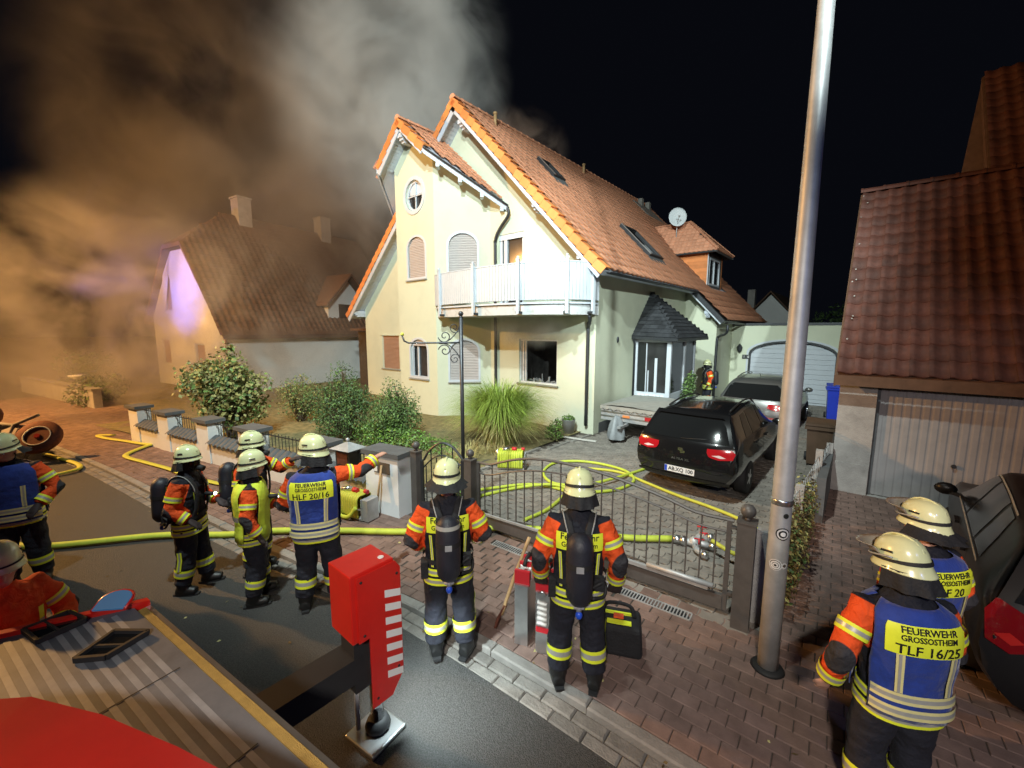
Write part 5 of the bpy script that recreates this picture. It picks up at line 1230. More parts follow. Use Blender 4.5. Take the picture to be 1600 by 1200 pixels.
# sparse dead leaves and grit along the kerb
rl = np.random.default_rng(77); V = []; F = []
for i in range(170):
    t = rl.uniform(tx(9), tx(-6)); p, d, nn = kerb(t); q = p + nn * (rl.normal() * .25 + .1 if rl.random() < .6 else rl.uniform(-1.5, 1.3)); z = .008 if (q - p).dot(nn) > 0 else (-.03 if (q - p).dot(nn) > -.34 else -.045)
    s_ = rl.uniform(.008, .028); a = rl.uniform(0, 6.28); k = len(V)
    for j, (r_, zz) in enumerate(((1, .004), (.5, .010), (1, .003), (.55, .001))): V.append((q.x + math.cos(a + j * 1.57) * s_ * r_, q.y + math.sin(a + j * 1.57) * s_ * r_, z + zz))
    F.append((k, k + 1, k + 2, k + 3))
me = bpy.data.meshes.new('leaf_litter'); me.from_pydata(V, [], F); me.materials.append(MATS['grass_dry']); me.materials.append(MATS['leaf_brown']); me.polygons.foreach_set('material_index', rl.integers(0, 2, len(F)).tolist())
tag(link('leaf_litter', me), 'scattered dead leaves and grit along the kerb', 'leaf litter', kind='stuff')
# ================================================================== hoses
def hose(name, label, pts, r, mt, n=10, sub=8, flat=1.0, group=None):
    P = smooth_path(pts, sub); m = MB(); m.tube(P, [(r, r * flat)] * len(P), n); o = m.build(name, mt, None, fix=False); return tag(o, label, 'hose', group)
ZR = -0.05
hose('supply_hose', 'thick yellow supply hose running across road and under the gate', [(-3.6, -11.0, ZR + .055), (-2.77, -10.5, ZR + .055), (-1.92, -9.38, ZR + .055), (-1.2, -8.72, .0), (-.67, -8.26, .055), (.1, -7.6, .055), (.88, -6.98, .055), (1.4, -6.45, .055), (1.9, -5.95, .055), (2.6, -5.5, .055), (3.39, -5.08, .055), (3.9, -4.70, .06)], .050, 'hose_lime', 14, 8, .86)
hose('attack_hose', 'yellow attack hose coiled in loops on the driveway before the car', [(1.9, -5.55, .03), (1.95, -5.0, .03), (1.85, -4.4, .03), (1.75, -4.15, .035), (1.1, -4.25, .03), (.62, -4.9, .03), (.4, -5.4, .03), (0.62, -5.5, .03), (.95, -4.65, .035), (1.45, -4.17, .09), (2.0, -4.02, .05), (2.42, -3.5, .03), (2.5, -2.85, .03), (2.15, -2.4, .03), (1.5, -2.3, .03), (.95, -2.5, .03), (.66, -2.95, .03), (.85, -3.6, .03), (1.35, -3.95, .03), (1.9, -3.75, .07), (2.2, -3.1, .09), (2.3, -2.3, .03), (2.42, -1.7, .03)], .029, 'hose_lime', 10)
hose('attack_hose', 'yellow hose line passing beneath the rear of the black car', [(1.2, -2.9, .03), (1.7, -2.62, .03), (2.14, -2.55, .03), (2.7, -2.75, .03), (3.4, -3.0, .03), (4.0, -3.15, .03), (4.5, -3.35, .03), (5.0, -3.75, .03), (5.05, -4.3, .05), (4.75, -4.75, .15), (4.42, -4.72, .22)], .028, 'hose_yellow', 10)
hose('flat_hose', 'flattened yellow hose zigzagging along the left pavement wall', [(-10.3, -8.95, .03), (-10.6, -9.25, .03), (-10.0, -9.15, .03), (-9.2, -8.85, .03), (-8.5, -8.62, .035), (-8.15, -8.50, .05), (-8.05, -8.62, .04), (-7.6, -9.0, .03), (-7.2, -9.05, .03), (-6.4, -8.85, .03), (-5.4, -8.6, .03), (-4.4, -8.42, .03), (-3.2, -8.05, .03), (-2.2, -7.72, .03), (-1.4, -7.45, .03), (-.75, -7.3, .035)], .06, 'hose_yellow', 10, 6, .38)
hose('flat_hose', 'yellow hose bend on the road beside the wheeled cart', [(-9.3, -10.3, ZR + .04), (-8.4, -10.05, ZR + .04), (-7.6, -9.85, ZR + .04), (-7.1, -9.85, ZR + .05), (-6.95, -10.05, ZR + .05), (-6.9, -10.4, ZR + .04), (-6.6, -10.9, ZR + .04), (-6.4, -11.5, ZR + .04)], .05, 'hose_yellow', 10, 6, .55)

# distributor valve
DV = thing('hose_divider', 'metal hose divider with red valve handles on the driveway behind gate', 'hose divider', (4.18, -4.62, 0))
m = MB(); m.tube([(-.28, -.06, .06), (-.16, -.04, .06)], .062, 12); m.tube([(-.17, -.04, .06), (-.10, -.03, .06)], .07, 12); m.build('inlet_coupling', 'alu', DV)
m = MB(); m.tube(smooth_path([(-.1, -.03, .06), (0, .0, .09), (.05, .12, .14), (.14, .02, .2)], 5), .045, 10); m.tube(smooth_path([(-.1, -.03, .06), (.02, -.06, .07), (.08, -.18, .07), (.18, -.24, .07)], 5), .042, 10); m.tube([(-.1, -.03, .06), (.08, .0, .08), (.2, .02, .08)], .042, 10); m.ball((0, -.01, .08), .075, 12, 8); m.build('body', 'galv', DV)
for p in ((.19, .03, .2), (.2, -.25, .07), (.22, .02, .08)):
    m = MB(); m.tube([(p[0] - .03, p[1], p[2]), (p[0] + .04, p[1], p[2])], .052, 12); m.build('outlet_coupling', 'alu', DV)
for p in ((.06, .1, .2), (.1, -.16, .14), (.12, .02, .16)):
    m = MB(); m.tube([p, (p[0], p[1], p[2] + .07)], .012, 6); m.tube([(p[0] - .06, p[1] - .02, p[2] + .075), (p[0] + .06, p[1] + .02, p[2] + .075)], .011, 6); m.build('valve_handle', 'red_plastic', DV)

# ================================================================== cars
def car(name, label, loc, rz, st, mats, glass=True, rails=False, plate=None, badge=None, logo=False, lights='wrap', Wd=1.77, whl=(.86, 3.45), wr=.31):
    """st: stations (y, zbot, wbot, zmid, wmid, zbelt, wbelt, zroof, wroof) from the rear (y=0) to the front"""
    o = thing(name, label, 'car', loc, rz)
    S = np.array(st, float)
    def ring(s):
        y, zb0, wb, zm, wm, zt, wt, zf, wf = s; zf = max(zf, zt + .012)
        half = [(0, zb0), (wb * .8, zb0), (wb, zb0 + .07), (wm, zm), (wm * .995, zm + (zt - zm) * .5), (wt, zt), (wt + (wf - wt) * .5, zt + (zf - zt) * .5), (wf, zf - min(.05, (zf - zt) * .3)), (wf * .72, zf - .008), (0, zf + .008)]
        return [(x, y, z) for x, z in half]
    ys = S[:, 0]; yy = []
    for i in range(len(ys) - 1): yy += list(np.linspace(ys[i], ys[i + 1], 6)[:-1])
    yy.append(ys[-1])
    from_cols = [np.interp(yy, ys, S[:, k]) for k in range(S.shape[1])]
    # smooth the interpolated columns a little
    for k in range(1, S.shape[1]):
        c = from_cols[k]; c2 = c.copy(); c2[1:-1] = (c[:-2] + 2 * c[1:-1] + c[2:]) / 4; from_cols[k] = c2
    rings = [ring([from_cols[k][i] for k in range(S.shape[1])]) for i in range(len(yy))]
    nR = len(rings[0])
    # densify each half ring
    def dens(r):
        return [tuple(p) for p in smooth_path(r, 3)]
    G = [dens(r) for r in rings]; nD = len(G[0])
    full = [g_ + [(-p[0], p[1], p[2]) for p in g_[-2:0:-1]] for g_ in G]; n_ = len(full[0])
    mb = MB(); V = [p for r in full for p in r]; F = []; MI = []
    def matf(i, j):
        return 0
    for i in range(len(full) - 1):
        for j in range(n_):
            F.append((i * n_ + j, i * n_ + (j + 1) % n_, (i + 1) * n_ + (j + 1) % n_, (i + 1) * n_ + j))
    mb.add(V, F, 0, True); mb.add([full[0][j] for j in range(n_)], [tuple(range(n_))], 0); mb.add([full[-1][j] for j in range(n_)], [tuple(range(n_))[::-1]], 0)
    mb.build('body', mats['paint'], o, fix=True)
    Gn = np.array(G)      # [station, ringpt, 3] right half
    def surf(y, j):       # point on right half at longitudinal y and fractional ring index j (in units of the 10 control points)
        jf = j * 3.0; j0 = int(min(nD - 2, math.floor(jf))); fj = jf - j0; i0 = int(np.clip(np.searchsorted(yy, y) - 1, 0, len(yy) - 2)); fy = (y - yy[i0]) / (yy[i0 + 1] - yy[i0])
        a = Gn[i0, j0] * (1 - fj) + Gn[i0, j0 + 1] * fj; b = Gn[i0 + 1, j0] * (1 - fj) + Gn[i0 + 1, j0 + 1] * fj; return Vector(a * (1 - fy) + b * fy)
    def patch(nm, mt, y0, y1, j0, j1, off=.006, side=1, ny=6, nj=6, shear=0.0, parent=o, y0b=None, y1b=None):
        """param patch lifted off the body; y limits at j0 (y0,y1) and at j1 (y0b,y1b)"""
        y0b = y0 if y0b is None else y0b; y1b = y1 if y1b is None else y1b; pts = []
        for q in range(nj + 1):
            t = q / nj; ya, yb = y0 + (y0b - y0) * t, y1 + (y1b - y1) * t
            for k in range(ny + 1):
                y = ya + (yb - ya) * k / ny; j = j0 + (j1 - j0) * t; p = surf(y, j); e = .02
                n1 = (surf(min(y + e, yy[-1] - .001), j) - surf(max(y - e, .001), j)).cross(surf(y, min(j + .1, nD / 3 - .35)) - surf(y, max(j - .1, 0)))
                if n1.length > 1e-9: n1.normalize()
                if n1.dot(p - Vector((0, p.y, .7))) < 0: n1 = -n1
                p = p + n1 * off; pts.append((p.x * side, p.y, p.z))
        m_ = MB(); m_.add(pts, [(q * (ny + 1) + k, q * (ny + 1) + k + 1, (q + 1) * (ny + 1) + k + 1, (q + 1) * (ny + 1) + k) for q in range(nj) for k in range(ny)], 0, True); return m_.build(nm, mt, parent, fix=False)
    L = ys[-1]
    for sd in (1, -1):
        patch('side_window', mats.get('glass', 'car_glass'), .75, 1.18, 5.25, 6.75, side=sd, y0b=.95, y1b=1.22); patch('side_window', mats.get('glass', 'car_glass'), 1.26, 2.02, 5.22, 6.8, side=sd, y0b=1.30, y1b=1.98)
        patch('side_window', mats.get('glass', 'car_glass'), 2.10, 2.98, 5.22, 6.8, side=sd, y0b=2.06, y1b=2.55)
        patch('door_seam', 'car_trim', 1.215, 1.228, 2.3, 5.2, .003, sd); patch('door_seam', 'car_trim', 2.055, 2.068, 2.3, 5.2, .003, sd)
        for yh in (1.42, 2.28):
            p = surf(yh, 4.55); m_ = MB(); m_.box((p.x * sd + sd * .018, p.y, p.z), (.035, .17, .03)); m_.build('door_handle', mats['paint'], o)
        p = surf(2.88, 5.1); mr = link('wing_mirror', None, o); m_ = MB(); m_.ball((sd * (p.x + .13), p.y + .02, p.z + .06), .105, 12, 8, 0, (1.0, .55, .72)); m_.build('mirror_housing', mats['paint'], mr)
        m_ = MB(); m_.bar((sd * (p.x - .03), p.y, p.z), (sd * (p.x + .1), p.y, p.z + .03), .05, .04); m_.build('mirror_arm', 'car_trim', mr)
        if rails:
            P = [surf(.75 + 2.0 * k / 10, 7.55) for k in range(11)]; P = [Vector((p.x * sd, p.y, p.z + .055 * math.sin(math.pi * min(1, max(0, (k + .4) / 10.8))) ** .3)) for k, p in enumerate(P)]; m_ = MB(); m_.tube(P, .017, 8); m_.build('roof_rail', 'alu' if rails == 'alu' else 'car_trim', o)
    return o, surf, patch, yy
def wheels(o, ys, xw, r, wd, name='wheel'):
    proto = None
    for y in ys:
        for sd in (1, -1):
            w_ = link(name, None, o); w_.location = (sd * xw, y, r); w_.rotation_euler = (0, 0, 0 if sd > 0 else math.pi)
            if proto is None:
                M = Matrix.Rotation(R(90), 3, 'Y')
                a = MB(); a.lathe([(r * .66, -wd / 2), (r * .93, -wd / 2), (r, -wd * .36), (r, wd * .36), (r * .93, wd / 2), (r * .66, wd / 2)], n=28, M=M); t = a.mesh('tyre', ['rubber'])
                b = MB(); b.lathe([(r * .62, -wd * .3), (r * .66, wd * .45), (r * .62, wd * .47), (r * .6, wd * .2), (.02, wd * .16)], n=24, M=M)
                for k in range(5):
                    a_ = 2 * math.pi * k / 5; b.bar((wd * .42, 0, 0), (wd * .36, math.cos(a_) * r * .62, math.sin(a_) * r * .62), .05, .05, up=(1, 0, 0))
                b.lathe([(.07, wd * .36), (.06, wd * .46)], n=12, M=M); proto = (t, b.mesh('rim', ['alu']))
            link('tyre', proto[0], w_); link('rim', proto[1], w_)
# black hatchback estate
st = [(0.0, .38, .60, .55, .76, .78, .80, .80, .70), (.06, .32, .70, .55, .84, .90, .84, .93, .78), (.16, .28, .76, .55, .87, .98, .86, 1.05, .80), (.42, .25, .78, .55, .885, 1.02, .868, 1.42, .66), (.62, .22, .78, .55, .885, 1.02, .866, 1.50, .63), (1.5, .20, .78, .55, .885, 1.00, .862, 1.57, .62), (2.3, .20, .78, .55, .885, .98, .858, 1.55, .60), (2.75, .20, .78, .55, .885, .97, .855, 1.38, .62), (3.35, .20, .78, .55, .885, .96, .845, .99, .66), (3.9, .22, .77, .55, .87, .90, .80, .93, .62), (4.3, .26, .70, .52, .78, .78, .70, .80, .5), (4.45, .32, .58, .50, .62, .68, .55, .70, .4)]
CB, surf, patch, yy = car('parked_car', 'black estate hatchback with red tail lights, nearest car on the driveway', (3.42, -2.92, 0), R(-1.5), st, {'paint': 'car_black'}, rails=True)
wheels(CB, (.95, 3.55), .80, .315, .2)
def rearpatch(o, surf, nm, mt, x0, x1, z0, z1, st_y, off=.008, parent=None, nx=8, curve=.10):
    """panel on the tail: follows a bowed rear surface y = f(x, z)"""
    P = []; nz = 4
    for q in range(nz + 1):
        z = z0 + (z1 - z0) * q / nz
        for k in range(nx + 1):
            x = x0 + (x1 - x0) * k / nx; P.append((x, st_y(x, z) - off, z))
    m_ = MB(); m_.add(P, [(q * (nx + 1) + k, q * (nx + 1) + k + 1, (q + 1) * (nx + 1) + k + 1, (q + 1) * (nx + 1) + k) for q in range(nz) for k in range(nx)], 0, True); return m_.build(nm, mt, parent or o, fix=False)
# tailgate skin: a bowed shell over the tail so that lights, window and plate sit on it
def tail_y(x, z):
    base = np.interp(z, [.30, .42, .58, .72, .84, .95, 1.02, 1.2, 1.42, 1.52], [.03, -.035, -.05, -.03, .0, .02, .05, .17, .34, .46]); return base + .10 * (abs(x) / .85) ** 3 - .05 
def tail_skin(o, paint, wmax=(.66, .82, .86, .85, .80, .63)):
    zz = [.32, .42, .55, .70, .85, .98, 1.04, 1.15, 1.28, 1.40, 1.50]; P = []; nx = 16
    for z in zz:
        wv = np.interp(z, [.32, .5, .7, .95, 1.04, 1.5], wmax)
        for k in range(nx + 1):
            x = -wv + 2 * wv * k / nx; P.append((x, tail_y(x, z), z))
    m_ = MB(); m_.add(P, [(q * (nx + 1) + k, q * (nx + 1) + k + 1, (q + 1) * (nx + 1) + k + 1, (q + 1) * (nx + 1) + k) for q in range(len(zz) - 1) for k in range(nx)], 0, True); return m_.build('tailgate', paint, o, fix=False)
tail_skin(CB, 'car_black')
def poly_tail(nm, mt, pts, off, parent, n=1):
    m_ = MB(); 
    # subdivide polygon as fan strips in x
    xs = sorted(set(round(p[0], 4) for p in pts)); x0, x1 = min(xs), max(xs); N = 14; V = []; F = []
    def zr_(x):
        zs = []
        for i in range(len(pts)):
            a, b = pts[i], pts[(i + 1) % len(pts)]
            if (a[0] - x) * (b[0] - x) <= 0 and abs(a[0] - b[0]) > 1e-6: zs.append(a[1] + (b[1] - a[1]) * (x - a[0]) / (b[0] - a[0]))
        return (min(zs), max(zs))
    for k in range(N + 1):
        x = x0 + (x1 - x0) * k / N; x_ = min(max(x, x0 + 1e-4), x1 - 1e-4); za, zb2 = zr_(x_)
        for q in range(5):
            z = za + (zb2 - za) * q / 4; V.append((x, tail_y(x, z) - off, z))
    for k in range(N):
        for q in range(4): F.append((k * 5 + q, k * 5 + 5 + q, k * 5 + 6 + q, k * 5 + 1 + q))
    m_.add(V, F, 0, True); return m_.build(nm, mt, parent, fix=False)
poly_tail('rear_window', 'car_glass', [(-.74, 1.06), (.74, 1.06), (.66, 1.28), (.56, 1.44), (-.56, 1.44), (-.66, 1.28)], .010, CB)
for sd in (1, -1):
    tlm = link('tail_light', None, CB)
    poly_tail('lens', 'tail_red', [(sd * .42, .90), (sd * .46, .83), (sd * .62, .80), (sd * .84, .83), (sd * .85, .93), (sd * .80, .985), (sd * .42, .97)], .014, tlm); poly_tail('inner_lens', 'tail_white', [(sd * .5, .865), (sd * .64, .835), (sd * .72, .85), (sd * .62, .885)], .018, tlm)
poly_tail('bumper_crease', 'car_trim', [(-.80, .36), (.80, .36), (.80, .42), (-.80, .42)], .012, CB)
poly_tail('spoiler', 'car_black', [(-.60, 1.46), (.60, 1.46), (.58, 1.50), (-.58, 1.50)], .07, CB)
def flat_tail(z, x0=0.0): return Vector((x0, tail_y(x0, z), z))
pl_ = link('number_plate', None, CB); zc = .52; yb_ = tail_y(.2, zc) - .025
m = MB(); m.bb((-.26, yb_, zc - .055), (.26, yb_ + .008, zc + .055)); m.build('plate', 'plate_white', pl_); m = MB(); m.bb((-.258, yb_ - .002, zc - .052), (-.215, yb_ - .0003, zc + .052)); m.build('country_band', 'eu_blue', pl_)
text_on('AB:XQ 100', .098, (.022, yb_ - .003, zc), (1, 0, 0), (0, 0, 1), 'black_print', pl_, bold=.0018, width=.92)
text_on('ALTEA XL', .058, (.0, tail_y(0, .70) - .012, .715), (1, 0, 0), (0, 0, 1), 'chrome', CB, 'lettering', width=1.25)
lg = link('emblem', None, CB); yq = tail_y(0, .86) - .012
for k in range(4): m = MB(); m.bar((-.05 + .01 * k, yq, .905 - k * .024), (.05 - .01 * (3 - k), yq, .905 - k * .024), .010, .014); m.build('bar', 'chrome', lg)
m = MB(); m.bar((-.05, yq, .905), (-.05, yq, .868), .01, .014); m.bar((.05, yq, .865), (.05, yq, .833), .01, .014); m.build('edge', 'chrome', lg)
m = MB(); m.tube([(-.05, tail_y(0, 1.08) - .02, 1.07), (.30, tail_y(.3, 1.12) - .02, 1.10), (.42, tail_y(.42, 1.13) - .02, 1.115)], .008, 6); m.build('rear_wiper', 'car_trim', CB)
# silver estate behind
st2 = [(q[0], q[1] + .03, q[2], q[3] + .05, q[4], q[5] + .06, q[6], q[7] + .06, q[8] * 1.04) for q in st]
CS, surf2, patch2, _ = car('parked_car', 'silver estate car with roof rails parked before the garage door', (3.45, 2.75, 0), R(-2), st2, {'paint': 'car_silver'}, rails='alu')
wheels(CS, (.95, 3.55), .80, .33, .2); tail_skin(CS, 'car_silver')
poly_tail('rear_window', 'car_glass', [(-.76, 1.06), (.76, 1.06), (.70, 1.28), (.60, 1.46), (-.60, 1.46), (-.70, 1.28)], .010, CS)
for sd in (1, -1): poly_tail('tail_light', 'tail_red', [(sd * .40, .86), (sd * .58, .80), (sd * .84, .82), (sd * .85, .95), (sd * .42, .97)], .05, CS)
m = MB(); m.bb((-.26, -.075, .45), (.26, -.065, .56)); m.build('number_plate', 'plate_white', CS); m = MB(); m.tube([(0, 1.0, 1.6), (-.02, .9, 1.72)], .008, 6); m.build('aerial', 'car_trim', CS)
# dark car at the right edge, tail towards the street
st3 = [(q[0], q[1], q[2], q[3], q[4], q[5], q[6], q[7] - .02, q[8]) for q in st]
CD, surf3, patch3, _ = car('parked_car', 'black hatchback at right edge with large red tail lamp', (7.44, -6.10, 0), R(-4), st3, {'paint': 'car_dull', 'glass': 'glass_dull'})
for sd in (1, -1):
    patch3('window_trim', 'galv', .95, 2.56, 6.86, 6.93, .012, sd, 16, 1); patch3('window_trim', 'galv', .72, 3.0, 5.10, 5.16, .012, sd, 16, 1, y0b=.72, y1b=3.0); patch3('sill_moulding', 'galv', .5, 3.4, 3.05, 3.12, .008, sd, 16, 1)
wheels(CD, (.95, 3.55), .80, .31, .2); tail_skin(CD, 'car_dull')
poly_tail('rear_window', 'car_glass', [(-.72, 1.06), (.72, 1.06), (.64, 1.28), (.55, 1.42), (-.55, 1.42), (-.64, 1.28)], .010, CD)
for sd in (1, -1):
    t_ = link('tail_light', None, CD); poly_tail('lens', 'tail_dark', [(sd * .62, .78), (sd * .72, .72), (sd * .84, .76), (sd * .855, .96), (sd * .80, 1.06), (sd * .64, 1.0)], .016, t_); poly_tail('reflector', 'red_dark', [(sd * .66, .82), (sd * .72, .78), (sd * .80, .82), (sd * .73, .86)], .021, t_)

# ================================================================== yard things
def lidbin(name, label, loc, rz, mt, w_=.48, d_=.55, h_=.95):
    o = thing(name, label, 'bin', loc, rz); m = MB(); m.box((0, 0, h_ / 2 + .04), (w_ * .82, d_ * .82, h_), 0, taper=(1.2, 1.2)); m.build('body', mt, o)
    m = MB(); m.slab([(-w_ / 2 - .02, -d_ / 2 - .02, h_ + .05), (w_ / 2 + .02, -d_ / 2 - .02, h_ + .05), (w_ / 2 + .02, d_ / 2 + .02, h_ + .10), (-w_ / 2 - .02, d_ / 2 + .02, h_ + .10)], (0, 0, .05)); m.build('lid', mt, o)
    m = MB(); m.bb((-w_ / 2 - .035, -d_ / 2 - .035, h_ - .03), (w_ / 2 + .035, d_ / 2 + .035, h_ + .035)); m.build('rim', mt, o)
    for sx in (-1, 1):
        m = MB(); m.tube([(sx * (w_ / 2 - .03), d_ / 2 + .0, .1), (sx * (w_ / 2 + .02), d_ / 2, .1)], .1, 14); m.build('wheel', 'rubber', o)
    return o
lidbin('wheelie_bin', 'bright blue wheelie bin beside the garage door', (5.18, 7.0, 0), 0.1, 'bin_blue', .52, .6, 1.05)
lidbin('wheelie_bin', 'brown wheelie bin at the drive edge beside the outbuilding', (5.16, 0.9, 0), 0.05, 'bin_brown', .48, .52, .86)
# trailer
TRL = thing('trailer', 'grey box trailer under flat tarpaulin parked before the porch', 'trailer', (1.02, 1.05, 0))
x0, x1, y0, y1 = -.78, .78, -1.05, 1.15
m = MB(); m.bb((x0, y0, .50), (x1, y1, .86)); m.build('body', 'galv', TRL)
for z_ in (.60, .72): m = MB(); m.bb((x0 - .012, y0 - .015, z_), (x1 + .012, y0 - .002, z_ + .035)); m.build('side_rail', 'alu', TRL)
m = MB(); nx = 10; V = []
for j in range(9):
    for i in range(nx + 1): V.append((x0 - .02 + (x1 - x0 + .04) * i / nx, y0 - .02 + (y1 - y0 + .04) * j / 8, .905 + .035 * math.sin(math.pi * i / nx) + random.uniform(-.008, .008)))
m.add(V, [(j * 11 + i, j * 11 + i + 1, (j + 1) * 11 + i + 1, (j + 1) * 11 + i) for j in range(8) for i in range(10)], 0, True)
m.bb((x0 - .022, y0 - .022, .80), (x1 + .022, y1 + .022, .90)); m.build('tarpaulin', 'tarp_grey', TRL)
m = MB()
for k in range(7): 
    x = x0 + .05 + (x1 - x0 - .1) * k / 6; m.tube([(x, y0 - .03, .83), (x + .1, y0 - .035, .755), (x + .21, y0 - .03, .83)], .006, 5)
m.build('lashing_cord', 'rubber', TRL)
for sx, mt in ((-.45, 'amber'), (0.0, 'amber'), (.62, 'tail_red')):
    pass
m = MB(); m.bb((.50, y0 - .03, .62), (.74, y0 - .016, .72)); m.build('tail_light', 'tail_red', TRL); m = MB(); m.bb((-.12, y0 - .03, .63), (.08, y0 - .016, .69)); m.build('reflector', 'tile_orange', TRL)
for sx in (-1, 1): m = MB(); m.tube([(sx * .62, .1, .28), (sx * .80, .1, .28)], .28, 18); m.build('wheel', 'rubber', TRL)
m = MB(); m.bb((-.05, y0 - .5, .42), (.05, y0, .48)); m.build('drawbar', 'galv', TRL)
# draped cover hanging from the drawbar
DC = thing('draped_cover', 'grey plastic cover draped over the trailer coupling', 'cover', (0.85, -0.28, 0)); m = MB(); V = []; n_ = 18
for q, (r_, z_) in enumerate(((.05, .70), (.10, .66), (.16, .52), (.2, .36), (.23, .2), (.22, .1))):
    for j in range(n_):
        a = 2 * math.pi * j / n_; k = 1 + .22 * math.sin(a * 4 + q * .3) * min(1, q / 2); V.append((math.cos(a) * r_ * k * .9, math.sin(a) * r_ * k * 1.2, z_ + .02 * math.sin(a * 3)))
m.add(V, [(i * n_ + j, i * n_ + (j + 1) % n_, (i + 1) * n_ + (j + 1) % n_, (i + 1) * n_ + j) for i in range(5) for j in range(n_)] + [tuple(range(n_))[::-1]], 0, True); m.build('sheet', 'cover_grey', DC); m = MB(); m.tube([(0, 0, 0), (0, 0, .5)], .03, 8); m.lathe([(.06, 0), (.06, .06)], n=10); m.build('jockey_wheel', 'rubber', DC)
# bucket, plank, crates
BK = thing('metal_bucket', 'grey metal bucket with leaves at the house corner', 'bucket', (-0.62, -0.35, 0)); m = MB(); m.lathe([(.16, .02), (.20, .42), (.21, .43), (.19, .42), (.15, .05)], n=20); m.build('pail', 'galv', BK); m = MB(); m.tube([(-.2, 0, .4), (0, 0, .46), (.2, 0, .4)], .008, 6); m.build('handle', 'galv', BK); leaf_cloud('leaves', ['leaf_green', 'leaf_lime'], BK, [(0, 0, .46, .17, .17, .09)], 160, .06, 60)
m = MB(); m.bar((-0.75, -.98, .05), (0.5, -.72, .035), .07, .03); tag(m.build('plank', 'plank_white'), 'pale wooden plank lying on bed edge below the house corner', 'plank')
def hose_crate(name, label, loc, rz, mt):
    o = thing(name, label, 'hose basket', loc, rz); m = MB(); m.bb((-.3, -.12, .02), (.3, .12, .05)); m.bb((-.3, -.12, .05), (-.28, .12, .36)); m.bb((.28, -.12, .05), (.3, .12, .36)); m.build('frame', 'galv', o)
    for k in range(11):
        x = -.27 + k * .049; m = MB(); m.tube(smooth_path([(x, -.135, .05), (x + .008 * random.uniform(-1, 1), -.145, .2), (x, -.13, .38), (x, 0, .40), (x, .13, .38), (x, .135, .06)], 4), [(.026, .014)] * 21, 8); m.build('hose_fold', mt, o)
    m = MB(); m.tube([(-.32, -.05, .42), (-.30, -.05, .30), (-.36, -.02, .2)], .03, 8); m.tube([(-.2, -.05, .43), (-.05, 0, .45)], .04, 10); m.build('coupling', 'alu', o); m = MB(); m.tube([(0.0, 0, .44), (.1, 0, .44)], .04, 10); m.tube([(.2, .05, .43), (.27, .05, .43)], .035, 8); m.build('strap', 'red_plastic', o)
    m = MB(); m.bb((-.31, -.15, .2), (.31, -.146, .22)); m.build('wire', 'galv', o); return o
hose_crate('hose_basket', 'wire basket of folded lime hose at the driveway edge by the grass', (0.12, -3.75, 0), .55, 'hose_lime')
HB = hose_crate('hose_basket', 'wire basket of yellow hose on the pavement before the garden wall', (-0.35, -7.16, 0), R(12), 'hose_yellow')
m = MB(); m.tube(smooth_path([(-.26, -.17, .36), (-.24, -.18, .2), (-.12, -.19, .07), (0, -.19, .05), (.12, -.19, .1), (.24, -.18, .25)], 5), [(.035, .02)] * 26, 8); m.build('loose_hose', 'hose_lime', HB); m = MB(); m.bb((.302, -.11, .02), (.42, .12, .36)); m.build('side_case', 'galv', HB)
m = MB(); m.tube([(-.34, -.28, .05), (-.2, -.3, .05)], .05, 10); m.build('nozzle', 'red_plastic', HB); m = MB(); m.tube([(-.2, -.3, .05), (-.12, -.31, .05)], .055, 10); m.build('nozzle_tip', 'rubber', HB)
# shovel and mattock leaning on the pillar
SV = thing('pick_tool', 'wooden-handled pick leaning on the white garden pillar', 'pick', (-0.06, -6.95, 0)); m = MB(); m.tube([(.0, 0, .03), (.06, .10, .84)], .017, 8); m.build('handle', 'wood', SV); m = MB(); m.tube(smooth_path([(-.17, .02, .10), (-.06, -.01, .06), (.0, 0, .05), (.07, -.02, .02)], 4), [(.018, .02)] * 13, 6); m.build('head', 'rust', SV)

# equipment at the gate man's feet
def cassette(loc, rz, label, front):
    o = thing('hose_cassette', label, 'hose cassette', loc, rz, 'aluminium hose cassettes'); m = MB(); m.bb((-.065, -.17, 0), (.065, .17, .60)); m.build('case', 'alu', o)
    m = MB(); m.bb((-.07, -.175, .601), (.07, .175, .615)); m.build('lid', 'alu', o)
    for k in range(5):
        m = MB(); m.tube([(-.045, -.12 + .06 * k, .615), (-.045, -.12 + .06 * k, .70), (.045, -.12 + .06 * k, .70), (.045, -.12 + .06 * k, .615)], [(.028, .014)] * 4, 8, smooth=False); m.build('hose_fold', 'strap_grey' if k % 2 else 'white_print', o)
    for y in (-.15, 0.0, .12): m = MB(); m.bb((-.074, y, .60), (.074, y + .03, .745)); m.build('strap', 'red_plastic', o)
    m = MB(); m.tube([(-.0, -.08, .76), (0, -.02, .80), (0, .08, .80), (0, .14, .76)], .018, 8); m.build('handle', 'rubber', o)
    if front:
        m = MB(); m.bb((-.060, -.178, .22), (.060, -.171, .27)); m.build('band', 'red_plastic', o)
        for k in range(5): m = MB(); m.tube([(-.045, -.178, .32 + .05 * k), (.045, -.178, .31 + .05 * k)], .02, 8); m.build('hose_end', 'white_print', o)
        m = MB(); m.tube([(0, -.17, .60), (0, -.20, .60)], .04, 12); m.build('coupling', 'alu', o)
    return o
cassette((3.42, -7.42, 0), R(20), 'aluminium hose cassette with red straps, left one by the gate man', False); cassette((3.64, -7.38, 0), R(20), 'aluminium hose cassette showing folded white hose, right one by the gate man', True)
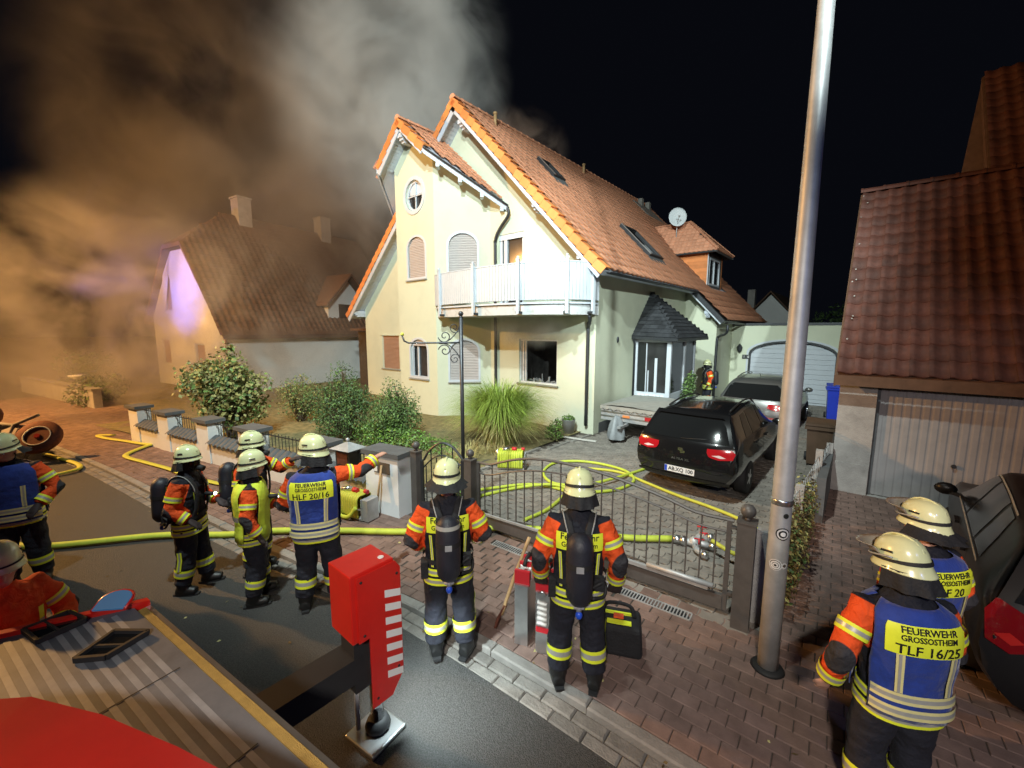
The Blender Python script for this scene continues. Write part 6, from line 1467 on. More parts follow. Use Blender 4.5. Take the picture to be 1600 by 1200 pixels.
AX = thing('wooden_handled_axe', 'long wooden-handled axe leaning on the hose cassettes', 'axe', (3.14, -7.50, 0)); m = MB(); m.tube(smooth_path([(0.02, .0, .12), (.10, .10, .5), (.17, .26, .90)], 5), .019, 8); m.build('handle', 'wood', AX); m = MB(); m.tube(smooth_path([(.0, -.07, .0), (.0, -.03, .08), (.02, 0, .14), (.05, .03, .22)], 4), [(.012, .03)] * 13, 6); m.build('head', 'rust', AX)
BG = thing('equipment_bag', 'black equipment bag with lime stripe on pavement behind the gate man', 'bag', (4.18, -6.98, 0), R(25))
m = MB(); m.box((0, 0, .15), (.46, .34, .30), 0, taper=(.92, .9)); bo = m.build('body', 'black_cloth', BG); md = bo.modifiers.new('bevel', 'BEVEL'); md.width = .045; md.segments = 3
m = MB(); m.tube(smooth_path([(-.15, 0, .30), (-.1, 0, .42), (.1, 0, .42), (.15, 0, .30)], 5), [(.02, .008)] * 16, 8); m.build('handle', 'black_cloth', BG); m = MB(); m.bb((-.10, -.12, .302), (.12, -.06, .308)); m.bb((-.12, .02, .302), (.14, .06, .308)); m.build('stripe', 'hi_yellow', BG); m = MB(); m.bb((-.04, -.05, .31), (.05, .0, .33)); m.build('tag', 'orange_cloth', BG)
m = MB(); V = [(math.cos(2 * math.pi * j / 8) * .025, math.sin(2 * math.pi * j / 8) * .012, .01) for j in range(8)]

# tilted wheeled cart at the left edge
WC = thing('wheeled_cart', 'tipped pale equipment cart with red-hubbed wheel at left edge', 'cart', (-8.9, -10.9, ZR))
M = Vector((.75, -.35, .62)).to_track_quat('Z', 'Y').to_matrix(); wc = (.25, .55, .58)
wk = link('wheel', None, WC); m = MB(); m.lathe([(.22, -.08), (.36, -.085), (.40, -.05), (.40, .05), (.36, .085), (.22, .08)], wc, 26, 0, M); m.build('tyre', 'rust', wk); m = MB(); m.lathe([(.225, .05), (.24, .095), (.225, .10), (.205, .06)], wc, 24, 0, M); m.build('rim', 'white_print', wk); m = MB(); m.lathe([(.20, .02), (.19, .05), (.06, .07), (.05, .1)], wc, 18, 0, M); m.build('hub', 'red_dark', wk)
m = MB()
for a, b in (((-.9, -.5, .1), (.2, .5, .5)), ((-.9, -.2, .9), (.15, .6, .75)), ((-.9, -.5, .1), (-.9, -.2, .9)), ((-.3, 0, .3), (-.3, .2, .85)), ((-.9, -.2, .9), (-1.3, -.4, 1.3)), ((-.3, .2, .85), (-.1, .6, 1.05)), ((.0, .3, .1), (.2, .5, .5))): m.tube([a, b], .035, 7)
m.build('frame', 'corrugated', WC); m = MB(); m.slab([(-1.3, -.5, .15), (-.2, .1, .2), (-.2, .35, .75), (-1.3, -.1, .85)], (.05, -.1, .03)); m.build('load_sheet', 'shutter', WC); m = MB(); m.ball((-1.3, -.3, 1.0), .45, 14, 10, 0, (1, .8, .7)); m.build('load_bundle', 'rust', WC)

# ================================================================== ladder truck (deck, cab edge, outrigger)
TK = thing('ladder_truck', 'red fire ladder truck with ribbed aluminium deck and yellow edge strip in foreground', 'fire truck')
DZ = 1.28; TO = Vector((2.45, -10.03, 0)); ta_ = R(8.8); tdx = Vector((math.cos(ta_), math.sin(ta_), 0)); tdy = Vector((-math.sin(ta_), math.cos(ta_), 0))
def tk(x, y, z): return TO + tdx * x + tdy * y + Vector((0, 0, z))
def tslab(poly, z0, z1, name, mt, parent=TK):
    mb = MB(); mb.slab([tk(x, y, z0) for x, y in poly], (0, 0, z1 - z0)); return mb.build(name, mt, parent)
ex_ = lambda y: .62 * y          # slanted end of the deck
W2 = -2.45
tslab([(ex_(-.03) + .06, -.03), (7, -.03), (7, W2), (ex_(W2) + .06, W2)], .42, DZ - .06, 'body', 'red_dark')
tslab([(ex_(-.067), -.067), (7, -.067), (7, W2), (ex_(W2), W2)], DZ - .055, DZ, 'deck', 'deck_alu')
for k in range(40):
    y = -.16 - k * .055
    if y < W2 + .05: break
    tslab([(ex_(y) + .05, y - .013), (7, y - .013), (7, y + .013), (ex_(y) + .05, y + .013)], DZ + .0005, DZ + .0022, 'deck_rib', 'deck_rib')
for x in (.75, 1.5, 2.25, 3.0): tslab([(x, W2 + .02), (x + .007, W2 + .02), (x + .007, -.12), (x, -.12)], DZ + .0025, DZ + .0032, 'deck_seam', 'rubber')
tslab([(.02, -.066), (7, -.066), (7, -.028), (.02, -.028)], DZ - .05, DZ + .006, 'edge_strip', 'deck_edge')
tslab([(.0, -.027), (7, -.027), (7, 0), (.0, 0)], DZ - .10, DZ - .004, 'edge_trim', 'alu')
tslab([(ex_(W2) - .05, W2), (ex_(W2) - .001, W2), (.0, -.0), (-.05, .0)], DZ - .12, DZ + .028, 'end_rail', 'red_paint')
for P4 in (((2.76, -10.38), (2.64, -10.215), (2.79, -10.09), (2.86, -10.27)), ((2.23, -10.55), (2.21, -10.37), (2.38, -10.31), (2.42, -10.50))):
    ht = link('hatch', None, TK); m = MB(); n4 = [Vector((*p, DZ)) for p in P4]
    for q in range(4): m.bar(n4[q] + Vector((0, 0, .02)), n4[(q + 1) % 4] + Vector((0, 0, .02)), .018, .028)
    m.build('hatch_frame', 'rubber', ht); m = MB(); m.slab([p + Vector((0, 0, .008)) for p in n4], (0, 0, .006)); m.build('hatch_plate', 'car_glass', ht)
    m = MB(); m.bar(n4[0].lerp(n4[1], .45) + Vector((0, 0, .022)), n4[3].lerp(n4[2], .45) + Vector((0, 0, .022)), .012, .014); m.build('hatch_bar', 'rubber', ht)
bl = link('blue_lamp', None, TK); P = [(-.085, 0), (.085, 0), (.085, .07)] + [(.085 * math.cos(math.pi * k / 8), .07 + .06 * math.sin(math.pi * k / 8)) for k in range(1, 8)] + [(-.085, .07)]
Mb = Matrix.Rotation(R(20), 3, 'X'); Mz = Matrix.Rotation(R(48), 3, 'Z'); cb_ = Vector((2.395, -10.215, DZ + .035))
m = MB(); m.slab([cb_ + Mz @ (Mb @ Vector((a, b, 0))) for a, b in P], Mz @ (Mb @ Vector((0, 0, .012)))); m.build('lens', mat('blue_lens', (.05, .14, .28), .25, spec=.6, emit=(.06, .20, .40), estr=.22), bl)
m = MB(); m.tube([cb_ + Mz @ (Mb @ Vector((a * 1.06, b * 1.05, .0))) for a, b in P[1:] + P[:1]], .009, 6); m.build('hood', 'red_paint', bl)
# red angular turntable cover close to the camera
E_ = [(3.30, -10.72), (3.50, -10.50), (3.78, -10.34), (4.12, -10.19), (4.46, -10.06), (5.2, -9.98)]; zt_ = 1.66
m = MB(); V = [(x, y, zt_ - .012 * i) for i, (x, y) in enumerate(E_)] + [(x - .10, y + .10, DZ + .008) for x, y in E_] + [(5.2, -12.3, zt_ - .06), (3.15, -12.3, zt_ + .04), (3.05, -12.3, DZ + .008), (4.1, -10.85, zt_ + .09)]
F = [(i, i + 1, 7 + i, 6 + i) for i in range(5)] + [(0, 6, 14, 13)] + [(i + 1, i, 15) for i in range(5)] + [(5, 15, 12), (12, 15, 13), (13, 15, 0)]
m.add(V, F); m.build('turntable_cover', 'red_dark', TK)
m = MB(); m.tube([(3.62, -10.62, zt_ + .022), (4.05, -10.82, zt_ + .088), (4.4, -11.2, zt_ + .07)], .004, 5); m.build('cover_seam', 'red_plastic', TK)
for q in range(5):
    m = MB(); p_ = Vector(lerp(E_[0] + (zt_,), E_[4] + (zt_ - .05,), (q + .5) / 5)); m.lathe([(.012, 0), (.012, .004), (.007, .008)], p_ + Vector((.07, -.11, .012)), 8); m.build('bolt', 'rubber', TK)
# outrigger
OT = link('outrigger', None, TK)
m = MB(); m.bar((3.08, -10.1, .60), (3.10, -9.04, .60), .21, .19); m.build('beam', 'rubber', OT)
m = MB(); m.bb((3.02, -9.10, .42), (3.20, -8.86, .92)); m.build('column', 'rubber', OT)
m = MB(); m.bb((2.97, -9.14, .86), (3.27, -8.80, 1.36)); bo = m.build('cover', 'red_paint', OT); md = bo.modifiers.new('bevel', 'BEVEL'); md.width = .008; md.segments = 2
for (y_, z_) in ((-9.07, 1.30), (-8.79, 1.24), (-9.06, .90), (-8.80, .50), (-8.98, .36)):
    m = MB(); m.lathe([(.010, 0), (.010, .004), (.006, .007)], (3.287, y_, z_), 8, 0, Matrix.Rotation(R(90), 3, 'Y')); m.build('bolt', 'rubber', OT)
m = MB(); m.slab([(3.275, -9.10, 1.34), (3.275, -8.80, 1.34), (3.275, -8.76, 1.28), (3.275, -8.76, .44), (3.275, -8.86, .30), (3.275, -9.02, .30), (3.275, -9.02, .86), (3.275, -9.10, .86)], (.012, 0, 0)); m.build('side_plate', 'red_paint', OT)
for k in range(7):
    z = .42 + k * .106; m = MB(); m.slab([(3.2895, -8.895, z + .045), (3.2895, -8.765, z), (3.2895, -8.765, z + .056), (3.2895, -8.895, z + .101)], (.001, 0, 0)); m.build('warning_stripe', 'white_print', OT)
m = MB(); m.tube([(3.16, -8.92, .45), (3.16, -8.92, .06)], .05, 16); m.build('ram', 'chrome', OT); m = MB(); m.tube([(3.07, -9.03, .5), (3.07, -9.03, .0)], .018, 8); m.build('guide_rod', 'galv', OT)
m = MB(); m.lathe([(.085, .02), (.095, .05), (.075, .10), (.05, .11)], (3.16, -8.92, ZR + .02), 18); m.build('foot_joint', 'rubber', OT)
m = MB(); m.box((3.16, -8.94, ZR + .02), (.32, .32, .035), 0, rz=R(8)); bo = m.build('foot_plate', 'alu', OT); md = bo.modifiers.new('bevel', 'BEVEL'); md.width = .012; md.segments = 2
m = MB(); m.lathe([(.03, 0), (.03, .02), (.015, .03)], (3.20, -8.755, 1.20), 10, 0, Matrix.Rotation(R(-90), 3, 'X')); m.build('marker_lamp', 'amber', OT); m = MB(); m.lathe([(.022, 0), (.022, .004)], (3.20, -8.86, 1.361), 12); m.build('cover_badge', 'white_print', OT)
# ================================================================== firefighters
from mathutils import noise as mnoise
def remeshed(mb, voxel, smooth=4, wrinkle=0.0, wscale=9.0, seed=0.0):
    me = mb.mesh('tmp', []); o = bpy.data.objects.new('tmp', me)
    r = o.modifiers.new('r', 'REMESH'); r.mode = 'VOXEL'; r.voxel_size = voxel; r.use_smooth_shade = True
    s = o.modifiers.new('s', 'SMOOTH'); s.iterations = smooth; s.factor = .5
    out = evaluated(o)
    bpy.data.objects.remove(o); bpy.data.meshes.remove(me)
    out.materials.clear()
    if wrinkle:
        n_ = len(out.vertices); co = np.empty(n_ * 3); no = np.empty(n_ * 3); out.vertices.foreach_get('co', co); out.vertices.foreach_get('normal', no); co = co.reshape(-1, 3); no = no.reshape(-1, 3); dd = np.empty(n_)
        for i in range(n_):
            q = Vector((co[i, 0] * wscale + seed, co[i, 1] * wscale, co[i, 2] * wscale * 1.7)); dd[i] = mnoise.noise(q) * .7 + mnoise.noise(q * 2.3) * .4
        out.vertices.foreach_set('co', (co + no * (dd * wrinkle)[:, None]).ravel())
    out.polygons.foreach_set('use_smooth', [True] * len(out.polygons)); out.update(); return out
TZ = [.74, .80, .90, 1.00, 1.10, 1.22, 1.34, 1.42, 1.47, 1.50, 1.53, 1.57]
TA = [.205, .212, .208, .202, .205, .220, .228, .222, .185, .135, .088, .072]
TB_ = [.150, .152, .148, .142, .145, .152, .150, .138, .120, .100, .082, .075]
TC = [0, 0, 0, 0, 0, -.005, -.01, -.012, -.012, -.008, 0, .005]
def torso(z, th, off=0.0, n=2.4):
    a = np.interp(z, TZ, TA) + off; b = np.interp(z, TZ, TB_) + off; c = np.interp(z, TZ, TC); co, si = math.cos(th), math.sin(th)
    return Vector((a * math.copysign(abs(co) ** (2 / n), co), c + b * math.copysign(abs(si) ** (2 / n), si), z))
def torso_xz(x, z, back=True, off=0.0, n=2.4):
    a = np.interp(z, TZ, TA) + off; b = np.interp(z, TZ, TB_) + off; c = np.interp(z, TZ, TC); k = max(0.0, 1 - min(1, abs(x) / a) ** n) ** (1 / n); return Vector((x, c + (-b if back else b) * k, z))
def person(label, loc, rz, k=1.0, lean=(0, 0), arms=None, legs=None, head=(0, 0), kit=(), seed=1, text=None, chest_lamp=False, group='firefighters at the scene', hand=None, near=False):
    o = thing('person', label, 'person', loc, rz, None); o.scale = (k, k, k)
    rs = random.Random(seed)
    A = dict(sL=(-.205, 0, 1.43), eL=(-.295, -.05, 1.16), wL=(-.27, .10, .93), sR=(.205, 0, 1.43), eR=(.295, -.05, 1.16), wR=(.27, .10, .93)); A.update(arms or {})
    G = dict(hL=(-.10, 0, .90), kL=(-.125, .03, .50), aL=(-.14, -.01, .10), hR=(.10, 0, .90), kR=(.125, .03, .50), aR=(.14, -.01, .10), fL=.12, fR=-.12); G.update(legs or {})
    def ln(p): 
        p = Vector(p); t = max(0, p.z - .9); return p + Vector((lean[0] * t, lean[1] * t, -.12 * t * (abs(lean[0]) + abs(lean[1])) ** 2))
    hc = ln((0, .025, 1.665)); MH = Matrix.Rotation(head[0], 3, 'Z') @ Matrix.Rotation(head[1], 3, 'X')
    def hp_(p): return hc + MH @ Vector(p)
    # ---- body: one continuous mesh
    mb = MB(); mb.ball(hc + MH @ Vector((0, 0, .01)), .1, 16, 12, 0, (.80, .98, 1.18), MH); mb.ball(hp_((0, .028, -.055)), .07, 12, 10, 0, (.86, .95, .95), MH)
    mb.ball(hp_((0, .105, -.02)), .018, 8, 6, 0, (.8, 1.1, 1.5), MH); mb.ball(hp_((0, .088, -.068)), .026, 8, 6, 0, (1.3, .55, .55), MH)
    for s in (-1, 1): mb.ball(hp_((s * .082, -.005, -.012)), .026, 8, 6, 0, (.45, .8, 1.25), MH); mb.ball(hp_((s * .034, .083, .012)), .026, 8, 6, 0, (1, .5, .5), MH)
    mb.tube([ln((0, -.005, 1.44)), ln((0, 0, 1.53)), hc + Vector((0, -.01, -.05))], [.075, .058, .056], 12)
    mb.tube([ln((0, 0, z)) for z in (.85, 1.0, 1.2, 1.38, 1.46)], [(.15, .10), (.14, .10), (.16, .11), (.17, .10), (.10, .08)], 14, up=(0, 1, 0))
    hands = []
    for s, S, E, W in ((-1, 'sL', 'eL', 'wL'), (1, 'sR', 'eR', 'wR')):
        a, b, c = ln(A[S]), ln(A[E]), ln(A[W]); mb.tube([a, b, c], [.05, .042, .03], 8)
        d = (c - b).normalized(); hv = (hand or {}).get(W)
        if hv: d2 = Vector(hv).normalized()
        else: d2 = (d + Vector((0, .15, -.25))).normalized()
        side = d2.cross(Vector((0, 0, 1))) if abs(d2.z) < .85 else Vector((0, 1, 0)).cross(d2)
        side.normalize(); 
        if s < 0 and abs(d2.z) < .85: side = side
        pal = side.cross(d2).normalized(); g = 1.5 if 'gloves' in kit else 1.0
        kn = c + d2 * .085; mb.tube([c - d2 * .02, c + d2 * .04, kn], [(.026 * g, .02 * g), (.040 * g, .018 * g), (.042 * g, .016 * g)], 10, up=tuple(pal))
        for q, (ox, L_) in enumerate(((-.031, .070), (-.0105, .080), (.0105, .075), (.031, .058))):
            p0 = kn + side * ox * g - d2 * .01; cu = .35 + .1 * q if 'open' not in kit else .1; L_ *= 1.0
            p1 = p0 + d2 * L_ * .5; p2 = p1 + (d2 * math.cos(cu) - pal * math.sin(cu)) * L_ * .32; p3 = p2 + (d2 * math.cos(cu * 2.2) - pal * math.sin(cu * 2.2)) * L_ * .28
            mb.tube([p0, p1, p2, p3], [.0095 * g, .0088 * g, .0082 * g, .0065 * g], 7)
        th = c + d2 * .025 - side * s * .0 ; ts = -side * (1 if s > 0 else -1); mb.tube([th + ts * .025, th + ts * .05 + d2 * .03 - pal * .01, th + ts * .052 + d2 * .065 - pal * .02], [.014 * g, .011 * g, .008 * g], 7)
        hands.append(c + d2 * .05)
    for a, b, c in (('hL', 'kL', 'aL'), ('hR', 'kR', 'aR')): mb.tube([Vector(G[a]), Vector(G[b]), Vector(G[c])], [.075, .055, .045], 8)
    me = remeshed(mb, .008 if near else .0105, 2); me.materials.append(MATS['skin']); me.materials.append(MATS['glove'])
    if 'gloves' in kit:
        for p in me.polygons:
            if min((p.center - h).length for h in hands) < .16: p.material_index = 1
    link('body', me, o)
    # ---- trousers
    mb = MB(); mb.tube([(0, 0, z) for z in (.76, .84, .92, 1.0)], [(.14, .13), (.195, .15), (.20, .15), (.19, .14)], 18, up=(0, 1, 0))
    for a, b, c in (('hL', 'kL', 'aL'), ('hR', 'kR', 'aR')):
        p, q, r_ = Vector(G[a]), Vector(G[b]), Vector(G[c]); mb.tube([p + Vector((0, 0, -.02)), p.lerp(q, .5), q, q.lerp(r_, .45), r_.lerp(q, .12)], [.122, .116, .102, .102, .096], 14)
    me = remeshed(mb, .014, 4, .017, 6.5, seed); me.materials.append(MATS['navy_cloth']); tr = link('trousers', me, o)
    # reflective bands on the legs
    for a, b, c in (('hL', 'kL', 'aL'), ('hR', 'kR', 'aR')):
        q, r_ = Vector(G[b]), Vector(G[c]); m = MB(); ts_ = (.36, .43, .53, .60); m.tube([q.lerp(r_, t) for t in ts_], [.108, .109, .109, .106], 18, cap=False, rings_mi=[0, 1, 0]); m.build('reflective_band', ['hi_yellow', 'silver_tape'], tr, fix=False)
    # side stripe
    if 'stripe' in kit:
        for s, (a, b, c) in ((1, ('hR', 'kR', 'aR')),):
            q, r_ = Vector(G[b]), Vector(G[c]); out = Vector((s * .110, -.02, 0)); m = MB()
            for w_, mt, oo in ((.05, 0, 0), (.018, 1, .003)):
                pts = [Vector(G[a]).lerp(q, .75) + out * 1.08, q + out, q.lerp(r_, .35) + out * 1.02]; V = []
                for p in pts: V += [p + Vector((oo, -w_ / 2, 0)), p + Vector((oo, w_ / 2, 0))]
                m.add(V, [(0, 1, 3, 2), (2, 3, 5, 4)], mt)
            m.build('side_stripe', ['hi_yellow', 'silver_tape'], tr, fix=False)
    # ---- boots
    for c, f, q in (('aL', 'fL', 'kL'), ('aR', 'fR', 'kR')):
        a = Vector(G[c]); an = G[f]; d = Vector((math.sin(-an) * 1.0, math.cos(an), 0)); a0 = Vector((a.x, a.y, 0)); mb = MB(); kz = Vector(G[q]); up_ = (kz - a).normalized()
        mb.tube([a + up_ * .16, a + up_ * .06, a + Vector((0, 0, -.02))], [.080, .076, .072], 12); mb.tube([a0 - d * .075 + Vector((0, 0, .05)), a0 + Vector((0, 0, .055)), a0 + d * .09 + Vector((0, 0, .056)), a0 + d * .155 + Vector((0, 0, .050))], [(.052, .050), (.060, .062), (.062, .058), (.052, .046)], 12, up=(0, 0, 1))
        if a.z > .16: continue
        me = remeshed(mb, .012, 3); me.materials.append(MATS['boot']); bt = link('boot', me, o)
        m = MB(); m.slab([a0 - d * .105 + Vector((d.y, -d.x, 0)) * .035, a0 + Vector((d.y, -d.x, 0)) * .048, a0 + d * .11 + Vector((d.y, -d.x, 0)) * .052, a0 + d * .185 + Vector((d.y, -d.x, 0)) * .025, a0 + d * .185 - Vector((d.y, -d.x, 0)) * .025, a0 + d * .11 - Vector((d.y, -d.x, 0)) * .052, a0 - Vector((d.y, -d.x, 0)) * .048, a0 - d * .105 - Vector((d.y, -d.x, 0)) * .035], (0, 0, .022)); m.build('sole', 'rubber', bt)
    # ---- jacket: torso + sleeves + collar in one surface
    mb = MB(); V = []; nT = 24; zs = [.78, .84, .90, .96, 1.02, 1.08, 1.15, 1.22, 1.29, 1.35, 1.40, 1.44, 1.47, 1.50, 1.52, 1.56]
    for z in zs:
        for j in range(nT): V.append(ln(torso(z, 2 * math.pi * j / nT)))
    F = [(i * nT + j, i * nT + (j + 1) % nT, (i + 1) * nT + (j + 1) % nT, (i + 1) * nT + j) for i in range(len(zs) - 1) for j in range(nT)] + [tuple(range(nT))[::-1], tuple((len(zs) - 1) * nT + j for j in range(nT))]
    mb.add(V, F)
    arms_ = []
    for S, E, W in (('sL', 'eL', 'wL'), ('sR', 'eR', 'wR')):
        a, b, c = ln(A[S]), ln(A[E]), ln(A[W]); inn = a + Vector((-.06 * math.copysign(1, a.x), 0, -.01)); ew = c - (c - b).normalized() * .03
        P = [inn, a, a.lerp(b, .5), b, b.lerp(ew, .5), ew]; rr = [.078, .086, .080, .076, .070, .062]; mb.tube(P, rr, 14); arms_.append((a, b, ew, P, rr))
    me = remeshed(mb, .013, 4, .016, 7.5, seed + 20)
    me.materials.append(MATS['jacket_cloth']); vest_or = 'orange_torso' in kit
    C_ = np.empty(len(me.vertices) * 3); me.vertices.foreach_get('co', C_); C_ = C_.reshape(-1, 3); org = np.full(len(C_), -.05); pat = np.full(len(C_), -.05)
    for (a, b, ew, P, rr) in arms_:
        for q0, q1, seg in ((a, b, 0), (b, ew, 1)):
            d_ = np.array(q1 - q0); q_ = np.array(q0); t = (C_ - q_) @ d_ / (d_ @ d_); tc = np.clip(t, 0, 1); dist = np.linalg.norm(q_ + tc[:, None] * d_ - C_, axis=1); sc = .115 - dist
            if seg == 0: sc = np.minimum(sc, (t + .10) * .3)
            org = np.maximum(org, sc)
        out_ = np.array((b * 2 - a - ew)); out_ = out_ / (np.linalg.norm(out_) + 1e-6); ctr = np.array(b) + out_ * .06 + np.array(ew - b) * .12; pat = np.maximum(pat, .092 - np.linalg.norm((C_ - ctr) * np.array([1, 1, .8]), axis=1))
    if vest_or: org = np.maximum(org, np.minimum(C_[:, 2] - 1.05, .05))
    for nm_, ar in (('org', org), ('pat', pat)): at_ = me.attributes.new(nm_, 'FLOAT', 'POINT'); at_.data.foreach_set('value', ar.astype(np.float32))
    jk = link('jacket', me, o)
    for (a, b, ew, P, rr) in arms_:
        for (q0, q1, t0, t1, r_) in ((a, b, .40, .62, .090), (b, ew, .60, .90, .078)):
            m = MB(); ts_ = [t0, t0 + (t1 - t0) * .3, t0 + (t1 - t0) * .68, t1]; m.tube([q0.lerp(q1, t) for t in ts_], [r_, r_ - .001, r_ - .002, r_ - .003], 18, cap=False, rings_mi=[0, 1, 0]); m.build('reflective_band', ['hi_yellow', 'silver_tape'], jk, fix=False)
    def tband(z0, z1, off, mats, mi=None, th0=0, th1=2 * math.pi, nm='reflective_band', par=None, nz=None):
        nz = nz or [z0, z0 + (z1 - z0) * .3, z0 + (z1 - z0) * .7, z1]; V = []; nn_ = 28
        for z in nz:
            for j in range(nn_ + 1): V.append(ln(torso(z, th0 + (th1 - th0) * j / nn_, off)))
        m_ = MB(); mi = mi or [0, 1, 0]
        for i in range(len(nz) - 1): 
            for j in range(nn_): m_.f.append((i * (nn_ + 1) + j, i * (nn_ + 1) + j + 1, (i + 1) * (nn_ + 1) + j + 1, (i + 1) * (nn_ + 1) + j)); m_.m.append(mi[i]); m_.sm.append(True)
        m_.v = [tuple(p) for p in V]; return m_.build(nm, mats, par or jk, fix=False)
    tband(.79, .855, .014, ['hi_yellow', 'silver_tape']); tband(.875, .94, .013, ['hi_yellow', 'silver_tape'])
    BK0, FR0 = 1.5 * math.pi, .5 * math.pi
    def back_text(lines, z_top, dz, size, off, par, width=1.0, front=False):
        for q, t in enumerate(lines):
            sz = size[q] if isinstance(size, (list, tuple)) else size; Vt, Ft = text_mesh(t, sz, .0012, width if not isinstance(width, (list, tuple)) else width[q]); sg_ = 1 if not front else -1
            zc_ = z_top - sum(dz[:q + 1]) if isinstance(dz, (list, tuple)) else z_top - dz * (q + .5); m_ = MB(); m_.add([ln(torso_xz(x * sg_, zc_ + y, not front, off)) for x, y in Vt], Ft); m_.build('lettering', 'black_print', par, fix=False)
    if 'scba' in kit:
        tband(1.28, 1.42, .016, ['hi_yellow'], [0, 0, 0], BK0 - .80, BK0 + .80, 'back_label')
        back_text(['Feuerwehr', 'Grossostheim'], 1.42, .062, [.072, .058], .020, jk, [.95, .86])
        for s in (-1, 1):
            tband(.96, 1.26, .016, ['hi_yellow', 'silver_tape'], [0, 0, 0], BK0 + s * .62 - .07, BK0 + s * .62 + .07, 'back_stripe'); tband(.97, 1.25, .018, ['silver_tape'], [0, 0, 0], BK0 + s * .62 - .02, BK0 + s * .62 + .035, 'back_stripe')
    if 'scba' in kit or 'frontstripe' in kit:
        for s in (-1, 1): tband(1.0, 1.32, .016, ['hi_yellow', 'silver_tape'], [0, 1, 0], FR0 + s * .5 - .09, FR0 + s * .5 + .09, 'front_stripe')
    # ---- tabard
    vest = 'blue_vest' if 'blue' in kit else ('yellow_vest' if 'yellow' in kit else None)
    if vest:
        vt = link('tabard', None, o); zz_ = [.84, .92, 1.0, 1.08, 1.16, 1.24, 1.32, 1.39, 1.44, 1.47, 1.495, 1.515]
        for (c0, nm) in ((BK0, 'back_panel'), (FR0, 'front_panel')):
            V = []; nn_ = 26
            for z in zz_:
                hw = np.interp(z, [.84, 1.1, 1.3, 1.42, 1.47, 1.52], [1.18, 1.22, 1.05, 1.05, 1.25, 1.5])
                for j in range(nn_ + 1):
                    th_ = c0 - hw + 2 * hw * j / nn_; p = torso(z, th_, .034); wv = mnoise.noise(Vector((th_ * 4 + seed, z * 7, seed))) * .012 * (1 if z < 1.4 else .3); nrm = Vector((math.cos(th_), math.sin(th_), 0)); V.append(ln(p + nrm * wv))
            m_ = MB(); m_.add(V, [(i * (nn_ + 1) + j, i * (nn_ + 1) + j + 1, (i + 1) * (nn_ + 1) + j + 1, (i + 1) * (nn_ + 1) + j) for i in range(len(zz_) - 1) for j in range(nn_)], 0, True); pn = m_.build(nm, vest, vt, fix=False); sd_ = pn.modifiers.new('solid', 'SOLIDIFY'); sd_.thickness = .006
        tp = 'cream_tape'
        for c0 in (BK0, FR0):
            if vest == 'blue_vest':
                for z0 in (.868, .955): tband(z0, z0 + .062, .046, [tp, 'silver_tape'], [0, 1, 0], c0 - 1.1, c0 + 1.1, 'reflective_band', vt)
                for s in (-1, 1): tband(1.02, 1.27, .046, [tp, 'silver_tape'], [0, 0, 0], c0 + s * .46 - .085, c0 + s * .46 + .085, 'reflective_stripe', vt); tband(1.02, 1.27, .049, ['silver_tape'], [0, 0, 0], c0 + s * .46 - .03, c0 + s * .46 + .03, 'reflective_stripe', vt)
        if text and vest == 'blue_vest':
            tband(1.27, 1.455, .045, ['hi_yellow'], [0] * 5, BK0 - .78, BK0 + .78, 'back_label', vt, nz=[1.27, 1.31, 1.35, 1.39, 1.42, 1.445]); back_text(text, 1.445, [.026, .045, .068], [.050, .046, .082], .050, vt, [1.0, .86, .98])
        elif text: back_text(text, 1.32, .07, .07, .046, vt, 1.0, True)
        if 'yellow' in kit:
            for c0 in (BK0,): tband(1.10, 1.16, .046, ['silver_tape'], [0, 0, 0], c0 - 1.0, c0 + 1.0, 'reflective_band', vt)
    # ---- breathing apparatus
    if 'scba' in kit:
        ap_ = link('breathing_apparatus', None, o)
        def pt(x, y, z): return ln((x, y, z))
        m = MB(); m.bar(pt(0, -.175, .92), pt(0, -.175, 1.42), .20, .03, up=(0, 1, 0)); m.build('back_plate', 'rubber', ap_)
        ax0, ax1 = pt(0, -.295, .92), pt(0, -.280, 1.48); d_ = ax1 - ax0; prof = [(0, .03), (.04, .066), (.12, .096), (.3, .102), (.8, .102), (.9, .092), (.97, .06), (1.0, .02)]; m = MB(); m.tube([ax0 + d_ * t for t, r_ in prof], [r_ for t, r_ in prof], 20, rings_mi=[0] * 7); m.build('cylinder', 'cylinder', ap_)
        if 'ringcyl' in kit: m = MB(); m.tube([ax0 + d_ * .84, ax0 + d_ * .90], [.1035, .099], 20, cap=False); m.build('cylinder_ring', 'silver_tape', ap_)
        m = MB(); m.tube([ax0 + d_ * .56, ax0 + d_ * .64], .1055, 20, cap=False); m.build('cylinder_strap', 'rubber', ap_); m = MB(); b_ = ax0 + d_ * .60 + Vector((0, -.109, 0)); m.box(b_, (.055, .01, .045)); m.build('buckle', 'galv', ap_)
        m = MB(); m.tube([ax0 + Vector((0, 0, .02)), ax0 - Vector((0, 0, .05))], .022, 10); m.tube([ax0 + Vector((-.04, 0, -.02)), ax0 + Vector((.04, 0, -.02))], .015, 8); m.build('valve', 'galv', ap_); m = MB(); m.ball(ax0 - Vector((0, .01, .075)), .028, 10, 8, 0, (1, 1, 1.2)); m.build('valve_knob', 'blue_plastic', ap_)
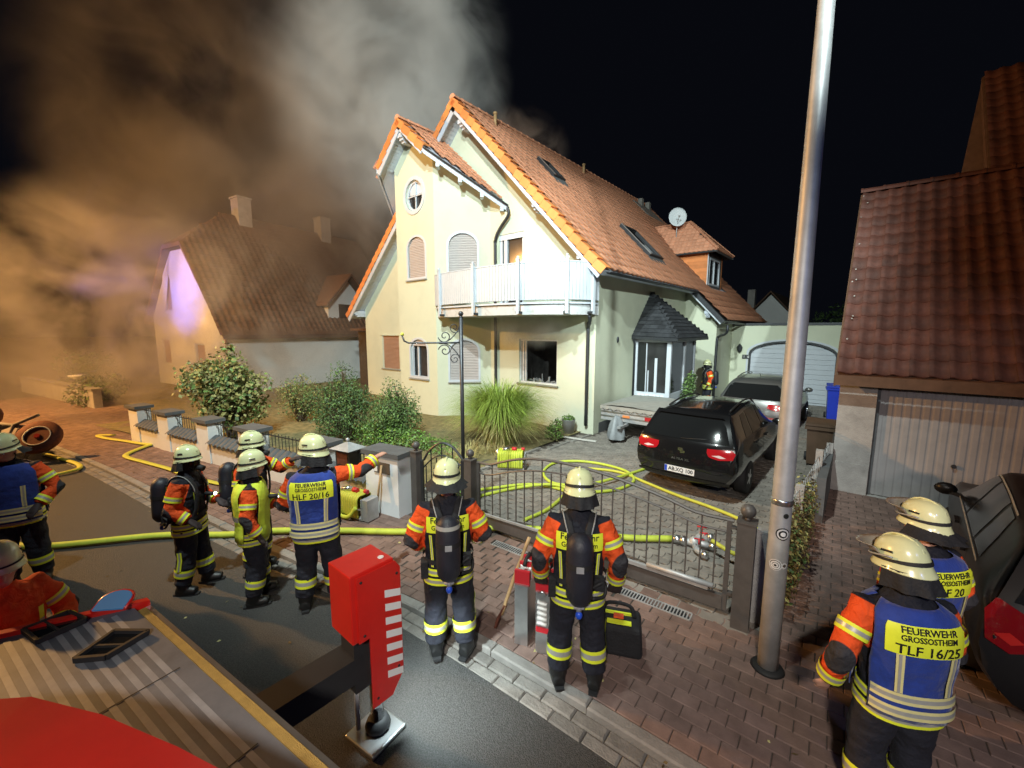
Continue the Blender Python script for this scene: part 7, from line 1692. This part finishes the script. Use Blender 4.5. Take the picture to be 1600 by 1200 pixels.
        for s in (-1, 1):
            P = smooth_path([pt(s * .05, -.17, 1.36), pt(s * .08, -.135, 1.46), pt(s * .105, -.03, 1.52), pt(s * .115, .08, 1.465), pt(s * .115, .148, 1.33), pt(s * .13, .152, 1.12), pt(s * .15, .12, 1.0)], 5); m = MB(); m.tube(P, [(.032, .012)] * len(P), 8, up=(0, 1, 0)); m.build('shoulder_strap', 'black_cloth', ap_)
            m = MB(); m.tube([p + Vector((s * .028, 0, .01)) for p in P[:22]], .006, 5); m.build('strap_piping', 'strap_grey', ap_)
        tband(.985, 1.03, .026, ['black_cloth'], [0, 0, 0], nm='waist_belt', par=ap_)
        m = MB(); m.tube(smooth_path([pt(.10, -.20, 1.0), pt(.17, -.2, 1.05), pt(.21, -.12, 1.0), pt(.2, -.16, .92), pt(.10, -.22, .93)], 5), .014, 7); m.build('pressure_hose', 'rubber', ap_); m = MB(); m.box(pt(.16, -.17, 1.03), (.07, .06, .1)); m.build('gauge_pouch', 'black_cloth', ap_)
        m = MB(); m.box(pt(-.21, -.08, .93), (.06, .1, .15)); m.build('pouch', 'black_cloth', ap_)
    if 'mask' in kit:
        mk = link('face_mask', None, o); m = MB(); m.ball(hp_((0, .07, -.015)), .085, 14, 10, 0, (.9, .75, 1.15), MH); m.build('lens', 'car_glass', mk); m = MB(); m.tube([hp_((0, .11, -.06)), hp_((0, .19, -.085))], [.038, .034], 12); m.build('regulator', 'rubber', mk); m = MB(); m.ball(hp_((0, -.005, -.02)), .108, 14, 10, 0, (.88, 1.0, 1.15), MH); m.build('hood', 'black_cloth', mk)
    # ---- helmet
    hm = link('helmet', None, o); HS = .97
    prof = [(.002, .172), (.045, .168), (.085, .150), (.112, .118), (.126, .075), (.132, .035), (.134, .018), (.140, .002), (.149, -.012), (.151, -.018), (.142, -.017), (.130, -.004), (.120, .02)]
    def shell(rows, n_, zsh=True, th0=0, th1=2 * math.pi, off=0.0):
        V = []
        for r_, z in rows:
            for j in range(n_ + (0 if th1 - th0 > 6.28 else 1)):
                t = th0 + (th1 - th0) * j / n_; x, y = math.cos(t) * (r_ + off) * .90 * HS, math.sin(t) * (r_ + off) * 1.10 * HS
                rim = max(0, min(1, (.05 - z) / .06)); zz = z * HS - rim * (.032 * max(0, -math.sin(t)) + .004) + rim * .012 * max(0, math.sin(t)); V.append(hp_((x, y + .0, zz + .045)))
        return V
    V = shell(prof, 28); n_ = 28; m = MB(); m.add(V, [(i * n_ + j, i * n_ + (j + 1) % n_, (i + 1) * n_ + (j + 1) % n_, (i + 1) * n_ + j) for i in range(len(prof) - 1) for j in range(n_)] + [tuple(range(n_))], 0, True); m.build('shell', 'helmet', hm, fix=False)
    V = shell([(.1345, .044), (.1365, .036), (.1375, .028)], 28, off=.0015); m = MB(); m.add(V, [(i * n_ + j, i * n_ + (j + 1) % n_, (i + 1) * n_ + (j + 1) % n_, (i + 1) * n_ + j) for i in range(2) for j in range(n_)], 0, True); m.build('band', 'rubber', hm, fix=False)
    P = []
    for q in range(13):
        t = q / 12; a_ = math.pi * (.10 + .80 * t); P.append(hp_((0, math.cos(a_) * .126 * 1.10 * HS, .045 + .04 + math.sin(a_) * .138 * HS)))
    m = MB(); m.tube(P, [(.010, .006)] * 13, 6); m.build('crest', 'helmet', hm, fix=False)
    for s in (-1, 1):
        a_ = hp_((s * .118 * .93 * HS, .03, .045 + .085)); b_ = hp_((s * .118 * .93 * HS, -.03, .045 + .08)); m = MB(); m.bar(a_, b_, .012, .014, up=tuple(MH @ Vector((s, 0, .6)))); m.build('vent_slot', 'black_print', hm)
    if 'noguard' not in kit:
        rows = [(.150, -.010), (.158, -.05), (.166, -.09), (.172, -.125)] if 'flare' not in kit else [(.150, -.010), (.175, -.035), (.205, -.06), (.225, -.075)]
        V = []; nn_ = 20; th0, th1 = math.pi * .93, math.pi * 2.07
        for q, (r_, z) in enumerate(rows):
            for j in range(nn_ + 1):
                t = th0 + (th1 - th0) * j / nn_; wv = .006 * q * math.sin(t * 9 + seed); V.append(hp_((math.cos(t) * (r_ + wv) * .90 * HS * .97, math.sin(t) * (r_ + wv) * 1.08 * HS * .95, z - .03 * max(0, -math.sin(t)) + .05)))
        m = MB(); m.add(V, [(i * (nn_ + 1) + j, i * (nn_ + 1) + j + 1, (i + 1) * (nn_ + 1) + j + 1, (i + 1) * (nn_ + 1) + j) for i in range(len(rows) - 1) for j in range(nn_)], 0, True); m.build('neck_guard', 'black_cloth', hm, fix=False)
    if 'visor' in kit:
        V = []; nn_ = 18
        for q, (r_, z) in enumerate(((.140, .055), (.158, .085), (.180, .105), (.205, .115))):
            for j in range(nn_ + 1):
                t = math.pi * .06 + math.pi * .88 * j / nn_; V.append(hp_((math.cos(t) * r_ * .92 * HS, math.sin(t) * r_ * 1.12 * HS, z + .045)))
        m = MB(); m.add(V, [(i * (nn_ + 1) + j, i * (nn_ + 1) + j + 1, (i + 1) * (nn_ + 1) + j + 1, (i + 1) * (nn_ + 1) + j) for i in range(3) for j in range(nn_)], 0, True); vv = m.build('visor', 'visor', hm, fix=False); sd_ = vv.modifiers.new('solid', 'SOLIDIFY'); sd_.thickness = .003
        m = MB(); m.tube([hp_((math.cos(t) * .146 * .92 * HS, math.sin(t) * .146 * 1.12 * HS, .105 - .02 * abs(math.sin(t)))) for t in np.linspace(-.25, math.pi + .25, 20)], .006, 6); m.build('visor_rim', 'galv', hm, fix=False)
    for s in (-1, 1):
        if 'mask' not in kit and 'face' in kit:
            m = MB(); m.ball(hp_((s * .034, .088, .008)), .0125, 8, 6); ey = m.build('eye', 'white_print', o); m = MB(); m.ball(hp_((s * .034, .0965, .008)), .006, 8, 6); m.build('iris', 'bark', ey)
    if 'mask' not in kit:
        m = MB(); P = [hp_((math.cos(t) * .088, .02 + .02 * math.sin(t), -.02 + math.sin(t) * .11)) for t in np.linspace(math.pi, 2 * math.pi, 12)]; m.tube(P, .007, 6); m.build('chin_strap', 'black_cloth', hm, fix=False)
    if chest_lamp:
        c_ = ln(torso_xz(chest_lamp[0], chest_lamp[1], False, .04)); lp_ = link('chest_lamp', None, o); m = MB(); m.tube([c_, c_ + Vector((.0, .10, -.01))], .024, 10); m.build('torch_body', 'rubber', lp_); m = MB(); m.ball(c_ + Vector((0, .105, -.01)), .019, 10, 8); m.build('torch_lens', 'led', lp_)
    return o
D = R
person('firefighter seen from behind at the driveway gate, centre, black cylinder on back', (4.10, -7.60, .0), D(33), 1.0, (0, .03), dict(eL=(-.315, -.06, 1.17), wL=(-.31, .06, .92), eR=(.315, -.06, 1.17), wR=(.31, .04, .91)), dict(aL=(-.155, -.02, .10), kL=(-.135, .03, .5), aR=(.155, -.03, .10), fL=.25, fR=-.2), (0, D(-16)), ('scba', 'gloves', 'flare0', 'stripe', 'mask'), 3, near=True)
person('firefighter from behind with silver-ringed cylinder, left of the one at the gate', (3.02, -8.07, -.02), D(50), 1.0, (0, .02), dict(eL=(-.32, -.03, 1.17), wL=(-.23, .17, 1.02), eR=(.33, -.02, 1.17), wR=(.25, .18, 1.05)), dict(aL=(-.13, .02, .10), aR=(.15, -.03, .10), fL=.1, fR=-.5), (D(-6), D(-8)), ('scba', 'gloves', 'flare', 'ringcyl', 'stripe'), 5, near=True)
person('firefighter in blue tabard marked HLF 20/16, pointing with right arm', (1.38, -8.52, -.05), D(55), 1.04, (.02, -.02), dict(sR=(.215, .03, 1.44), eR=(.44, .12, 1.42), wR=(.60, .27, 1.52), eL=(-.30, .04, 1.16), wL=(-.24, .20, 1.05)), dict(aL=(-.15, .0, .10), aR=(.16, .03, .10)), (D(62), D(-4)), ('blue', 'visor0'), 7, ['FEUERWEHR', 'GROSSOSTHEIM', 'HLF 20/16'], near=True)
person('firefighter in profile with dark cylinder, leftmost of the group of four', (-0.08, -9.33, -.05), D(-38), .93, (0, .03), dict(eL=(-.27, .05, 1.15), wL=(-.18, .26, 1.08), eR=(.29, -.06, 1.15), wR=(.26, .14, 1.0)), dict(aL=(-.13, .08, .10), aR=(.13, -.08, .10), kR=(.12, -.01, .5)), (D(-12), 0), ('scba', 'gloves', 'mask', 'stripe'), 9, chest_lamp=(-.02, 1.24))
person('masked firefighter with outstretched arm, behind the others in the group', (0.10, -8.72, -.05), D(-45), .97, (0, .02), dict(sL=(-.205, .03, 1.43), eL=(-.28, .24, 1.30), wL=(-.24, .40, 1.42), eR=(.30, .0, 1.15), wR=(.27, .18, 1.02)), None, (D(5), 0), ('scba', 'gloves', 'mask'), 11)
person('firefighter in bright yellow tabard, second from right in the group', (0.72, -8.93, -.05), D(-22), .93, (0, .03), dict(eR=(.30, -.03, 1.15), wR=(.28, .08, .92), eL=(-.26, .08, 1.16), wL=(-.16, .25, 1.10)), dict(aL=(-.13, .04, .10), aR=(.13, -.04, .10)), (D(8), 0), ('yellow', 'gloves'), 13, ['TL'], chest_lamp=(.05, 1.30))
person('firefighter in blue tabard cut off by the left picture edge', (-1.72, -10.62, -.05), D(-108), 1.0, (0, .04), dict(eL=(-.36, .02, 1.17), wL=(-.22, .17, 1.0), eR=(.34, .02, 1.17), wR=(.2, .18, 1.02)), None, (D(-12), D(-10)), ('blue', 'gloves', 'face', 'flare'), 15)
person('orange-jacketed firefighter with uncovered face in the bottom left corner', (1.58, -10.66, -.05), D(-60), .91, (0, .05), dict(eR=(.33, .06, 1.16), wR=(.14, .26, 1.14), eL=(-.33, .05, 1.17), wL=(-.16, .26, 1.10)), None, (D(-22), D(-6)), ('face', 'orange_torso', 'frontstripe', 'open0', 'noguard'), 17, near=True)
person('firefighter in blue tabard marked TLF 16/25 with raised visor, right foreground', (6.08, -7.20, .0), D(32), .96, (-.03, .03), dict(sL=(-.21, .02, 1.42), eL=(-.36, -.05, 1.15), wL=(-.37, .06, .87), eR=(.30, .03, 1.16), wR=(.24, .20, 1.02)), None, (D(22), D(-14)), ('blue', 'visor'), 19, ['FEUERWEHR', 'GROSSOSTHEIM', 'TLF 16/25'], near=True)
person('firefighter in blue tabard marked LF 20 standing beside the dark car', (6.20, -6.42, .0), D(44), .965, (.02, .02), None, None, (D(12), D(-6)), ('blue', 'gloves', 'visor', 'flare'), 21, ['FEUERWEHR', 'GROSSOSTHEIM', 'LF 20'], near=True)
person('firefighter with breathing apparatus in profile by the porch, behind the cars', (1.36, 6.2, .0), D(125), 1.0, (0, .04), None, None, (D(4), 0), ('scba', 'gloves', 'mask'), 23)
# ================================================================== smoke
def smoke_mat(name, dens, col, nscale, thr, seed, falloff=1.0, zfade=None, aniso=0.2):
    m = bpy.data.materials.new(name); m.use_nodes = True; t = m.node_tree; t.nodes.clear(); N = t.nodes.new; L = t.links.new
    out = N('ShaderNodeOutputMaterial'); pv = N('ShaderNodeVolumePrincipled'); pv.inputs['Color'].default_value = (*col, 1); pv.inputs['Anisotropy'].default_value = aniso
    tc = N('ShaderNodeTexCoord'); no = N('ShaderNodeTexNoise'); no.noise_dimensions = '3D'; no.inputs['Scale'].default_value = nscale; no.inputs['Detail'].default_value = 6; no.inputs['Roughness'].default_value = .58; no.inputs['Distortion'].default_value = 1.0
    mp = N('ShaderNodeMapping'); mp.inputs['Location'].default_value = (seed, seed * .7, 0); geo = N('ShaderNodeNewGeometry'); L(geo.outputs['Position'], mp.inputs[0]); L(mp.outputs[0], no.inputs['Vector'])
    mr = N('ShaderNodeMapRange'); mr.inputs[1].default_value = thr; mr.inputs[2].default_value = thr + .18; mr.clamp = True; L(no.outputs['Fac'], mr.inputs[0])
    ln_ = N('ShaderNodeVectorMath'); ln_.operation = 'LENGTH'; L(tc.outputs['Object'], ln_.inputs[0])
    fo = N('ShaderNodeMapRange'); fo.inputs[1].default_value = 1.0; fo.inputs[2].default_value = .35; fo.clamp = True; fo.interpolation_type = 'SMOOTHSTEP'; L(ln_.outputs['Value'], fo.inputs[0])
    mu = N('ShaderNodeMath'); mu.operation = 'MULTIPLY'; L(mr.outputs[0], mu.inputs[0]); L(fo.outputs[0], mu.inputs[1])
    m2 = N('ShaderNodeMath'); m2.operation = 'MULTIPLY'; L(mu.outputs[0], m2.inputs[0]); m2.inputs[1].default_value = dens; L(m2.outputs[0], pv.inputs['Density']); L(pv.outputs[0], out.inputs['Volume'])
    return m
def smoke(name, label, c, r, m, rot=(0, 0, 0)):
    mb = MB(); mb.ball((0, 0, 0), 1.0, 20, 12); me = mb.mesh(name, [m]); o = link(name, me); o.location = c; o.scale = r; o.rotation_euler = rot; o['kind'] = 'stuff'; tag(o, label, 'smoke'); return o
smoke('smoke', 'grey-white smoke column rising above the left of the roof ridge', (-18.8, 6.0, 16.0), (9.0, 7.0, 14.0), smoke_mat('smoke_a', .75, (.88, .89, .89), .23, .45, 3.0), (0, R(14), 0))
smoke('smoke', 'dark brownish smoke bank spreading across the upper left sky', (-25.0, 1.0, 13.0), (17.0, 12.0, 14.0), smoke_mat('smoke_e', .20, (.72, .68, .64), .17, .45, 33.0))
smoke('smoke', 'orange-lit smoke drifting over the street and neighbour house', (-18.0, -6.5, 2.6), (13.0, 7.0, 6.6), smoke_mat('smoke_b', .50, (.66, .63, .60), .33, .50, 9.0))
smoke('smoke', 'thin grey smoke wisp behind the roof ridge', (-6.4, 4.4, 10.8), (2.2, 2.8, 1.5), smoke_mat('smoke_c', .42, (.92, .92, .92), .7, .44, 14.0))
smoke('smoke', 'thin smoke curling out beneath the balcony at the burnt window', (-2.0, -0.75, 3.05), (1.9, .75, .75), smoke_mat('smoke_d', .8, (.60, .60, .60), 1.1, .36, 21.0))
bpy.data.scenes.remove(TMP)
